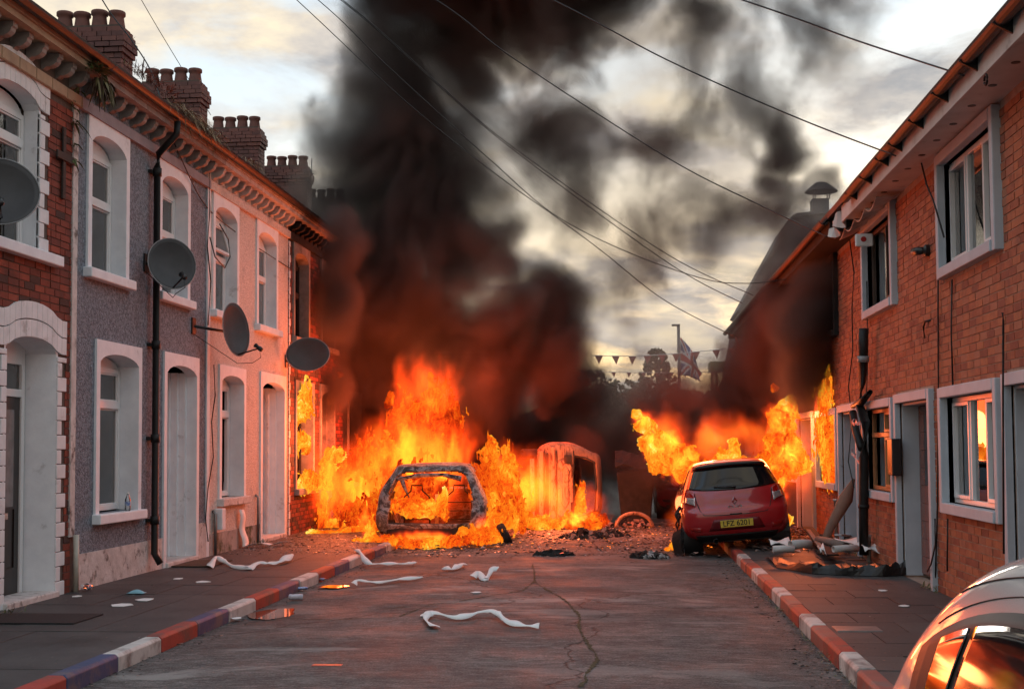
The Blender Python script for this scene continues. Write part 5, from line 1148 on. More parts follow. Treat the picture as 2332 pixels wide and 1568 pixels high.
# ================================================================== fire light: lamps added at the flames, redder ones inside the smoke
def fire_lamp(name, p, power, rad=0.5, col=(1.0, 0.19, 0.055)):
    l = bpy.data.lights.new(name, 'POINT'); l.energy = power; l.color = col; l.shadow_soft_size = rad
    o = bpy.data.objects.new(name, l); COL.objects.link(o); o.location = p; return o
FL = [((-3.3, 23.2, 1.6), 650, 0.9), ((-5.0, 23.8, 1.4), 800, 0.5), ((-2.2, 22.0, 1.2), 190, 0.6), ((-3.3, 20.9, 0.7), 60, 0.4), ((-1.3, 24.3, 0.8), 620, 0.4),
      ((-4.0, 26.0, 3.2), 900, 1.0), ((1.0, 21.4, 1.8), 260, 0.4), ((2.7, 21.6, 2.0), 620, 0.4), ((2.0, 21.5, 0.5), 160, 0.4), ((-5.3, 23.0, 2.0), 260, 0.3), ((-3.2, 22.0, 0.7), 120, 0.3), ((0.4, 23.8, 0.5), 60, 0.4)]
for p, e, r_ in FL: fire_lamp('fire_light', p, e*FIREK, r_)
for p, e in (((-4.4, 25.6, 2.6), 900), ((-2.8, 26.0, 3.0), 700), ((-5.2, 25.0, 2.2), 400), ((-1.5, 26.4, 2.2), 600), ((2.4, 24.0, 3.4), 260), ((1.2, 25.5, 2.6), 260)): fire_lamp('fire_light', p, e*FIREK, 1.0, (1.0, 0.085, 0.02))  # lamps added inside the smoke to make it glow red

# ================================================================== smoke: a real density grid, thick where it billows
def field_nodes(ng, blobs, nscale=(0.5, 0.5, 0.4), detail=8.0, amp=1.2, thr=0.35, gain=1.0, dist=0.6, warp=0.0, rough=0.6, seed=0.0, mode='MAXIMUM', ridged=0.0):
    P = nd(ng, 'GeometryNodeInputPosition').outputs[0]
    acc = None
    wp = P
    if warp:
        wn = nd(ng, 'ShaderNodeTexNoise', i={'Scale': 0.45, 'Detail': 2.0}); ng.links.new(P, wn.inputs['Vector'])
        sb = nd(ng, 'ShaderNodeVectorMath', operation='SUBTRACT'); ng.links.new(wn.outputs['Color'], sb.inputs[0]); sb.inputs[1].default_value = (0.5, 0.5, 0.5)
        ss = nd(ng, 'ShaderNodeVectorMath', operation='SCALE'); ng.links.new(sb.outputs[0], ss.inputs[0]); ss.inputs['Scale'].default_value = warp
        ad = nd(ng, 'ShaderNodeVectorMath', operation='ADD'); ng.links.new(P, ad.inputs[0]); ng.links.new(ss.outputs[0], ad.inputs[1]); wp = ad.outputs[0]
    for (c, r, s) in blobs:
        a = nd(ng, 'ShaderNodeVectorMath', operation='SUBTRACT'); ng.links.new(wp, a.inputs[0]); a.inputs[1].default_value = c
        b = nd(ng, 'ShaderNodeVectorMath', operation='DIVIDE'); ng.links.new(a.outputs[0], b.inputs[0]); b.inputs[1].default_value = r
        l = nd(ng, 'ShaderNodeVectorMath', operation='LENGTH'); ng.links.new(b.outputs[0], l.inputs[0])
        m = nd(ng, 'ShaderNodeMapRange', interpolation_type='SMOOTHSTEP'); ng.links.new(l.outputs['Value'], m.inputs['Value'])
        m.inputs['From Min'].default_value = 0.1; m.inputs['From Max'].default_value = 1.15; m.inputs['To Min'].default_value = s; m.inputs['To Max'].default_value = 0.0
        acc = m.outputs[0] if acc is None else math_(ng, mode, acc, m.outputs[0])
    mp = nd(ng, 'ShaderNodeVectorMath', operation='MULTIPLY'); ng.links.new(P, mp.inputs[0]); mp.inputs[1].default_value = nscale
    of = nd(ng, 'ShaderNodeVectorMath', operation='ADD'); ng.links.new(mp.outputs[0], of.inputs[0]); of.inputs[1].default_value = (seed, seed*1.7, seed*0.3)
    n = nd(ng, 'ShaderNodeTexNoise', i={'Scale': 1.0, 'Detail': detail, 'Roughness': rough, 'Distortion': dist}); ng.links.new(of.outputs[0], n.inputs['Vector'])
    nv = n.outputs[0]
    if ridged: nv = math_(ng, 'SUBTRACT', 0.5+ridged*0.25, math_(ng, 'MULTIPLY', math_(ng, 'ABSOLUTE', math_(ng, 'SUBTRACT', nv, 0.5)), ridged*2.0))
    v = math_(ng, 'ADD', acc, math_(ng, 'MULTIPLY', math_(ng, 'SUBTRACT', nv, 0.5), amp))
    # no noise where no blob reaches
    edge = nd(ng, 'ShaderNodeMapRange'); ng.links.new(acc, edge.inputs['Value']); edge.inputs['From Min'].default_value = 0.0; edge.inputs['From Max'].default_value = 0.12
    v = math_(ng, 'SUBTRACT', v, thr)
    v = math_(ng, 'MULTIPLY', math_(ng, 'MULTIPLY', v, edge.outputs[0]), gain)
    return v, acc
def vol_object(name, blobs, bmin, bmax, voxel, mat, label=None, **kw):
    ng = bpy.data.node_groups.new(name+'_field', 'GeometryNodeTree'); ng.interface.new_socket('Geometry', in_out='OUTPUT', socket_type='NodeSocketGeometry')
    v, acc = field_nodes(ng, blobs, **kw); v = math_(ng, 'MAXIMUM', v, 0.0)
    vc = nd(ng, 'GeometryNodeVolumeCube'); ng.links.new(v, vc.inputs['Density']); vc.inputs['Min'].default_value = bmin; vc.inputs['Max'].default_value = bmax
    for a, i in zip('XYZ', range(3)): vc.inputs['Resolution '+a].default_value = max(8, int((bmax[i]-bmin[i])/voxel))
    sm = nd(ng, 'GeometryNodeSetMaterial'); sm.inputs['Material'].default_value = mat; ng.links.new(vc.outputs[0], sm.inputs[0])
    o_ = nd(ng, 'NodeGroupOutput'); ng.links.new(sm.outputs[0], o_.inputs[0])
    me = bpy.data.meshes.new(name); me.materials.append(mat); o = place(name, me); md = o.modifiers.new('field', 'NODES'); md.node_group = ng
    return o
def smoke_mat(name, col, dens, aniso=0.0):
    m = new_mat(name); nt = m.node_tree; p = nd(nt, 'ShaderNodeVolumePrincipled'); o = nd(nt, 'ShaderNodeOutputMaterial'); nt.links.new(p.outputs[0], o.inputs['Volume'])
    p.inputs['Color'].default_value = (*col, 1); p.inputs['Density'].default_value = dens; p.inputs['Anisotropy'].default_value = aniso; m.cycles.volume_sampling = 'MULTIPLE_IMPORTANCE'
    return m
SM = smoke_mat('black_smoke', (0.14, 0.125, 0.12), 3.2, 0.25)
def pb(px, py, rx, s, Y=27.0, ry=None, dy=None):
    p = on_y(px, py, Y); k = Y/F; return ((p.x, Y, p.z), (rx*k*(1.6 if s > 0.75 else 1.42), (dy or max(rx, 100)*k*0.9)*1.2, (ry or rx)*k*(1.6 if s > 0.75 else 1.42)), s)
blobs = [
 pb(830, 480, 130, 0.9), pb(800, 350, 110, 0.7), pb(900, 240, 140, 0.9), pb(980, 430, 150, 1.0), pb(1060, 180, 130, 0.9), pb(840, 120, 90, 0.6),  pb(1100, 330, 90, 0.6), pb(1120, 560, 110, 0.9),
 pb(1150, 1000, 160, 0.8, 30), pb(950, 1050, 200, 0.8, 30.5), pb(1300, 1040, 110, 0.8, 30), pb(1200, 1120, 110, 0.8, 30), pb(1380, 1060, 80, 0.7, 30), pb(1560, 1080, 120, 0.5, 29.5, dy=2),
 # the thick column from the burning shell up and out of the picture
 pb(800, 1000, 160, 0.55, 28), pb(780, 760, 170, 1.0, 26.5), pb(860, 620, 170, 1.0), pb(1000, 760, 210, 1.1), pb(1010, 950, 230, 0.7, 28.5), pb(960, 480, 160, 1.0), pb(1070, 600, 150, 0.95), pb(880, 350, 150, 0.85),
 pb(1010, 330, 120, 0.9), pb(860, 230, 110, 0.75), pb(960, 150, 150, 0.95), pb(1080, 60, 170, 1.1), pb(1250, 30, 150, 0.9), pb(930, 20, 120, 0.85), pb(1160, 130, 130, 0.85), pb(1180, -120, 260, 1.1), pb(950, -100, 160, 0.9), pb(1300, -330, 330, 1.0, dy=4),
 pb(1200, 780, 150, 0.95), pb(1270, 680, 80, 0.95), pb(1270, 850, 130, 0.95, 29), pb(1240, 980, 120, 0.75, 30), pb(1340, 880, 60, 0.7, 29), pb(1380, 950, 70, 0.55, 30), pb(1110, 450, 90, 0.7), pb(1100, 250, 100, 0.6),
 # thinner torn smoke to the right
 pb(1230, 330, 160, 0.42), pb(1330, 200, 150, 0.36), pb(1400, 80, 150, 0.42), pb(1330, 470, 150, 0.4), pb(1480, 330, 160, 0.36), pb(1550, 150, 200, 0.2), pb(1700, 60, 200, 0.22), pb(1850, 40, 170, 0.2), pb(1400, 640, 120, 0.42), pb(1480, 520, 120, 0.33), pb(1400, 780, 90, 0.4),
 pb(1720, 260, 100, 0.52), pb(1640, 320, 110, 0.42), pb(1780, 370, 85, 0.72), pb(1760, 300, 70, 0.6), pb(1850, 400, 70, 0.5), pb(1560, 420, 110, 0.45), pb(1800, 480, 90, 0.4, 26), pb(1640, 480, 120, 0.4),
 # smoke clinging to the right hand terrace
 pb(1870, 590, 80, 0.85, 25, dy=1.6), pb(1850, 700, 100, 1.0, 25, dy=1.8), pb(1830, 810, 110, 0.95, 25, dy=1.8), pb(1790, 760, 80, 0.7, 26, dy=2), pb(1730, 850, 90, 0.6, 27, dy=2), pb(1890, 860, 60, 0.7, 24, dy=1.2), pb(1680, 960, 110, 0.5, 28, dy=3), pb(1520, 930, 110, 0.5, 28, dy=3), pb(1450, 1010, 120, 0.5, 29, dy=2.5), pb(1420, 1110, 90, 0.5, 28.5, dy=2), pb(1500, 1060, 80, 0.45, 27, dy=2),  pb(1380, 1040, 60, 0.6, 27, dy=1.5),
 pb(1882, 550, 42, 1.0, 19.9, dy=.9), pb(1878, 640, 55, 1.1, 19.9, dy=.9), pb(1866, 750, 60, 1.1, 20.1, dy=.9), pb(1850, 840, 50, 0.9, 20.4, dy=.8), pb(745, 520, 42, 0.95, 22.7, dy=.8), pb(765, 600, 60, 1.0, 22.9, dy=.9), pb(775, 700, 60, 1.0, 23.0, dy=.9), pb(722, 640, 30, 0.8, 22.6, dy=.6), pb(1885, 600, 60, 1.0, 22.0, dy=1.0), pb(1880, 700, 75, 1.1, 22.0, dy=1.2), pb(1865, 800, 80, 1.1, 22.2, dy=1.2), pb(1820, 700, 80, 1.0, 23.5, dy=1.2),
 # low smoke in front of the burning houses on the left
 pb(730, 560, 70, 0.75, 25.5), pb(730, 700, 70, 0.9, 24.6, dy=1.2), pb(740, 880, 70, 0.6, 25, dy=1.2),
]
SMOKE = vol_object('smoke', blobs, (-11.5, 18.8, 0.1), (9.0, 33.0, 14.0), 0.10, SM, nscale=(0.5, 0.5, 0.42), amp=2.9, thr=0.24, gain=2.0, dist=0.7, warp=1.9, rough=0.66)
tag(SMOKE, kind='stuff')

# a thin brown veil drifting from the column to the right, over the far buildings
THIN = smoke_mat('thin_smoke', (0.66, 0.55, 0.46), 0.22, 0.3)
veil = [pb(1300, 350, 330, 0.7, 32), pb(1500, 150, 330, 0.6, 33), pb(1600, 420, 300, 0.7, 33), pb(1750, 120, 260, 0.5, 33), pb(1450, 620, 240, 0.7, 32), pb(1750, 650, 200, 0.8, 31.5), pb(1600, 850, 260, 0.8, 31), pb(1500, 1000, 220, 0.9, 30), pb(760, 430, 90, 0.9, 27), pb(700, 250, 80, 0.5, 27), pb(1180, 60, 300, 0.6, 31)]
VEIL = vol_object('smoke_veil', veil, (-11.0, 25.0, 0.1), (13.0, 37.0, 16.0), 0.22, THIN, nscale=(0.45, 0.45, 0.45), amp=2.6, thr=0.24, gain=1.6, dist=0.6, warp=1.0, rough=0.68, seed=7.7)
tag(VEIL, kind='stuff')
# ================================================================== flames
def flame_mat(name, scale=(2.6, 2.6, 1.6), lo=0.34, hi=0.66, gain=1.0, cols=None, soft=0.35):
    m = new_mat(name); nt = m.node_tree; v = pos_vec(nt, scale)
    wn = nd(nt, 'ShaderNodeTexNoise', i={'Scale': 0.8, 'Detail': 2.0}); nt.links.new(v, wn.inputs['Vector'])
    sc_ = nd(nt, 'ShaderNodeVectorMath', operation='SCALE'); sc_.inputs['Scale'].default_value = 1.6; nt.links.new(wn.outputs['Color'], sc_.inputs[0])
    ad = nd(nt, 'ShaderNodeVectorMath', operation='ADD'); nt.links.new(v, ad.inputs[0]); nt.links.new(sc_.outputs[0], ad.inputs[1])
    a = noise_(nt, ad.outputs[0], 1.3, 9, 0.68, 0.8)
    b = noise_(nt, ad.outputs[0], 4.5, 6, 0.7, 1.2)
    rid = math_(nt, 'ABSOLUTE', math_(nt, 'SUBTRACT', b, 0.5))
    f = math_(nt, 'SUBTRACT', math_(nt, 'ADD', a, 0.13), math_(nt, 'MULTIPLY', rid, 1.5))
    cols = cols or [(lo-0.06, (0.28, 0.012, 0.002)), (lo+0.05, (0.85, 0.06, 0.004)), ((lo+hi)/2, (1.0, 0.21, 0.008)), (hi-0.05, (1.0, 0.50, 0.03)), (hi+0.06, (1.0, 0.86, 0.22))]
    f = math_(nt, 'ADD', f, math_(nt, 'MULTIPLY', math_(nt, 'SUBTRACT', noise_(nt, v, 0.55, 2, 0.5), 0.5), 0.9))
    c = ramp(nt, f, cols).outputs[0]
    e = nd(nt, 'ShaderNodeEmission'); nt.links.new(c, e.inputs[0]); e.inputs[1].default_value = gain
    t = nd(nt, 'ShaderNodeBsdfTransparent'); lw = nd(nt, 'ShaderNodeLayerWeight'); lw.inputs[0].default_value = 0.5
    al = ramp(nt, math_(nt, 'ADD', math_(nt, 'SUBTRACT', 1.0, lw.outputs['Facing']), math_(nt, 'MULTIPLY', math_(nt, 'SUBTRACT', f, 0.45), 1.2)), [(0.12, 0.0), (0.2+soft*1.9, 1.0)]).outputs[0]
    mx = nd(nt, 'ShaderNodeMixShader'); nt.links.new(al, mx.inputs[0]); nt.links.new(t.outputs[0], mx.inputs[1]); nt.links.new(e.outputs[0], mx.inputs[2])
    o = nd(nt, 'ShaderNodeOutputMaterial'); nt.links.new(mx.outputs[0], o.inputs[0]); m.cycles.emission_sampling = 'NONE'; return m
FLAME = flame_mat('flame', lo=0.40, hi=0.86, gain=0.56)
FLAMEY = flame_mat('bright_flame', lo=0.36, hi=0.80, gain=0.62)
FLAMER = flame_mat('red_flame', lo=0.50, hi=1.02, gain=0.5, scale=(3.2, 3.2, 1.7))
def flame(name, lab, blobs, bmin, bmax, voxel=0.04, mat=FLAME, nscale=(3.2, 3.2, 1.7), amp=1.5, thr=0.42, warp=0.5, seed=0.0, group=None, ridged=0.0, detail=6.0, rough=0.62):
    ng = bpy.data.node_groups.new(name+'_field', 'GeometryNodeTree'); ng.interface.new_socket('Geometry', in_out='OUTPUT', socket_type='NodeSocketGeometry')
    v, acc = field_nodes(ng, blobs, nscale=tuple(q*1.25 for q in nscale), amp=amp*2.3, thr=thr+0.12, warp=warp, seed=seed, dist=0.9, ridged=ridged, detail=detail, rough=rough)
    v = math_(ng, 'MAXIMUM', v, -0.2); v = math_(ng, 'ADD', v, 0.2)
    vc = nd(ng, 'GeometryNodeVolumeCube'); ng.links.new(v, vc.inputs['Density']); vc.inputs['Min'].default_value = bmin; vc.inputs['Max'].default_value = bmax; vc.inputs['Background'].default_value = 0
    for a, i in zip('XYZ', range(3)): vc.inputs['Resolution '+a].default_value = max(8, int((bmax[i]-bmin[i])/voxel))
    vm = nd(ng, 'GeometryNodeVolumeToMesh'); ng.links.new(vc.outputs[0], vm.inputs[0]); vm.inputs['Threshold'].default_value = 0.21; vm.inputs['Adaptivity'].default_value = 0.0
    ss = nd(ng, 'GeometryNodeSetShadeSmooth'); ng.links.new(vm.outputs[0], ss.inputs[0])
    o_ = nd(ng, 'NodeGroupOutput'); ng.links.new(ss.outputs[0], o_.inputs[0])
    me = bpy.data.meshes.new('tmp'); o = place(name, me); md = o.modifiers.new('field', 'NODES'); md.node_group = ng
    dg = bpy.context.evaluated_depsgraph_get(); dg.update(); real = bpy.data.meshes.new_from_object(o.evaluated_get(dg)); o.modifiers.clear(); real.name = name
    real.materials.clear(); real.materials.append(mat); o.data = real
    bpy.data.node_groups.remove(ng); tag(o, lab, 'flames', group); return o
def around(bl, pad=0.15):
    lo = [min(c[i]-r[i] for c, r, s in bl)-pad for i in range(3)]; hi = [max(c[i]+r[i] for c, r, s in bl)+pad for i in range(3)]; lo[2] = max(lo[2], -0.02); return tuple(lo), tuple(hi)
def fb(px, py, rx, ry, Y, dy, s=1.0):
    p = on_y(px, py, Y); k = Y/F; return ((p.x, Y, p.z), (rx*k, dy, ry*k), s)
def mk(name, lab, bl, **kw): a, b = around(bl); return flame(name, lab, bl, a, b, **kw)
# right hand fires
mk('flames', 'boiling orange fireball leaning left out of the red hatchback', [fb(1470, 975, 38, 30, 21.9, .35, .9), fb(1500, 1010, 52, 42, 21.8, .45, 1.2), fb(1535, 1045, 62, 52, 21.7, .55, 1.3), fb(1560, 1080, 48, 45, 21.5, .5, 1.2), fb(1450, 950, 22, 22, 22, .3, .75), fb(1565, 1120, 25, 40, 21.3, .3, .8)], nscale=(2.6, 2.6, 2.4), amp=1.2, thr=0.36, voxel=0.03, mat=FLAME)
mk('flames', 'tall yellow orange fireball rising right of the red hatchback', [fb(1785, 950, 48, 55, 22, .5, 1.2), fb(1780, 1010, 55, 55, 21.9, .5, 1.3), fb(1800, 1045, 58, 50, 21.8, .6, 1.3), fb(1765, 1075, 45, 45, 21.6, .5, 1.1), fb(1810, 920, 28, 30, 22, .3, .8), fb(1760, 1110, 30, 50, 21.4, .4, .8), fb(1785, 1170, 25, 50, 21.4, .3, .6)], nscale=(2.6, 2.6, 2.2), amp=1.2, thr=0.36, voxel=0.03, mat=FLAMEY, seed=3.1)
mk('flames', 'low flames licking over the roof of the red hatchback', [fb(1600, 1065, 40, 22, 20.9, .4, 1), fb(1660, 1045, 40, 32, 21.0, .5, 1), fb(1700, 1055, 50, 26, 21.1, .5, 1), fb(1662, 1010, 14, 30, 21, .2, .9), fb(1740, 1065, 40, 22, 21.2, .5, 1)], nscale=(5, 5, 3), amp=1.7, thr=0.42, voxel=0.022, mat=FLAMEY, seed=5)
mk('flames', 'thin torn flames high in the dark smoke over the right terrace', [fb(1770, 872, 16, 12, 23, .25, .9), fb(1800, 862, 10, 14, 23, .25, .9)], nscale=(6, 6, 4), amp=1.6, thr=0.4, voxel=0.02, mat=FLAMER, seed=7)
mk('flames', 'small fire on the road by the left rear wheel of the red hatchback', [fb(1540, 1235, 22, 14, 19.9, .3, 1), fb(1525, 1240, 12, 8, 19.9, .2, 1)], nscale=(7, 7, 5), amp=1.5, thr=0.4, voxel=0.018, mat=FLAMEY, seed=9)
pw = on_x(1888, 1010, RX)
bl = [((RX+0.0, 20.45, 1.8), (0.2, 0.8, 0.75), 1.1), ((RX-0.05, 20.2, 2.35), (0.2, 0.5, 0.5), 1.0), ((RX+0.0, 20.8, 1.4), (0.18, 0.5, 0.5), .9), ((RX, 20.1, 1.2), (0.16, 0.45, 0.35), .9)]
mk('flames', 'curtain of dripping fire filling a window of the right terrace', bl, nscale=(8, 8, 1.3), amp=2.6, thr=0.7, voxel=0.022, mat=FLAMEY, seed=11)
mk('flames', 'broad fire added behind the red hatchback to give window reflections and glow', [fb(1690, 1100, 100, 45, 22.8, .5, 1.1), fb(1640, 1060, 40, 40, 22.8, .4, .8), fb(1740, 1050, 40, 45, 22.8, .4, .8)], nscale=(3.6, 3.6, 2.2), amp=1.8, thr=0.42, voxel=0.03, mat=FLAME, seed=41)  # mostly hidden fire, added for its window reflection and glow
# left hand fires
for lab_, bl_ in (('flames curling out of the head of the burnt window on the left', [((LX+0.02, 22.9, 2.45), (0.25, 0.35, 0.5), 1.0)]), ('patch of flame half way up the burnt window on the left', [((LX+0.05, 23.0, 1.72), (0.2, 0.3, 0.32), 1.05)]), ('bright flames lying along the sill of the burnt window on the left', [((LX+0.1, 23.3, 1.05), (0.22, 0.8, 0.28), 1.2)])):
    mk('flames', lab_, bl_, nscale=(5, 5, 1.9), amp=1.9, thr=0.56, voxel=0.022, mat=FLAMEY, seed=13)
mk('flames', 'bright yellow fire filling the doorway left of the burnt car shell', [fb(748, 1075, 30, 55, 24.6, .4, 1.2), fb(765, 1045, 28, 30, 24.6, .4, 1), fb(735, 1165, 22, 60, 24.3, .35, 1.2), fb(775, 1100, 25, 40, 24.6, .4, 1), fb(770, 1185, 45, 22, 24.2, .4, 1)], nscale=(4, 4, 2.2), amp=1.6, thr=0.42, voxel=0.028, mat=FLAMEY, seed=15)
mk('flames', 'tall red orange flames towering behind the burnt car shell', [fb(985, 930, 55, 85, 24, .5, .85), fb(930, 960, 60, 80, 24, .5, .9), fb(1020, 960, 45, 80, 24, .5, .8), fb(960, 1040, 90, 80, 23.8, .6, 1), fb(905, 905, 30, 35, 24, .3, .55), fb(1010, 875, 25, 30, 24, .3, .55)], nscale=(3.2, 3.2, 1.5), amp=2.0, thr=0.48, voxel=0.035, mat=FLAMER, seed=17)
mk('flames', 'wide orange fire between the burning doorway and the car shell', [fb(780, 1110, 50, 90, 23.9, .4, .9), fb(880, 1060, 50, 80, 23.4, .4, .8), fb(835, 1080, 60, 110, 23.4, .5, .9), fb(810, 1170, 60, 70, 23.2, .5, 1), fb(860, 1150, 40, 80, 22.6, .5, 1)], nscale=(3.6, 3.6, 1.9), amp=1.9, thr=0.52, voxel=0.035, mat=FLAMER, seed=19)
mk('flames', 'fire along the right flank of the burnt car shell', [fb(1160, 1070, 40, 70, 23, .4, .75), fb(1115, 1120, 45, 90, 22.3, .5, 1.1), fb(1140, 1180, 50, 60, 22.0, .5, 1.1), fb(1120, 1040, 35, 60, 22.6, .4, .8), fb(1180, 1150, 35, 70, 23, .5, .8), fb(1100, 1215, 60, 25, 21.2, .5, 1)], nscale=(3.8, 3.8, 2.0), amp=1.9, thr=0.46, voxel=0.032, mat=FLAME, seed=21)
mk('flames', 'flames burning inside the burnt car shell', [fb(960, 1150, 75, 22, 21.9, .35, 1.1), fb(905, 1155, 25, 22, 21.7, .3, 1), fb(1020, 1150, 20, 45, 21.8, .25, 1), fb(960, 1165, 85, 14, 21.5, .2, 1)], nscale=(5, 5, 3), amp=1.6, thr=0.42, voxel=0.022, mat=FLAMEY, seed=23)
mk('flames', 'orange fire seen through the hollow cabin of the car shell', [fb(960, 1110, 90, 70, 23, .4, .9)], nscale=(3.6, 3.6, 2.2), amp=2.0, thr=0.42, voxel=0.035, mat=FLAMER, seed=24)
mk('flames', 'ragged yellow ground fire along the back of the burnt car shell', [fb(x, 1236-5*math.sin(k), 36, 20 if k % 2 else 15, 20.55-0.1*(k % 3), .26, 1.05) for k, x in enumerate(range(820, 1130, 30))]+[fb(845, 1200, 14, 50, 20.9, .2, .9), fb(838, 1235, 22, 22, 20.7, .2, 1)], nscale=(6, 6, 4.5), amp=1.7, thr=0.42, voxel=0.02, mat=FLAMEY, seed=25)
mk('flames', 'yellow flames round the foot of the overturned car', [fb(x, 1196-3*math.cos(k*2), 34, 20+8*(k % 2), 24.7, .28, 1.05) for k, x in enumerate(range(1215, 1370, 26))]+[fb(1365, 1190, 26, 26, 25, .25, 1.1)], nscale=(5.5, 5.5, 4), amp=1.7, thr=0.42, voxel=0.024, mat=FLAMEY, seed=27)
mk('flames', 'flames inside the roof opening of the overturned car', [fb(1325, 1130, 20, 55, 26, .3, .9), fb(1320, 1165, 22, 25, 26, .3, 1)], nscale=(5, 5, 3), amp=1.8, thr=0.42, voxel=0.024, mat=FLAME, seed=29)
mk('flames', 'fire between the burnt shell and the overturned car', [fb(1195, 1130, 22, 70, 25.6, .3, .9), fb(1190, 1190, 28, 30, 25, .3, 1.1)], nscale=(4.5, 4.5, 2.5), amp=1.8, thr=0.42, voxel=0.028, mat=FLAME, seed=31)
mk('flames', 'narrow red tongue of flame high against the burning house on the left', [fb(752, 890, 14, 48, 25.2, .25, .9), fb(768, 845, 10, 12, 25.2, .2, .8)], nscale=(6, 6, 2.4), amp=1.7, thr=0.44, voxel=0.025, mat=FLAMER, seed=33)
mk('flames', 'line of burning debris at the foot of the burning house', [((LX+0.35+0.12*k, 22.6+0.06*k, PZ+0.04), (0.18, 0.14, 0.09), 1.1) for k in range(9)], nscale=(8, 8, 6), amp=1.4, thr=0.4, voxel=0.018, mat=FLAMEY, seed=35)
# soft fire and fire-lit smoke imitated as glow: emission follows the density of a real grid
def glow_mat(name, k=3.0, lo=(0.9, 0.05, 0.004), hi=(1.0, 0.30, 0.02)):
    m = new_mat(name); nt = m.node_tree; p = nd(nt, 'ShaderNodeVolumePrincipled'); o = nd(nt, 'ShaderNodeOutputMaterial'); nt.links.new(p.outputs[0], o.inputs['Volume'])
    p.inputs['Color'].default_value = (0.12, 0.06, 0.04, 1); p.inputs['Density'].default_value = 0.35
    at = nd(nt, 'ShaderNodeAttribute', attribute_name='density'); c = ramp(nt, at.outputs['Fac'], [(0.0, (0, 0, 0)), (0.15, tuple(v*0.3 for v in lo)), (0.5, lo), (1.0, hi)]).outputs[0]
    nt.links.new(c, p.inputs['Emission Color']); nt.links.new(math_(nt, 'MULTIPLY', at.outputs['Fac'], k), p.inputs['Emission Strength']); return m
bl = [fb(735, 1100, 60, 130, 23.5, .5, .8), fb(1220, 1110, 110, 120, 24.3, .5, .95), fb(1330, 1150, 70, 80, 25.0, .3, .7), fb(950, 1060, 210, 180, 23.2, .7, .9), fb(810, 1110, 110, 140, 23.2, .6, .9), fb(1140, 1110, 110, 130, 23.2, .6, .9), fb(970, 890, 120, 110, 23.4, .7, .6)]
a, b = around(bl); o = vol_object('fire_glow', bl, a, b, 0.05, glow_mat('fire_glow', 4.6, lo=(0.75, 0.045, 0.004), hi=(1.0, 0.2, 0.01)), nscale=(3.0, 3.0, 1.3), amp=2.4, thr=0.2, gain=1.2, dist=0.9, warp=0.5, rough=0.62, ridged=0.0); tag(o, kind='stuff')
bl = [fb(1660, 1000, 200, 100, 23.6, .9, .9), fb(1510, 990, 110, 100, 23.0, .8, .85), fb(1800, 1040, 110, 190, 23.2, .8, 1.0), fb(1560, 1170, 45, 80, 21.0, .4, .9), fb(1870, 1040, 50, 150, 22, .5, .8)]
a, b = around(bl); o = vol_object('fire_glow', bl, a, b, 0.06, glow_mat('lit_smoke_glow', 1.5, lo=(0.8, 0.06, 0.006), hi=(1.0, 0.24, 0.02)), nscale=(1.8, 1.8, 1.3), amp=2.8, thr=0.36, gain=1.2, dist=0.6, warp=0.5, seed=4.0); tag(o, kind='stuff')  # emission stands in for smoke lit orange by the fire
FIREG = glow_mat('fire_glow_dense', 4.6)
for k, bl in enumerate(([fb(1462, 960, 42, 36, 21.7, .4, .9), fb(1510, 1015, 68, 58, 21.5, .5, 1.1), fb(1550, 1060, 62, 60, 21.3, .5, 1.1), fb(1575, 1110, 34, 60, 21.0, .3, .9)], [fb(1785, 950, 60, 75, 21.7, .5, 1.0), fb(1795, 1035, 72, 80, 21.5, .55, 1.15), fb(1760, 1090, 50, 70, 21.3, .5, 1.0), fb(1680, 1050, 110, 28, 21.0, .5, .9)],
        [fb(960, 1222, 170, 26, 20.75, .4, .9), fb(830, 1190, 30, 60, 20.9, .3, .9), fb(1110, 1200, 60, 40, 21.2, .4, .9)], [fb(1300, 1185, 110, 34, 24.5, .4, .9), fb(1200, 1130, 40, 90, 24.6, .4, .8)])):
    a, b = around(bl, 0.1); o = vol_object('fire_glow', bl, a, b, 0.04, FIREG, nscale=(4.0, 4.0, 2.6), amp=3.2, thr=0.42, gain=1.5, dist=1.0, warp=0.4, rough=0.66, seed=k*3.3); tag(o, kind='stuff')
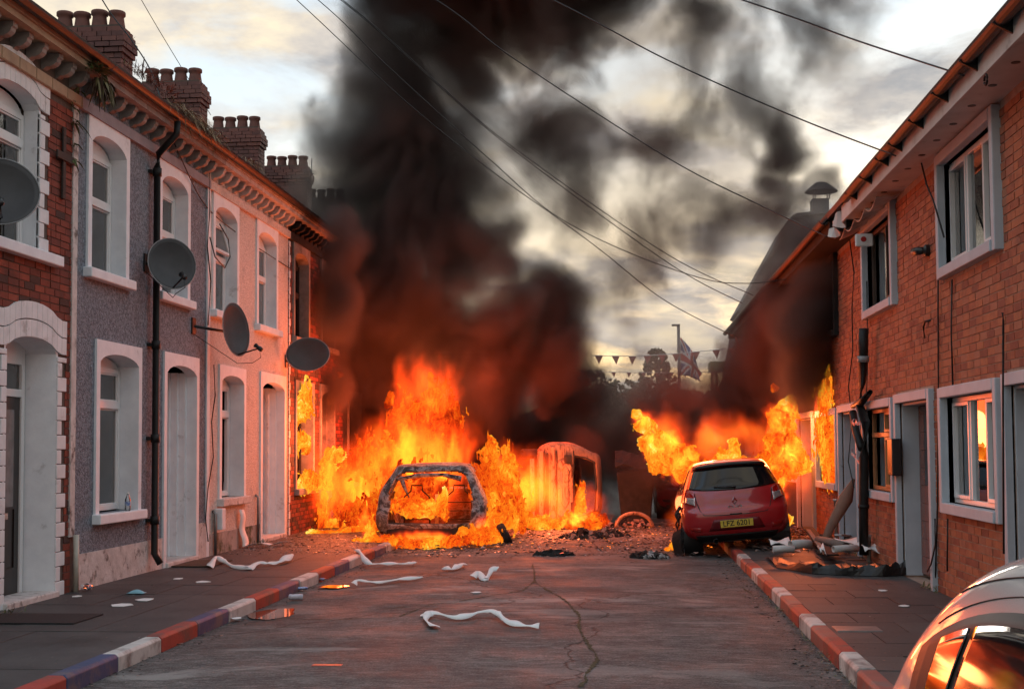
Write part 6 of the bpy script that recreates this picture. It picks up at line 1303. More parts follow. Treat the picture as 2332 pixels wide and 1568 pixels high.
# ================================================================== satellite dishes
def dish(lab, c, n, w, hgt, attach, lnb=True, mat=DISH):
    c = Vector(c); n = Vector(n).normalized(); t = thing('satellite_dish', lab, 'satellite dish', tuple(attach), 'satellite dishes on the left terrace')
    up = (Vector((0, 0, 1))-n*n.z).normalized(); sd = up.cross(n); M = Matrix((( *sd, 0), (*up, 0), (*n, 0), (0, 0, 0, 1))).transposed(); M.translation = c
    g = []; m = MB(); m.smooth = True; nr, na = 7, 40
    vs = [M @ Vector((0, 0, -0.085))]
    for i in range(1, nr+1):
        for k in range(na):
            a = 2*math.pi*k/na; rr = i/nr; vs.append(M @ Vector((w/2*rr*math.cos(a), hgt/2*rr*math.sin(a), -0.085*(1-rr*rr))))
    fs = [(0, 1+k, 1+(k+1) % na) for k in range(na)]+[(1+(i-1)*na+k, 1+i*na+k, 1+i*na+(k+1) % na, 1+(i-1)*na+(k+1) % na) for i in range(1, nr) for k in range(na)]
    m.add(vs, fs); m.build('reflector', mat, t, solid=0.006)
    m = MB(); m.tube([M @ Vector((w/2*math.cos(2*math.pi*k/na), hgt/2*math.sin(2*math.pi*k/na), 0)) for k in range(na+1)], 0.006, 6); m.build('rim', DISHL if mat is DISH else mat, t)
    a = Vector(attach); b = M @ Vector((0, -0.02, -0.12))
    m = MB(); m.tube([a, a.lerp(b, 0.45)+Vector((0, 0, 0.0)), b], 0.02, 8); m.build('arm', GUTTER, t)
    m = MB(); m.box(a.x-0.01, a.x+0.02, a.y-0.07, a.y+0.07, a.z-0.11, a.z+0.11); m.build('bracket', GUTTER, t)
    if lnb:
        e = M @ Vector((0, -hgt*0.42, 0.34)); s_ = M @ Vector((0, -hgt*0.47, -0.02))
        m = MB(); m.tube([s_, e], 0.011, 6); m.build('feed_arm', GUTTER, t)
        m = MB(); d = (M @ Vector((0, 0, -0.03))-e).normalized(); m.tube([e-d*0.05, e+d*0.0, e+d*0.03, e+d*0.08], [0.028, 0.035, 0.022, 0.035], 10); m.build('receiver', BLACKP, t)
        m = MB(); q = [e, e+Vector((0.02, 0, -0.13)), e+Vector((-0.1, 0.02, -0.2)), s_+Vector((0, 0, -0.12)), a+Vector((0, 0, -0.1))]; m.tube(q, 0.005, 5); m.build('cable', BLACKP, t)
d1 = on_x(-2, 435, LX+0.5); dish('large dark dish cut by the left edge of the picture on the red brick house', d1, (0.45, -0.85, 0.25), 0.66, 0.62, (LX, d1.y+0.15, d1.z-0.15))
d2 = on_x(392, 600, LX+0.38); dish('dish beside the black drainpipe with its receiver arm pointing right', d2, (0.62, -0.74, 0.18), 0.60, 0.64, (LX, 15.35, d2.z+0.03))
d3 = on_x(538, 750, LX+0.42); dish('dish seen nearly edge on between the two upper windows of the pink lit house', d3, (0.955, -0.27, 0.12), 0.66, 0.76, (LX, d3.y-0.6, d3.z))
d4 = on_x(701, 806, LX+0.45); dish('dish seen face on in front of the dark smoke at the burning house', d4, (0.12, -0.96, 0.26), 0.74, 0.60, (LX, d4.y+0.25, d4.z-0.1), lnb=False)

# ================================================================== overhead wires
WIRE = pm('black_cable', (0.012, 0.012, 0.013), None, 5, 0.6)
PT = Vector(on_y(20, -560, 17.5))
tp = thing('telegraph_pole', 'telegraph pole behind the left terrace, out of sight above the roofs', 'pole', (PT.x, PT.y, 0))
def wire(lab, pts, Ys, r=0.0085, group='overhead cables crossing the sky'):
    P_ = [on_y(x, y_, Y) for (x, y_), Y in zip(pts, Ys)]; line = []
    n = len(P_)
    for i in range(n-1):
        p0, p1, p2, p3 = P_[max(i-1, 0)], P_[i], P_[i+1], P_[min(i+2, n-1)]
        for k in range(10):
            t = k/10; line.append(0.5*((2*p1)+(p2-p0)*t+(2*p0-5*p1+4*p2-p3)*t*t+(3*p1-p0-3*p2+p3)*t**3))
    line.append(P_[-1]); m = MB(); m.tube(line, r, 5); o = m.build('cable', WIRE); tag(o, lab, 'cable', group); return line
g_e = on_x(2195, 172, RX-0.44).y; f_e = on_x(2040, 355, RX-0.44).y; e_e = on_x(1885, 540, RX-0.44).y; b_e = 24.0
wire('topmost cable, ending at the gutter over the big upper window', [(20, -560), (900, -260), (1690, 0), (1950, 92), (2195, 172)], [17.5, 15, 12.9, 12, g_e])
wire('second cable from the top, ending at the gutter left of the big upper window', [(20, -560), (700, -270), (1259, 0), (1518, 136), (1800, 262), (2040, 355)], [17.5, 16, 15.2, 14.6, 14.2, f_e])
wire('middle cable running down to the broken eaves', [(20, -560), (600, -230), (993, 0), (1167, 131), (1518, 358), (1720, 462), (1885, 540)], [17.5, 17.6, 17.7, 17.8, 18, 18.1, e_e])
wire('upper one of the close pair of cables passing before the smoke column', [(20, -560), (450, -225), (780, 0), (1002, 194), (1167, 334), (1518, 578), (1715, 672)], [17.5, 18, 18.5, 19, 19.5, 20.5, 21.4], 0.007)
wire('lower one of the close pair of cables passing before the smoke column', [(20, -560), (450, -222), (778, 2), (1000, 196), (1165, 338), (1518, 596), (1690, 690)], [17.5, 18, 18.5, 19, 19.5, 20.5, 21.3], 0.007)
wire('cable that curls level across to the smoky end house on the right', [(20, -560), (400, -260), (724, 0), (862, 131), (993, 252), (1121, 368), (1259, 486), (1420, 570), (1600, 634), (1700, 645), (1790, 636)], [17.5, 18, 18.5, 18.8, 19, 19.3, 19.7, 20.2, 20.8, 21.2, 21.6], 0.007)
wire('lowest long cable, ending beside the flag', [(20, -560), (380, -270), (683, 7), (925, 232), (1123, 392), (1259, 489), (1370, 571), (1513, 683), (1670, 765)], [17.5, 18, 18.5, 19, 19.4, 19.8, 20.2, 20.8, 21.5], 0.007)
wire('cable dropping behind the second chimney', [(20, -560), (200, -220), (322, 0), (405, 140), (480, 262)], [17.5, 21, 23, 25, 27], 0.007)
wire('cable passing beside the first chimney down to the eaves of the grey house', [(20, -560), (130, -200), (233, 0), (300, 92), (345, 165), (372, 250)], [17.5, 17, 16.6, 16.4, 16.2, 15.7], 0.009)
wire('slack cable from the drainpipe head across the pink lit house', [(372, 262), (410, 355), (470, 470), (560, 545), (662, 612)], [15.75, 16.3, 17.6, 19.6, 22.2], 0.008, 'cables on the left house fronts')
m = MB(); m.tube([(PT.x, PT.y, 0), (PT.x, PT.y, PT.z)], [0.14, 0.1], 10); m.build('post', BARK, tp)
# cables fixed on walls
def wallwire(lab, X, pts, r=0.009, grp='cables fixed to the house fronts'):
    P_ = [on_x(x, y_, X) for x, y_ in pts]; m = MB(); m.tube(P_, r, 5); tag(m.build('wall_cable', WIRE), lab, 'cable', grp)
wallwire('cable dangling down the pink lit house from its eaves corner', LX+0.05, [(476, 378), (478, 480), (472, 560), (480, 640), (474, 740)])
wallwire('cable wandering down beside the ground floor window of the pink lit house', LX+0.05, [(487, 830), (490, 900), (482, 960), (486, 1040), (474, 1110), (468, 1180), (474, 1232)])
wallwire('loop of cable over the open window of the pink lit house', LX+0.12, [(478, 540), (490, 585), (512, 610), (524, 585), (520, 545), (500, 510)])
wallwire('straight black cable down the brick wall beside the big windows', RX-0.03, [(2138, 440), (2136, 700), (2137, 900), (2135, 1150), (2130, 1320)])
wallwire('kinked cable below the big upper window', RX-0.03, [(2168, 636), (2166, 760), (2170, 880)])
wallwire('short cable at the right of the big lower window', RX-0.1, [(2283, 712), (2285, 730), (2284, 900), (2286, 1260)])
wallwire('cable under the big lower window', RX-0.03, [(2158, 1180), (2157, 1300)])
wallwire('sagging cable hanging from the broken gutter over the brown window', RX-0.12, [(2092, 345), (2110, 420), (2125, 455), (2150, 540)])
wallwire('pair of cables twisting down left of the tall black pipe', RX-0.05, [(1935, 545), (1945, 620), (1940, 700), (1942, 800), (1932, 880), (1940, 960), (1932, 1050), (1945, 1110)])
wallwire('thin cable down the corner right of the black pipe', RX-0.05, [(1974, 640), (1976, 800), (1972, 950), (1974, 1120)])
wallwire('cable beside the tiled porch curling at the ground', RX-0.08, [(2129, 1180), (2130, 1240), (2120, 1285), (2112, 1300)])
# tall black pipe, burst and forked, between the two right hand houses
t = thing('burnt_pipe', 'tall black melted pipe forking beside the orange lit window', 'pipe', on_x(1965, 1262, RX-0.15))
def pipe(nm, pts, r, mat=GUTTER):
    P_ = [on_x(x, y_, RX-0.15) for x, y_ in pts]; m = MB(); m.tube(P_, r, 12); return m.build(nm, mat, t)
pipe('pipe', [(1967, 748), (1966, 800), (1963, 870), (1958, 925), (1972, 962), (1968, 1040), (1967, 1150), (1967, 1262)], [0.06, 0.062, 0.05, 0.055, 0.06, 0.062, 0.06, 0.058])
pipe('branch', [(1942, 938), (1950, 985), (1962, 1020)], [0.05, 0.05, 0.05]); pipe('melted_elbow', [(1972, 905), (1982, 892), (1962, 915), (1942, 925)], [0.02, 0.03, 0.05, 0.03])
pipe('clamp', [(1966, 810), (1966, 824)], 0.075, DISHL); pipe('clamp', [(1967, 1148), (1967, 1156)], 0.07, GUTTER)
t2 = t
p_ = on_x(1966, 970, RX-0.2)
for k, (x, y_, lab) in enumerate(((1950, 957, 'red and white tape tied to the burnt pipe, upper knot'), (1948, 1020, 'red and white tape tied to the burnt pipe, lower knot'))):
    m = MB(); c = on_x(x, y_, RX-0.25)
    m.sheet([[c+Vector((0.02*math.sin(j*2+k), 0.32-0.07*j, 0.03*math.sin(j*1.7)-0.02*i-k*0.02*j)) for j in range(8)] for i in range(3)]); m.mi = 0; tag(m.build('tape_knot', pm('striped_tape_%d' % k, (0.6, 0.5, 0.5), (0.45, 0.05, 0.08), 25, 0.5, lo=0.48, hi=0.52), solid=0.006), lab, 'tape')
# small wall fittings on the right
t = thing('security_camera', 'small black camera on the brick wall between the upper windows', 'security camera', on_x(2115, 570, RX)); c = on_x(2118, 570, RX)
m = MB(); m.lathe([(0.06, 0), (0.06, 0.05), (0.035, 0.07)], Matrix.Translation(c) @ Matrix.Rotation(R(-90), 4, 'Y'), 16); m.build('mount', BLACKP, t)
m = MB(); m.tube([c+Vector((-0.06, 0, 0)), c+Vector((-0.10, 0.1, 0.01)), c+Vector((-0.10, 0.27, 0.03))], [0.035, 0.045, 0.042], 12); m.build('housing', BLACKP, t)
m = MB(); c = on_x(2108, 742, RX-0.04); m.tube([c+Vector((0.04, -0.12, 0.05)), c+Vector((0, 0.02, 0.05)), c+Vector((0, 0.1, 0.0)), c+Vector((0, 0.06, -0.12))], 0.012, 6); tag(m.build('wall_hook', GUTTER), 'bent black hook in the brick wall below the upper windows', 'hook')
m = MB(); c = on_x(2245, 182, RX-0.40); m.tube([c+Vector((0, 0.04*math.cos(a), 0.04*math.sin(a))) for a in [k*0.6 for k in range(11)]], 0.009, 6); tag(m.build('cable_eye', GUTTER), 'black ring bolt on the white fascia where the topmost cable ends', 'ring bolt')
t = thing('alarm_box', 'white box with a round spot hanging under the burst soffit', 'box', on_x(1965, 540, RX-0.2)); c = on_x(1966, 545, RX-0.2)
m = MB(); m.box(c.x-0.1, c.x+0.12, c.y-0.02, c.y+0.02, c.z-0.09, c.z+0.07, None); m.build('cover', UPVC, t, bevel=0.02); m = MB(); m.lathe([(0.035, 0), (0.03, 0.012)], Matrix.Translation((c.x, c.y-0.02, c.z)) @ Matrix.Rotation(R(90), 4, 'X'), 14); m.build('spot', REDP, t)
m = MB(); c = on_x(2036, 1040, RX-0.08); m.box(c.x-0.05, c.x+0.06, c.y-0.13, c.y+0.13, c.z-0.21, c.z+0.21); tag(m.build('meter_cupboard', BLACKP, bevel=0.01), 'black box on the frame between the orange lit window and the tiled porch', 'meter box')
for (x, y0_, y1_, lab) in ((1978, 1222, 1283, 'pale capped waste pipe at the wall foot beside the black pipe'), (1903, 1140, 1250, 'burnt pale pipe at the wall foot under the burning window')):
    a, b = on_x(x, y0_, RX-0.07), on_x(x, y1_, RX-0.07); m = MB(); m.tube([(a.x, a.y, PZ), (a.x, a.y, a.z), (a.x, a.y, a.z+0.002), (a.x, a.y, a.z+0.03)], [0.028, 0.028, 0.038, 0.038], 10); tag(m.build('waste_pipe', pm('pipe_paint_%d' % x, (0.5, 0.5, 0.48), None, 5, 0.6)), lab, 'pipe')
m = MB(); c = on_z(1885, 1262, PZ); m.tube([c+Vector((-0.1, 0, 0)), c+Vector((0.05, 0.1, 0.35)), c+Vector((0.3, 0.25, 0.75)), c+Vector((0.42, 0.3, 1.02))], [0.05, 0.06, 0.10, 0.02], 8); m.v = [(v[0], v[1]*1.0, v[2]) for v in m.v]; tag(m.build('leaning_board', pm('scorched_board', (0.25, 0.13, 0.09), None, 6, 0.8)), 'scorched paddle shaped board leaning on the wall under the burning window', 'board')

# ================================================================== litter
def ribbon(lab, pts, w, cat='paper strip', Z=0.05, mat=PAPER, group='curled white paper strips on the ground'):
    """pts: picture points of the centre line with the height of the paper above ground"""
    base = []
    for (x, y_, h) in pts: base.append(on_z(x, y_, Z)+Vector((0, 0, h*0.8)))
    n = len(base); line = []
    for i in range(n-1):
        p0, p1, p2, p3 = base[max(i-1, 0)], base[i], base[i+1], base[min(i+2, n-1)]
        for k in range(8): t = k/8; line.append(0.5*((2*p1)+(p2-p0)*t+(2*p0-5*p1+4*p2-p3)*t*t+(3*p1-p0-3*p2+p3)*t**3))
    line.append(base[-1]); g = []
    for i, p in enumerate(line):
        d = (line[min(i+1, len(line)-1)]-line[max(i-1, 0)]); d.z = 0; d = d.normalized() if d.length > 0 else Vector((1, 0, 0)); s_ = Vector((-d.y, d.x, 0)); tw = 0.5*math.sin(i*0.33+len(pts)); s_ = (s_*math.cos(tw)+Vector((0, 0, 1))*abs(math.sin(tw))).normalized(); ww = w*0.72*(0.8+0.3*math.sin(i*0.5+1))
        g.append([p-s_*ww/2+Vector((0, 0, 0.004)), p+Vector((0, 0, 0.012)), p+s_*ww/2+Vector((0, 0, 0.004))])
    zmin = min(q.z for r_ in g for q in r_); 
    if zmin < Z+0.003: g = [[q+Vector((0, 0, Z+0.003-zmin)) for q in r_] for r_ in g]
    m = MB(); m.smooth = True; m.sheet(g); tag(m.build('paper_strip', mat, solid=0.0015), lab, cat, group)
ribbon('long curling paper strip alone in the middle of the near road', [(992, 1432, 0.01), (970, 1416, 0.01), (985, 1404, 0.03), (1040, 1412, 0.02), (1095, 1406, 0.05), (1128, 1408, 0.06), (1150, 1420, 0.03), (1190, 1429, 0.01), (1228, 1430, 0.01)], 0.11)
ribbon('straight paper strip lying beside the upper puddle', [(806, 1335, 0.02), (815, 1331, 0.05), (860, 1329, 0.01), (910, 1322, 0.01), (962, 1317, 0.01)], 0.10)
ribbon('small bow shaped paper strip right of the road centre', [(1078, 1318, 0.02), (1088, 1312, 0.06), (1105, 1322, 0.01), (1120, 1312, 0.08), (1135, 1310, 0.12)], 0.12)
ribbon('short curled strip on the road below the burnt shell', [(1012, 1296, 0.03), (1030, 1299, 0.02), (1048, 1292, 0.05), (1060, 1288, 0.03)], 0.12)
ribbon('paper strip draped over the far end of the left kerb', [(812, 1268, 0.12), (822, 1278, 0.12), (840, 1288, 0.03), (880, 1286, 0.01), (920, 1288, 0.02), (945, 1284, 0.02)], 0.11)
ribbon('looped paper strip on the left pavement before the grey door', [(478, 1296, 0.02), (492, 1284, 0.09), (508, 1286, 0.05), (530, 1292, 0.01), (575, 1300, 0.01)], 0.12, Z=PZ)
ribbon('longer paper strip on the left pavement beside the looped one', [(566, 1298, 0.02), (590, 1290, 0.05), (620, 1288, 0.03), (645, 1284, 0.05), (665, 1276, 0.09)], 0.15, Z=PZ)
m = MB(); top = on_x(548, 1160, LX+0.06); g = []
for k in range(10):
    z = top.z*(1-k/9)+(PZ+0.03)*k/9; g.append([Vector((LX+0.05+0.03*k/9+0.02*math.sin(k), top.y-0.05+0.05*k/9, z)), Vector((LX+0.07+0.04*k/9+0.02*math.sin(k), top.y+0.12+0.10*k/9, z))])
for k in range(1, 6): g.append([Vector((LX+0.10+0.1*k, top.y+0.02+0.12*k, PZ+0.02+0.05*abs(math.sin(k)))), Vector((LX+0.14+0.1*k, top.y+0.22+0.12*k, PZ+0.02+0.04*abs(math.sin(k))))])
m.smooth = True; m.sheet(g); tag(m.build('paper_strip', PAPER, solid=0.003), 'paper strip hanging from the window sill of the pink lit house to the pavement', 'paper strip', 'curled white paper strips on the ground')
# scraps of paper
for k, (x, y_, s_, Z, lab) in enumerate(((278, 1378, 0.10, PZ, 'white scrap near the kerb before the grey wall'), (330, 1366, 0.10, PZ, 'white scrap beside the blue face mask'), (462, 1325, 0.08, PZ, 'white scrap between the face mask and the looped strip'), (405, 1318, 0.07, PZ, 'pinkish torn scrap left of the looped strip'),
    (1086, 1349, 0.06, 0.05, 'tiny white flake right of the bow shaped strip'), (968, 1401, 0.06, 0.05, 'tiny white flake by the head of the long strip'), (175, 1358, 0.05, PZ, 'white flake close to the plinth corner'), (2010, 1345, 0.06, PZ, 'white flake on the right pavement before the black sheet'), (540, 1408, 0.05, 0.03, 'white flake in the gutter by the puddle'), (2060, 1380, 0.05, PZ, 'white speck on the right flags'))):
    c = on_z(x, y_, Z); r_ = random.Random(k); m = MB(); pts = [(c.x+s_*r_.uniform(.7, 1.2)*math.cos(a), c.y+s_*1.4*r_.uniform(.7, 1.2)*math.sin(a)) for a in [q*1.05 for q in range(6)]]
    m.prism(pts, Z+0.004, Z+0.009, 'z'); tag(m.build('paper_scrap', PAPER), lab, 'paper scrap', 'paper scraps')
c = on_z(745, 1517, 0.03); m = MB(); m.box(c.x-0.11, c.x+0.11, c.y-0.035, c.y+0.035, 0.03, 0.045, None); tag(m.build('red_plastic_bit', pm('red_plastic', (0.4, 0.06, 0.04), None, 4, 0.4), bevel=0.004), 'flat piece of red plastic on the near road', 'plastic piece')
MASK = pm('face_mask_blue', (0.25, 0.5, 0.6), None, 5, 0.8); c = on_z(311, 1352, PZ); m = MB(); m.smooth = True
m.sheet([[Vector((c.x-0.09+0.03*i, c.y-0.05+0.02*j, PZ+0.01+0.035*math.sin(i/6*3.14)*math.sin(j/5*3.14)+0.004*(j % 2))) for j in range(6)] for i in range(7)]); o = m.build('face_mask', MASK, solid=0.003); tag(o, 'pale blue face mask dropped on the left pavement', 'face mask')
def can(lab, x, y_, ang, mat, ends, Z=0.0, r=0.033, L_=0.12, flat=0.8, nm='drink_can'):
    c = on_z(x, y_, Z)+Vector((0, 0, r)); t = thing(nm, lab, 'can', c); M = Matrix.Translation(c) @ Matrix.Rotation(ang, 4, 'Z') @ Matrix.Rotation(R(90), 4, 'Y') @ Matrix.Diagonal((flat, 1, 1, 1))
    m = MB(); m.smooth = True; m.lathe([(r*0.8, -L_/2), (r, -L_/2+0.012), (r*0.96, 0), (r, L_/2-0.012), (r*0.8, L_/2)], M, 18, cap=False); m.build('can_body', mat, t)
    m = MB(); m.lathe([(0, -L_/2+0.004), (r*0.78, -L_/2+0.001)], M, 18, cap=False); m.lathe([(0, L_/2-0.004), (r*0.78, L_/2-0.001)], M, 18, cap=False); m.build('can_end', ends, t)
CANR = pm('can_red', (0.28, 0.06, 0.03), (0.5, 0.3, 0.2), 40, 0.3, metal=0.7); 
can('silver drink can with red side lying against the near white kerb stone', 322, 1488, R(65), CANR, MET, Z=0.01)
can('white drink can lying in the gutter past the puddle', 674, 1367, R(10), pm('can_white', (0.6, 0.55, 0.6), (0.4, 0.35, 0.4), 30, 0.4), MET, Z=0.01, r=0.04, L_=0.15)
can('crumpled blue can by the kerb before the upper puddle', 688, 1345, R(30), pm('can_blue', (0.06, 0.1, 0.3), (0.5, 0.5, 0.6), 30, 0.35, metal=0.5), MET, Z=0.01, flat=0.55)
can('crushed blue and white can farther up the left gutter', 728, 1324, R(-20), pm('can_blue_white', (0.1, 0.15, 0.35), (0.5, 0.45, 0.5), 20, 0.35, metal=0.4), MET, Z=0.01, flat=0.5, L_=0.16)
CLEARP = glass_mat('clear_plastic', 0.4, (0.9, 0.93, 0.95))
def bottle(lab, c, lying=False):
    t = thing('plastic_bottle', lab, 'bottle', c); M = Matrix.Translation(c) @ (Matrix.Rotation(R(80), 4, 'X') if lying else Matrix())
    m = MB(); m.smooth = True; m.lathe([(0.03, 0), (0.033, 0.01), (0.033, 0.13), (0.012, 0.18), (0.012, 0.2)], M, 16); m.build('bottle_body', CLEARP, t)
    m = MB(); m.smooth = True; m.lathe([(0.034, 0.06), (0.034, 0.11)], M, 16, cap=False); m.build('bottle_label', pm('blue_label', (0.05, 0.15, 0.45), (0.5, 0.55, 0.6), 30, 0.5), t)
    m = MB(); m.lathe([(0.014, 0.2), (0.014, 0.215)], M, 12); m.build('bottle_cap', UPVC, t)
bottle('clear water bottle with blue label standing on the grey house window sill', (LX+0.05, 14.72, GZ0+0.002)); cb = on_z(175, 1356, PZ); bottle('crushed clear bottle lying at the foot of the white pipe', (LX+0.15, 13.45, PZ+0.035), True)
# broken glass and grit as one mass on each patch
def scatter(name, lab, n, area, Z, s0, s1, mats, seed, pile=0.0, kind='stuff'):
    r = random.Random(seed); m = MB()
    for k in range(n):
        x, y_ = area(r); s_ = r.uniform(s0, s1)*(0.5+r.random()**2); a = r.uniform(0, 6.28); z = Z+r.random()**3*pile; t_ = r.uniform(-0.5, 0.5)
        m.mi = r.randrange(len(mats)); c, s = math.cos(a), math.sin(a)
        P_ = [Vector((x+c*s_, y_+s*s_, z+0.002)), Vector((x-s*s_*0.7, y_+c*s_*0.7, z+abs(t_)*s_)), Vector((x-c*s_*0.8, y_-s*s_*0.8, z+0.003)), Vector((x+s*s_*0.5, y_-c*s_*0.5, z+s_*0.35))]
        m.add(P_, [(0, 1, 2), (0, 2, 3), (0, 1, 3), (1, 2, 3)])
    o = m.build(name, mats, recalc=False); o['kind'] = kind
    return o
SHARD = pm('glass_shards', (0.5, 0.48, 0.47), (0.25, 0.24, 0.24), 30, 0.2); GRIT = pm('soot_grit', (0.03, 0.025, 0.022), (0.015, 0.013, 0.012), 30, 0.9); RUB = pm('pink_rubble', (0.35, 0.22, 0.18), (0.22, 0.13, 0.1), 20, 0.9); EMB = emis('embers', (1.0, 0.22, 0.02), 1.6)
scatter('broken_glass', '', 3200, lambda r: (LX+0.05+2.0*r.random()**1.3, 18.0+6.5*r.random()), PZ+0.003, 0.006, 0.028, [SHARD, SHARD, RUB, GRIT], 1)
scatter('burnt_debris', '', 5200, lambda r: (-3.6+5.0*r.random(), 18.4+8*r.random()**0.8), 0.04, 0.008, 0.05, [GRIT, GRIT, RUB, GRIT, SHARD], 2, 0.05)
scatter('road_grit', '', 2600, lambda r: (KLX+0.05+5.0*r.random(), 5.5+14*r.random()), 0.03, 0.003, 0.010, [GRIT, RUB, SHARD], 3)
scatter('road_grit', '', 900, lambda r: (KLX+0.02+0.22*r.random()**2, 6+13*r.random()), 0.012, 0.005, 0.02, [GRIT, RUB, GRIT], 4)
scatter('road_grit', '', 1300, lambda r: (KRX-0.02-0.28*r.random()**2, 5.5+13*r.random()), 0.012, 0.005, 0.022, [GRIT, RUB, GRIT, pm('dead_leaf', (0.14, 0.10, 0.05), None, 20, 0.9)], 5)
scatter('pavement_grit', '', 1500, lambda r: (KRX+0.15+1.5*r.random(), 6.5+14*r.random()), PZ+0.004, 0.003, 0.012, [GRIT, RUB, SHARD], 6)
scatter('pavement_grit', '', 1500, lambda r: (LX+0.1+1.9*r.random(), 8.5+10*r.random()), PZ+0.004, 0.003, 0.010, [GRIT, RUB, SHARD], 7)
scatter('burnt_debris', '', 2200, lambda r: (KRX+0.3+1.3*r.random(), 18.5+5*r.random()), PZ, 0.01, 0.06, [GRIT, RUB, SHARD, RUB], 8, 0.06)
scatter('embers', '', 420, lambda r: (-4.6+6.2*r.random(), 19.6+6*r.random()), 0.05, 0.006, 0.022, [EMB], 9, 0.04)
# heaps of burnt rubble
def heap(lab, px, py, w, d, h, seed, Z=0.03, mats=None):
    c = on_z(px, py, Z); r = random.Random(seed); t = thing('rubble_heap', lab, 'rubble', c, 'heaps of burnt rubble on the road')
    m = MB()
    for k in range(130):
        a = r.uniform(0, 6.28); q = math.sqrt(r.random()); x = c.x+w*q*math.cos(a); y_ = c.y+d*q*math.sin(a); z = Z+h*(1-q)*r.uniform(0.2, 1); s_ = r.uniform(0.02, 0.07)
        m.mi = r.randrange(3); M = Matrix.Translation((x, y_, z)) @ Matrix.Rotation(r.uniform(0, 6), 4, Vector((r.random(), r.random(), r.random()+.1)).normalized()); m.box(-s_, s_, -s_*r.uniform(.4, 1), s_*0.7, -s_*r.uniform(.2, .8), s_*0.5, M)
    o = m.build('fragments', mats or [GRIT, RUB, CHAR], t); o['kind'] = 'stuff'; return t
heap('largest heap of charred rubble right of the overturned car', 1330, 1226, 0.42, 0.35, 0.16, 1); heap('second heap of rubble, next to the largest one', 1385, 1222, 0.35, 0.3, 0.14, 2); heap('low black heap on the road below the overturned car', 1262, 1266, 0.3, 0.2, 0.07, 3, mats=[GRIT, CHAR, CHAR])
heap('small grey heap of debris left of the hatchback on the road', 1480, 1270, 0.24, 0.2, 0.09, 4, mats=[SHARD, CHAR, GRIT]); heap('smoking heap under the charred hoop', 1435, 1200, 0.5, 0.3, 0.22, 5)
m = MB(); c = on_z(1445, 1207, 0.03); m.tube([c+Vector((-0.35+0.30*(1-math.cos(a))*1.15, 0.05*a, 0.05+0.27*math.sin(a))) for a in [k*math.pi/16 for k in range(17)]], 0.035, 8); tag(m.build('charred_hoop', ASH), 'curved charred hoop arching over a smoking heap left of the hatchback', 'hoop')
# pile of panels, rolled paper and the black sheet on the right pavement
t0 = on_z(1765, 1290, PZ); t1 = on_z(2085, 1312, PZ)
SHEET = pm('black_rubber_sheet', (0.010, 0.010, 0.011), (0.018, 0.016, 0.015), 5, 0.45)
g = []
pa = [on_z(x, y_, PZ) for x, y_ in ((1768, 1292), (1850, 1306), (1930, 1310), (2010, 1312), (2060, 1310), (2086, 1306))]; hh = [0.03, 0.12, 0.09, 0.12, 0.15, 0.26]
for k in range(31):
    u = k/30*5; i = min(int(u), 4); p = pa[i].lerp(pa[i+1], u-i); h = hh[i]*(1-(u-i))+hh[i+1]*(u-i); w_ = 0.02*math.sin(k*0.9)
    g.append([p+Vector((0, 0, 0.004)), p+Vector((0, 0.01+w_, h*0.6)), p+Vector((0, 0.03+w_*2, h+0.02*math.sin(k*2.1))), p+Vector((0, 0.10, h*0.7+0.03*math.sin(k*1.4))), p+Vector((0, 0.4, h*0.5+0.03*math.sin(k*0.7+2))), p+Vector((0, 0.9, 0.05+0.02*math.sin(k))), p+Vector((0, 1.25, 0.015))])
m = MB(); m.sheet(g); tag(m.build('fallen_sheet', SHEET, solid=0.008), 'long black sheet crumpled across the right pavement under the rolled papers', 'sheet')
ROLLM = pm('rolled_paper', (0.62, 0.60, 0.58), (0.5, 0.48, 0.46), 8, 0.8)
for k, (x0_, y0_, x1_, y1_, r_, lab) in enumerate(((1806, 1279, 1852, 1277, 0.055, 'short white roll at the left of the pile on the right pavement'), (1766, 1291, 1816, 1291, 0.04, 'white roll along the left front edge of the black sheet'), (1906, 1291, 1962, 1289, 0.04, 'white roll in the middle of the black sheet'), (1870, 1265, 1935, 1283, 0.05, 'brown grey roll lying across the pile'))):
    a, b = on_z(x0_, y0_, PZ)+Vector((0, 0.25, 0.20)), on_z(x1_, y1_, PZ)+Vector((0, 0.25, 0.20)); m = MB(); m.tube([a, a.lerp(b, .5)+Vector((0, 0, 0.008)), b], r_, 12, cap=False)
    tag(m.build('paper_roll', ROLLM if k < 3 else pm('brown_roll', (0.2, 0.16, 0.14), None, 8, 0.8), solid=0.008), lab, 'roll', 'rolls lying on the black sheet')
for k, (x, y_, w_, h_, a, lab) in enumerate(((1786, 1272, 0.2, 0.12, 20, 'white torn triangle of paper behind the left roll'), (1945, 1270, 0.25, 0.1, -30, 'crumpled white sheet at the back of the pile'), (1885, 1292, 0.12, 0.16, 60, 'white torn leaf in the centre of the pile'), (2000, 1290, 0.14, 0.15, 10, 'white torn leaf near the porch on the black sheet'), (1965, 1283, 0.2, 0.1, 40, 'grey white folded paper right of the pile'))):
    c = on_z(x, y_, PZ)+Vector((0, 0.3, 0.16)); g = [[c+Vector((w_*(i/5-0.5)*math.cos(R(a))*1.5, w_*(i/5-0.5)*math.sin(R(a))+0.1*j, h_*0.5*math.sin(i*0.9+j)*0.5+0.02*j)) for j in range(4)] for i in range(6)]
    m = MB(); m.smooth = True; m.sheet(g); tag(m.build('torn_paper', PAPER, solid=0.004), lab, 'paper', 'torn papers on the pile')
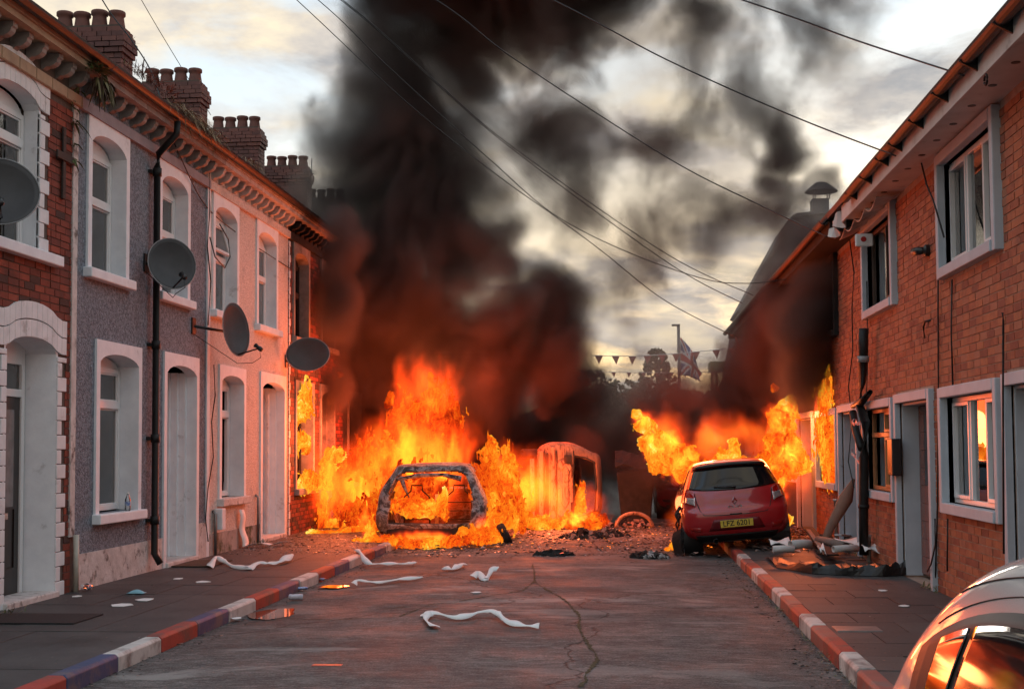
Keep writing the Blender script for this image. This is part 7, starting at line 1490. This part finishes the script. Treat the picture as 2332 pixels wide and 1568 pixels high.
for k, (x0_, y0_, x1_, y1_, w_, mt, lab) in enumerate(((1848, 1240, 1905, 1290, 0.16, CHAR, 'charred plank sloping down the back of the pile'), (1850, 1248, 1890, 1288, 0.06, RUB, 'narrow scorched lath glowing orange on the pile'), (1885, 1262, 1940, 1266, 0.14, CHAR, 'charred board lying flat at the back of the pile'), (1920, 1262, 1958, 1242, 0.10, PAINT, 'pale panel leaning against the pale door pier'))):
    a, b = on_z(x0_, y0_, PZ)+Vector((0, 0.4, 0.24)), on_z(x1_, y1_, PZ)+Vector((0, 0.3, 0.12)); d = (b-a); M = Matrix.Translation(a.lerp(b, 0.5)) @ d.to_track_quat('X', 'Z').to_matrix().to_4x4(); m = MB(); L_ = d.length/2; m.box(-L_, L_, -w_/2, w_/2, -0.012, 0.012, M); tag(m.build('plank', mt, bevel=0.004), lab, 'plank', 'boards on the pile')
# ================================================================== plants on the old gutter and in the joints
FERN = [pm('fern_green', (0.11, 0.14, 0.04), (0.07, 0.10, 0.03), 9, 0.7), pm('fern_olive', (0.16, 0.13, 0.05), (0.10, 0.09, 0.04), 9, 0.7), pm('dead_fern', (0.09, 0.05, 0.035), (0.06, 0.035, 0.025), 9, 0.8)]
DRYG = [pm('dry_grass', (0.36, 0.25, 0.14), (0.26, 0.18, 0.10), 12, 0.8), pm('dry_grass_dark', (0.2, 0.13, 0.07), None, 12, 0.8)]
DRYF = [pm('dead_stalk', (0.16, 0.06, 0.045), (0.11, 0.045, 0.035), 12, 0.8)]
def fronds(name, lab, c, n, L_, mats, seed, spread=(0.1, 0.25), droop=1.0, upk=0.6, wid=0.03, cat='plant', grp='plants growing on the old walls', outk=0.3):
    r = random.Random(seed); m = MB()
    for k in range(n):
        b = Vector(c)+Vector((r.uniform(-1, 1)*spread[0], r.uniform(-1, 1)*spread[1], r.uniform(-.03, .03))); d = Vector((outk+r.gauss(0, 0.5), r.gauss(0, 0.6), upk+r.gauss(0, 0.35))).normalized(); l = L_*r.uniform(0.45, 1.1); pts = []
        for j in range(6): u = j/5; pts.append(b+d*l*u+Vector((0, 0, -droop*l*u*u*0.7)))
        s_ = d.cross(Vector((0, 0, 1))); s_ = s_.normalized() if s_.length > 0.05 else Vector((1, 0, 0)); m.mi = r.randrange(len(mats)); w_ = wid*r.uniform(0.6, 1.2)
        vs = []
        for j, p in enumerate(pts): ww = w_*math.sin(0.35+2.7*j/5)*0.5; vs += [p-s_*ww, p+s_*ww]
        m.add(vs, [(2*j, 2*j+1, 2*j+3, 2*j+2) for j in range(5)])
    tag(m.build(name, mats, recalc=False), lab, cat, grp)
def lw(x, y_, X=LX+0.15): return on_x(x, y_, X)
fronds('fern', 'green fern tuft sprouting from the gutter joint beside the first chimney', lw(222, 160, LX+0.3), 120, 0.14, FERN[:2], 1, (0.06, 0.16), 0.8, 0.6, 0.028)
fronds('fern', 'brown dead fern hanging below the gutter tuft', lw(232, 185, LX+0.28), 110, 0.16, FERN[1:], 2, (0.06, 0.14), 1.4, -0.5, 0.03)
for k, (x, y_, n, l, lab) in enumerate(((172, 278, 16, 0.16, 'small fern in the wall joint beside the iron tie'), (168, 240, 10, 0.1, 'tiny fern above the iron tie'), (170, 330, 9, 0.1, 'tiny yellowing fern below the iron tie'), (168, 365, 7, 0.12, 'yellow fern lowest in the upper wall joint'), (178, 205, 10, 0.12, 'tiny fern under the eaves at the house joint'))):
    fronds('wall_fern', lab, lw(x, y_, LX+0.04), n, l, FERN[:2], 10+k, (0.01, 0.05), 1.2, 0.3, 0.03)
fronds('dead_stalks', 'tangle of reddish dead stalks on the gutter before the second chimney', lw(352, 195, LX+0.33), 150, 0.26, DRYF, 20, (0.06, 0.5), 0.5, 0.7, 0.012, cat='weeds')
fronds('dead_stalks', 'thin dead stalks on the gutter left of the tangle', lw(310, 165, LX+0.33), 60, 0.14, DRYF+DRYG, 21, (0.05, 0.35), 0.5, 0.7, 0.010, cat='weeds')
for k, (x, y_) in enumerate(((410, 250), (440, 272), (470, 297))): fronds('dry_grass', 'thatch of dry straw coloured grass drooping over the gutter of the grey house', lw(x, y_, LX+0.34), 170, 0.24, DRYG, 30+k, (0.07, 0.45), 1.1, 0.25, 0.010, cat='grass', grp='dry grass on the left gutter', outk=0.6)
fronds('dry_grass', 'small dry grass clump on the gutter below the third chimney', lw(570, 372, LX+0.34), 90, 0.2, DRYG, 34, (0.07, 0.45), 1.1, 0.3, 0.010, cat='grass', outk=0.5)
fronds('chimney_weed', 'tuft of weeds on the shoulder of the first chimney', on_y(298, 96, 18.5), 16, 0.15, DRYG+FERN[:1], 40, (0.02, 0.05), 0.5, 0.5, 0.012, cat='weeds')
GW = [FERN[0], DRYG[0]]
WEED = ['%s weeds growing at the foot of the right kerb' % q for q in ('nearest dry', 'second nearest sparse', 'third nearest sparse', 'fourth nearest thin', 'middle thin', 'fourth farthest thin', 'third farthest faint', 'second farthest faint', 'farthest faint')]
for k in range(9):
    y_ = 8.0+k*0.95; fronds('kerb_weed', WEED[k], (KRX-0.04, y_, 0.02), 22, 0.07, GW, 50+k, (0.03, 0.3), 0.6, 0.5, 0.007, cat='weeds', grp='weeds at the right kerb')
fronds('wall_weed', 'grass tuft at the wall foot by the tiled porch', (RX-0.06, 13.7, PZ), 50, 0.13, GW, 70, (0.04, 0.35), 0.6, 0.7, 0.01, cat='weeds'); fronds('wall_weed', 'grass at the wall foot beside the black pipe', (RX-0.08, 17.6, PZ), 40, 0.12, GW, 71, (0.05, 0.4), 0.6, 0.7, 0.01, cat='weeds')
fronds('wall_weed', 'mossy weeds at the door foot of the pink lit house', (LX+0.08, 20.1, PZ), 60, 0.10, [FERN[0], FERN[1]], 72, (0.05, 0.35), 0.6, 0.7, 0.012, cat='weeds'); fronds('wall_weed', 'grass growing at the bottom left beside the red brick house door', (LX+0.2, 11.4, PZ), 50, 0.12, GW, 73, (0.1, 0.3), 0.6, 0.7, 0.01, cat='weeds')
# aerial on the fourth chimney
t = thing('roof_aerial', 'television aerial on the fourth chimney', 'aerial', on_y(708, 400, 31)); a, b = on_y(709, 425, 31.2), on_y(710, 360, 31.2); m = MB(); m.tube([a, b], 0.014, 6); m.build('mast', MET, t)
m = MB(); m.tube([b+Vector((0, -0.3, -0.35)), b+Vector((0, 0.3, -0.35))], 0.01, 5); 
for k in range(5): m.tube([b+Vector((-0.12, -0.28+0.13*k, -0.35)), b+Vector((0.12, -0.28+0.13*k, -0.35))], 0.006, 5)
o = m.build('rods', MET, t)
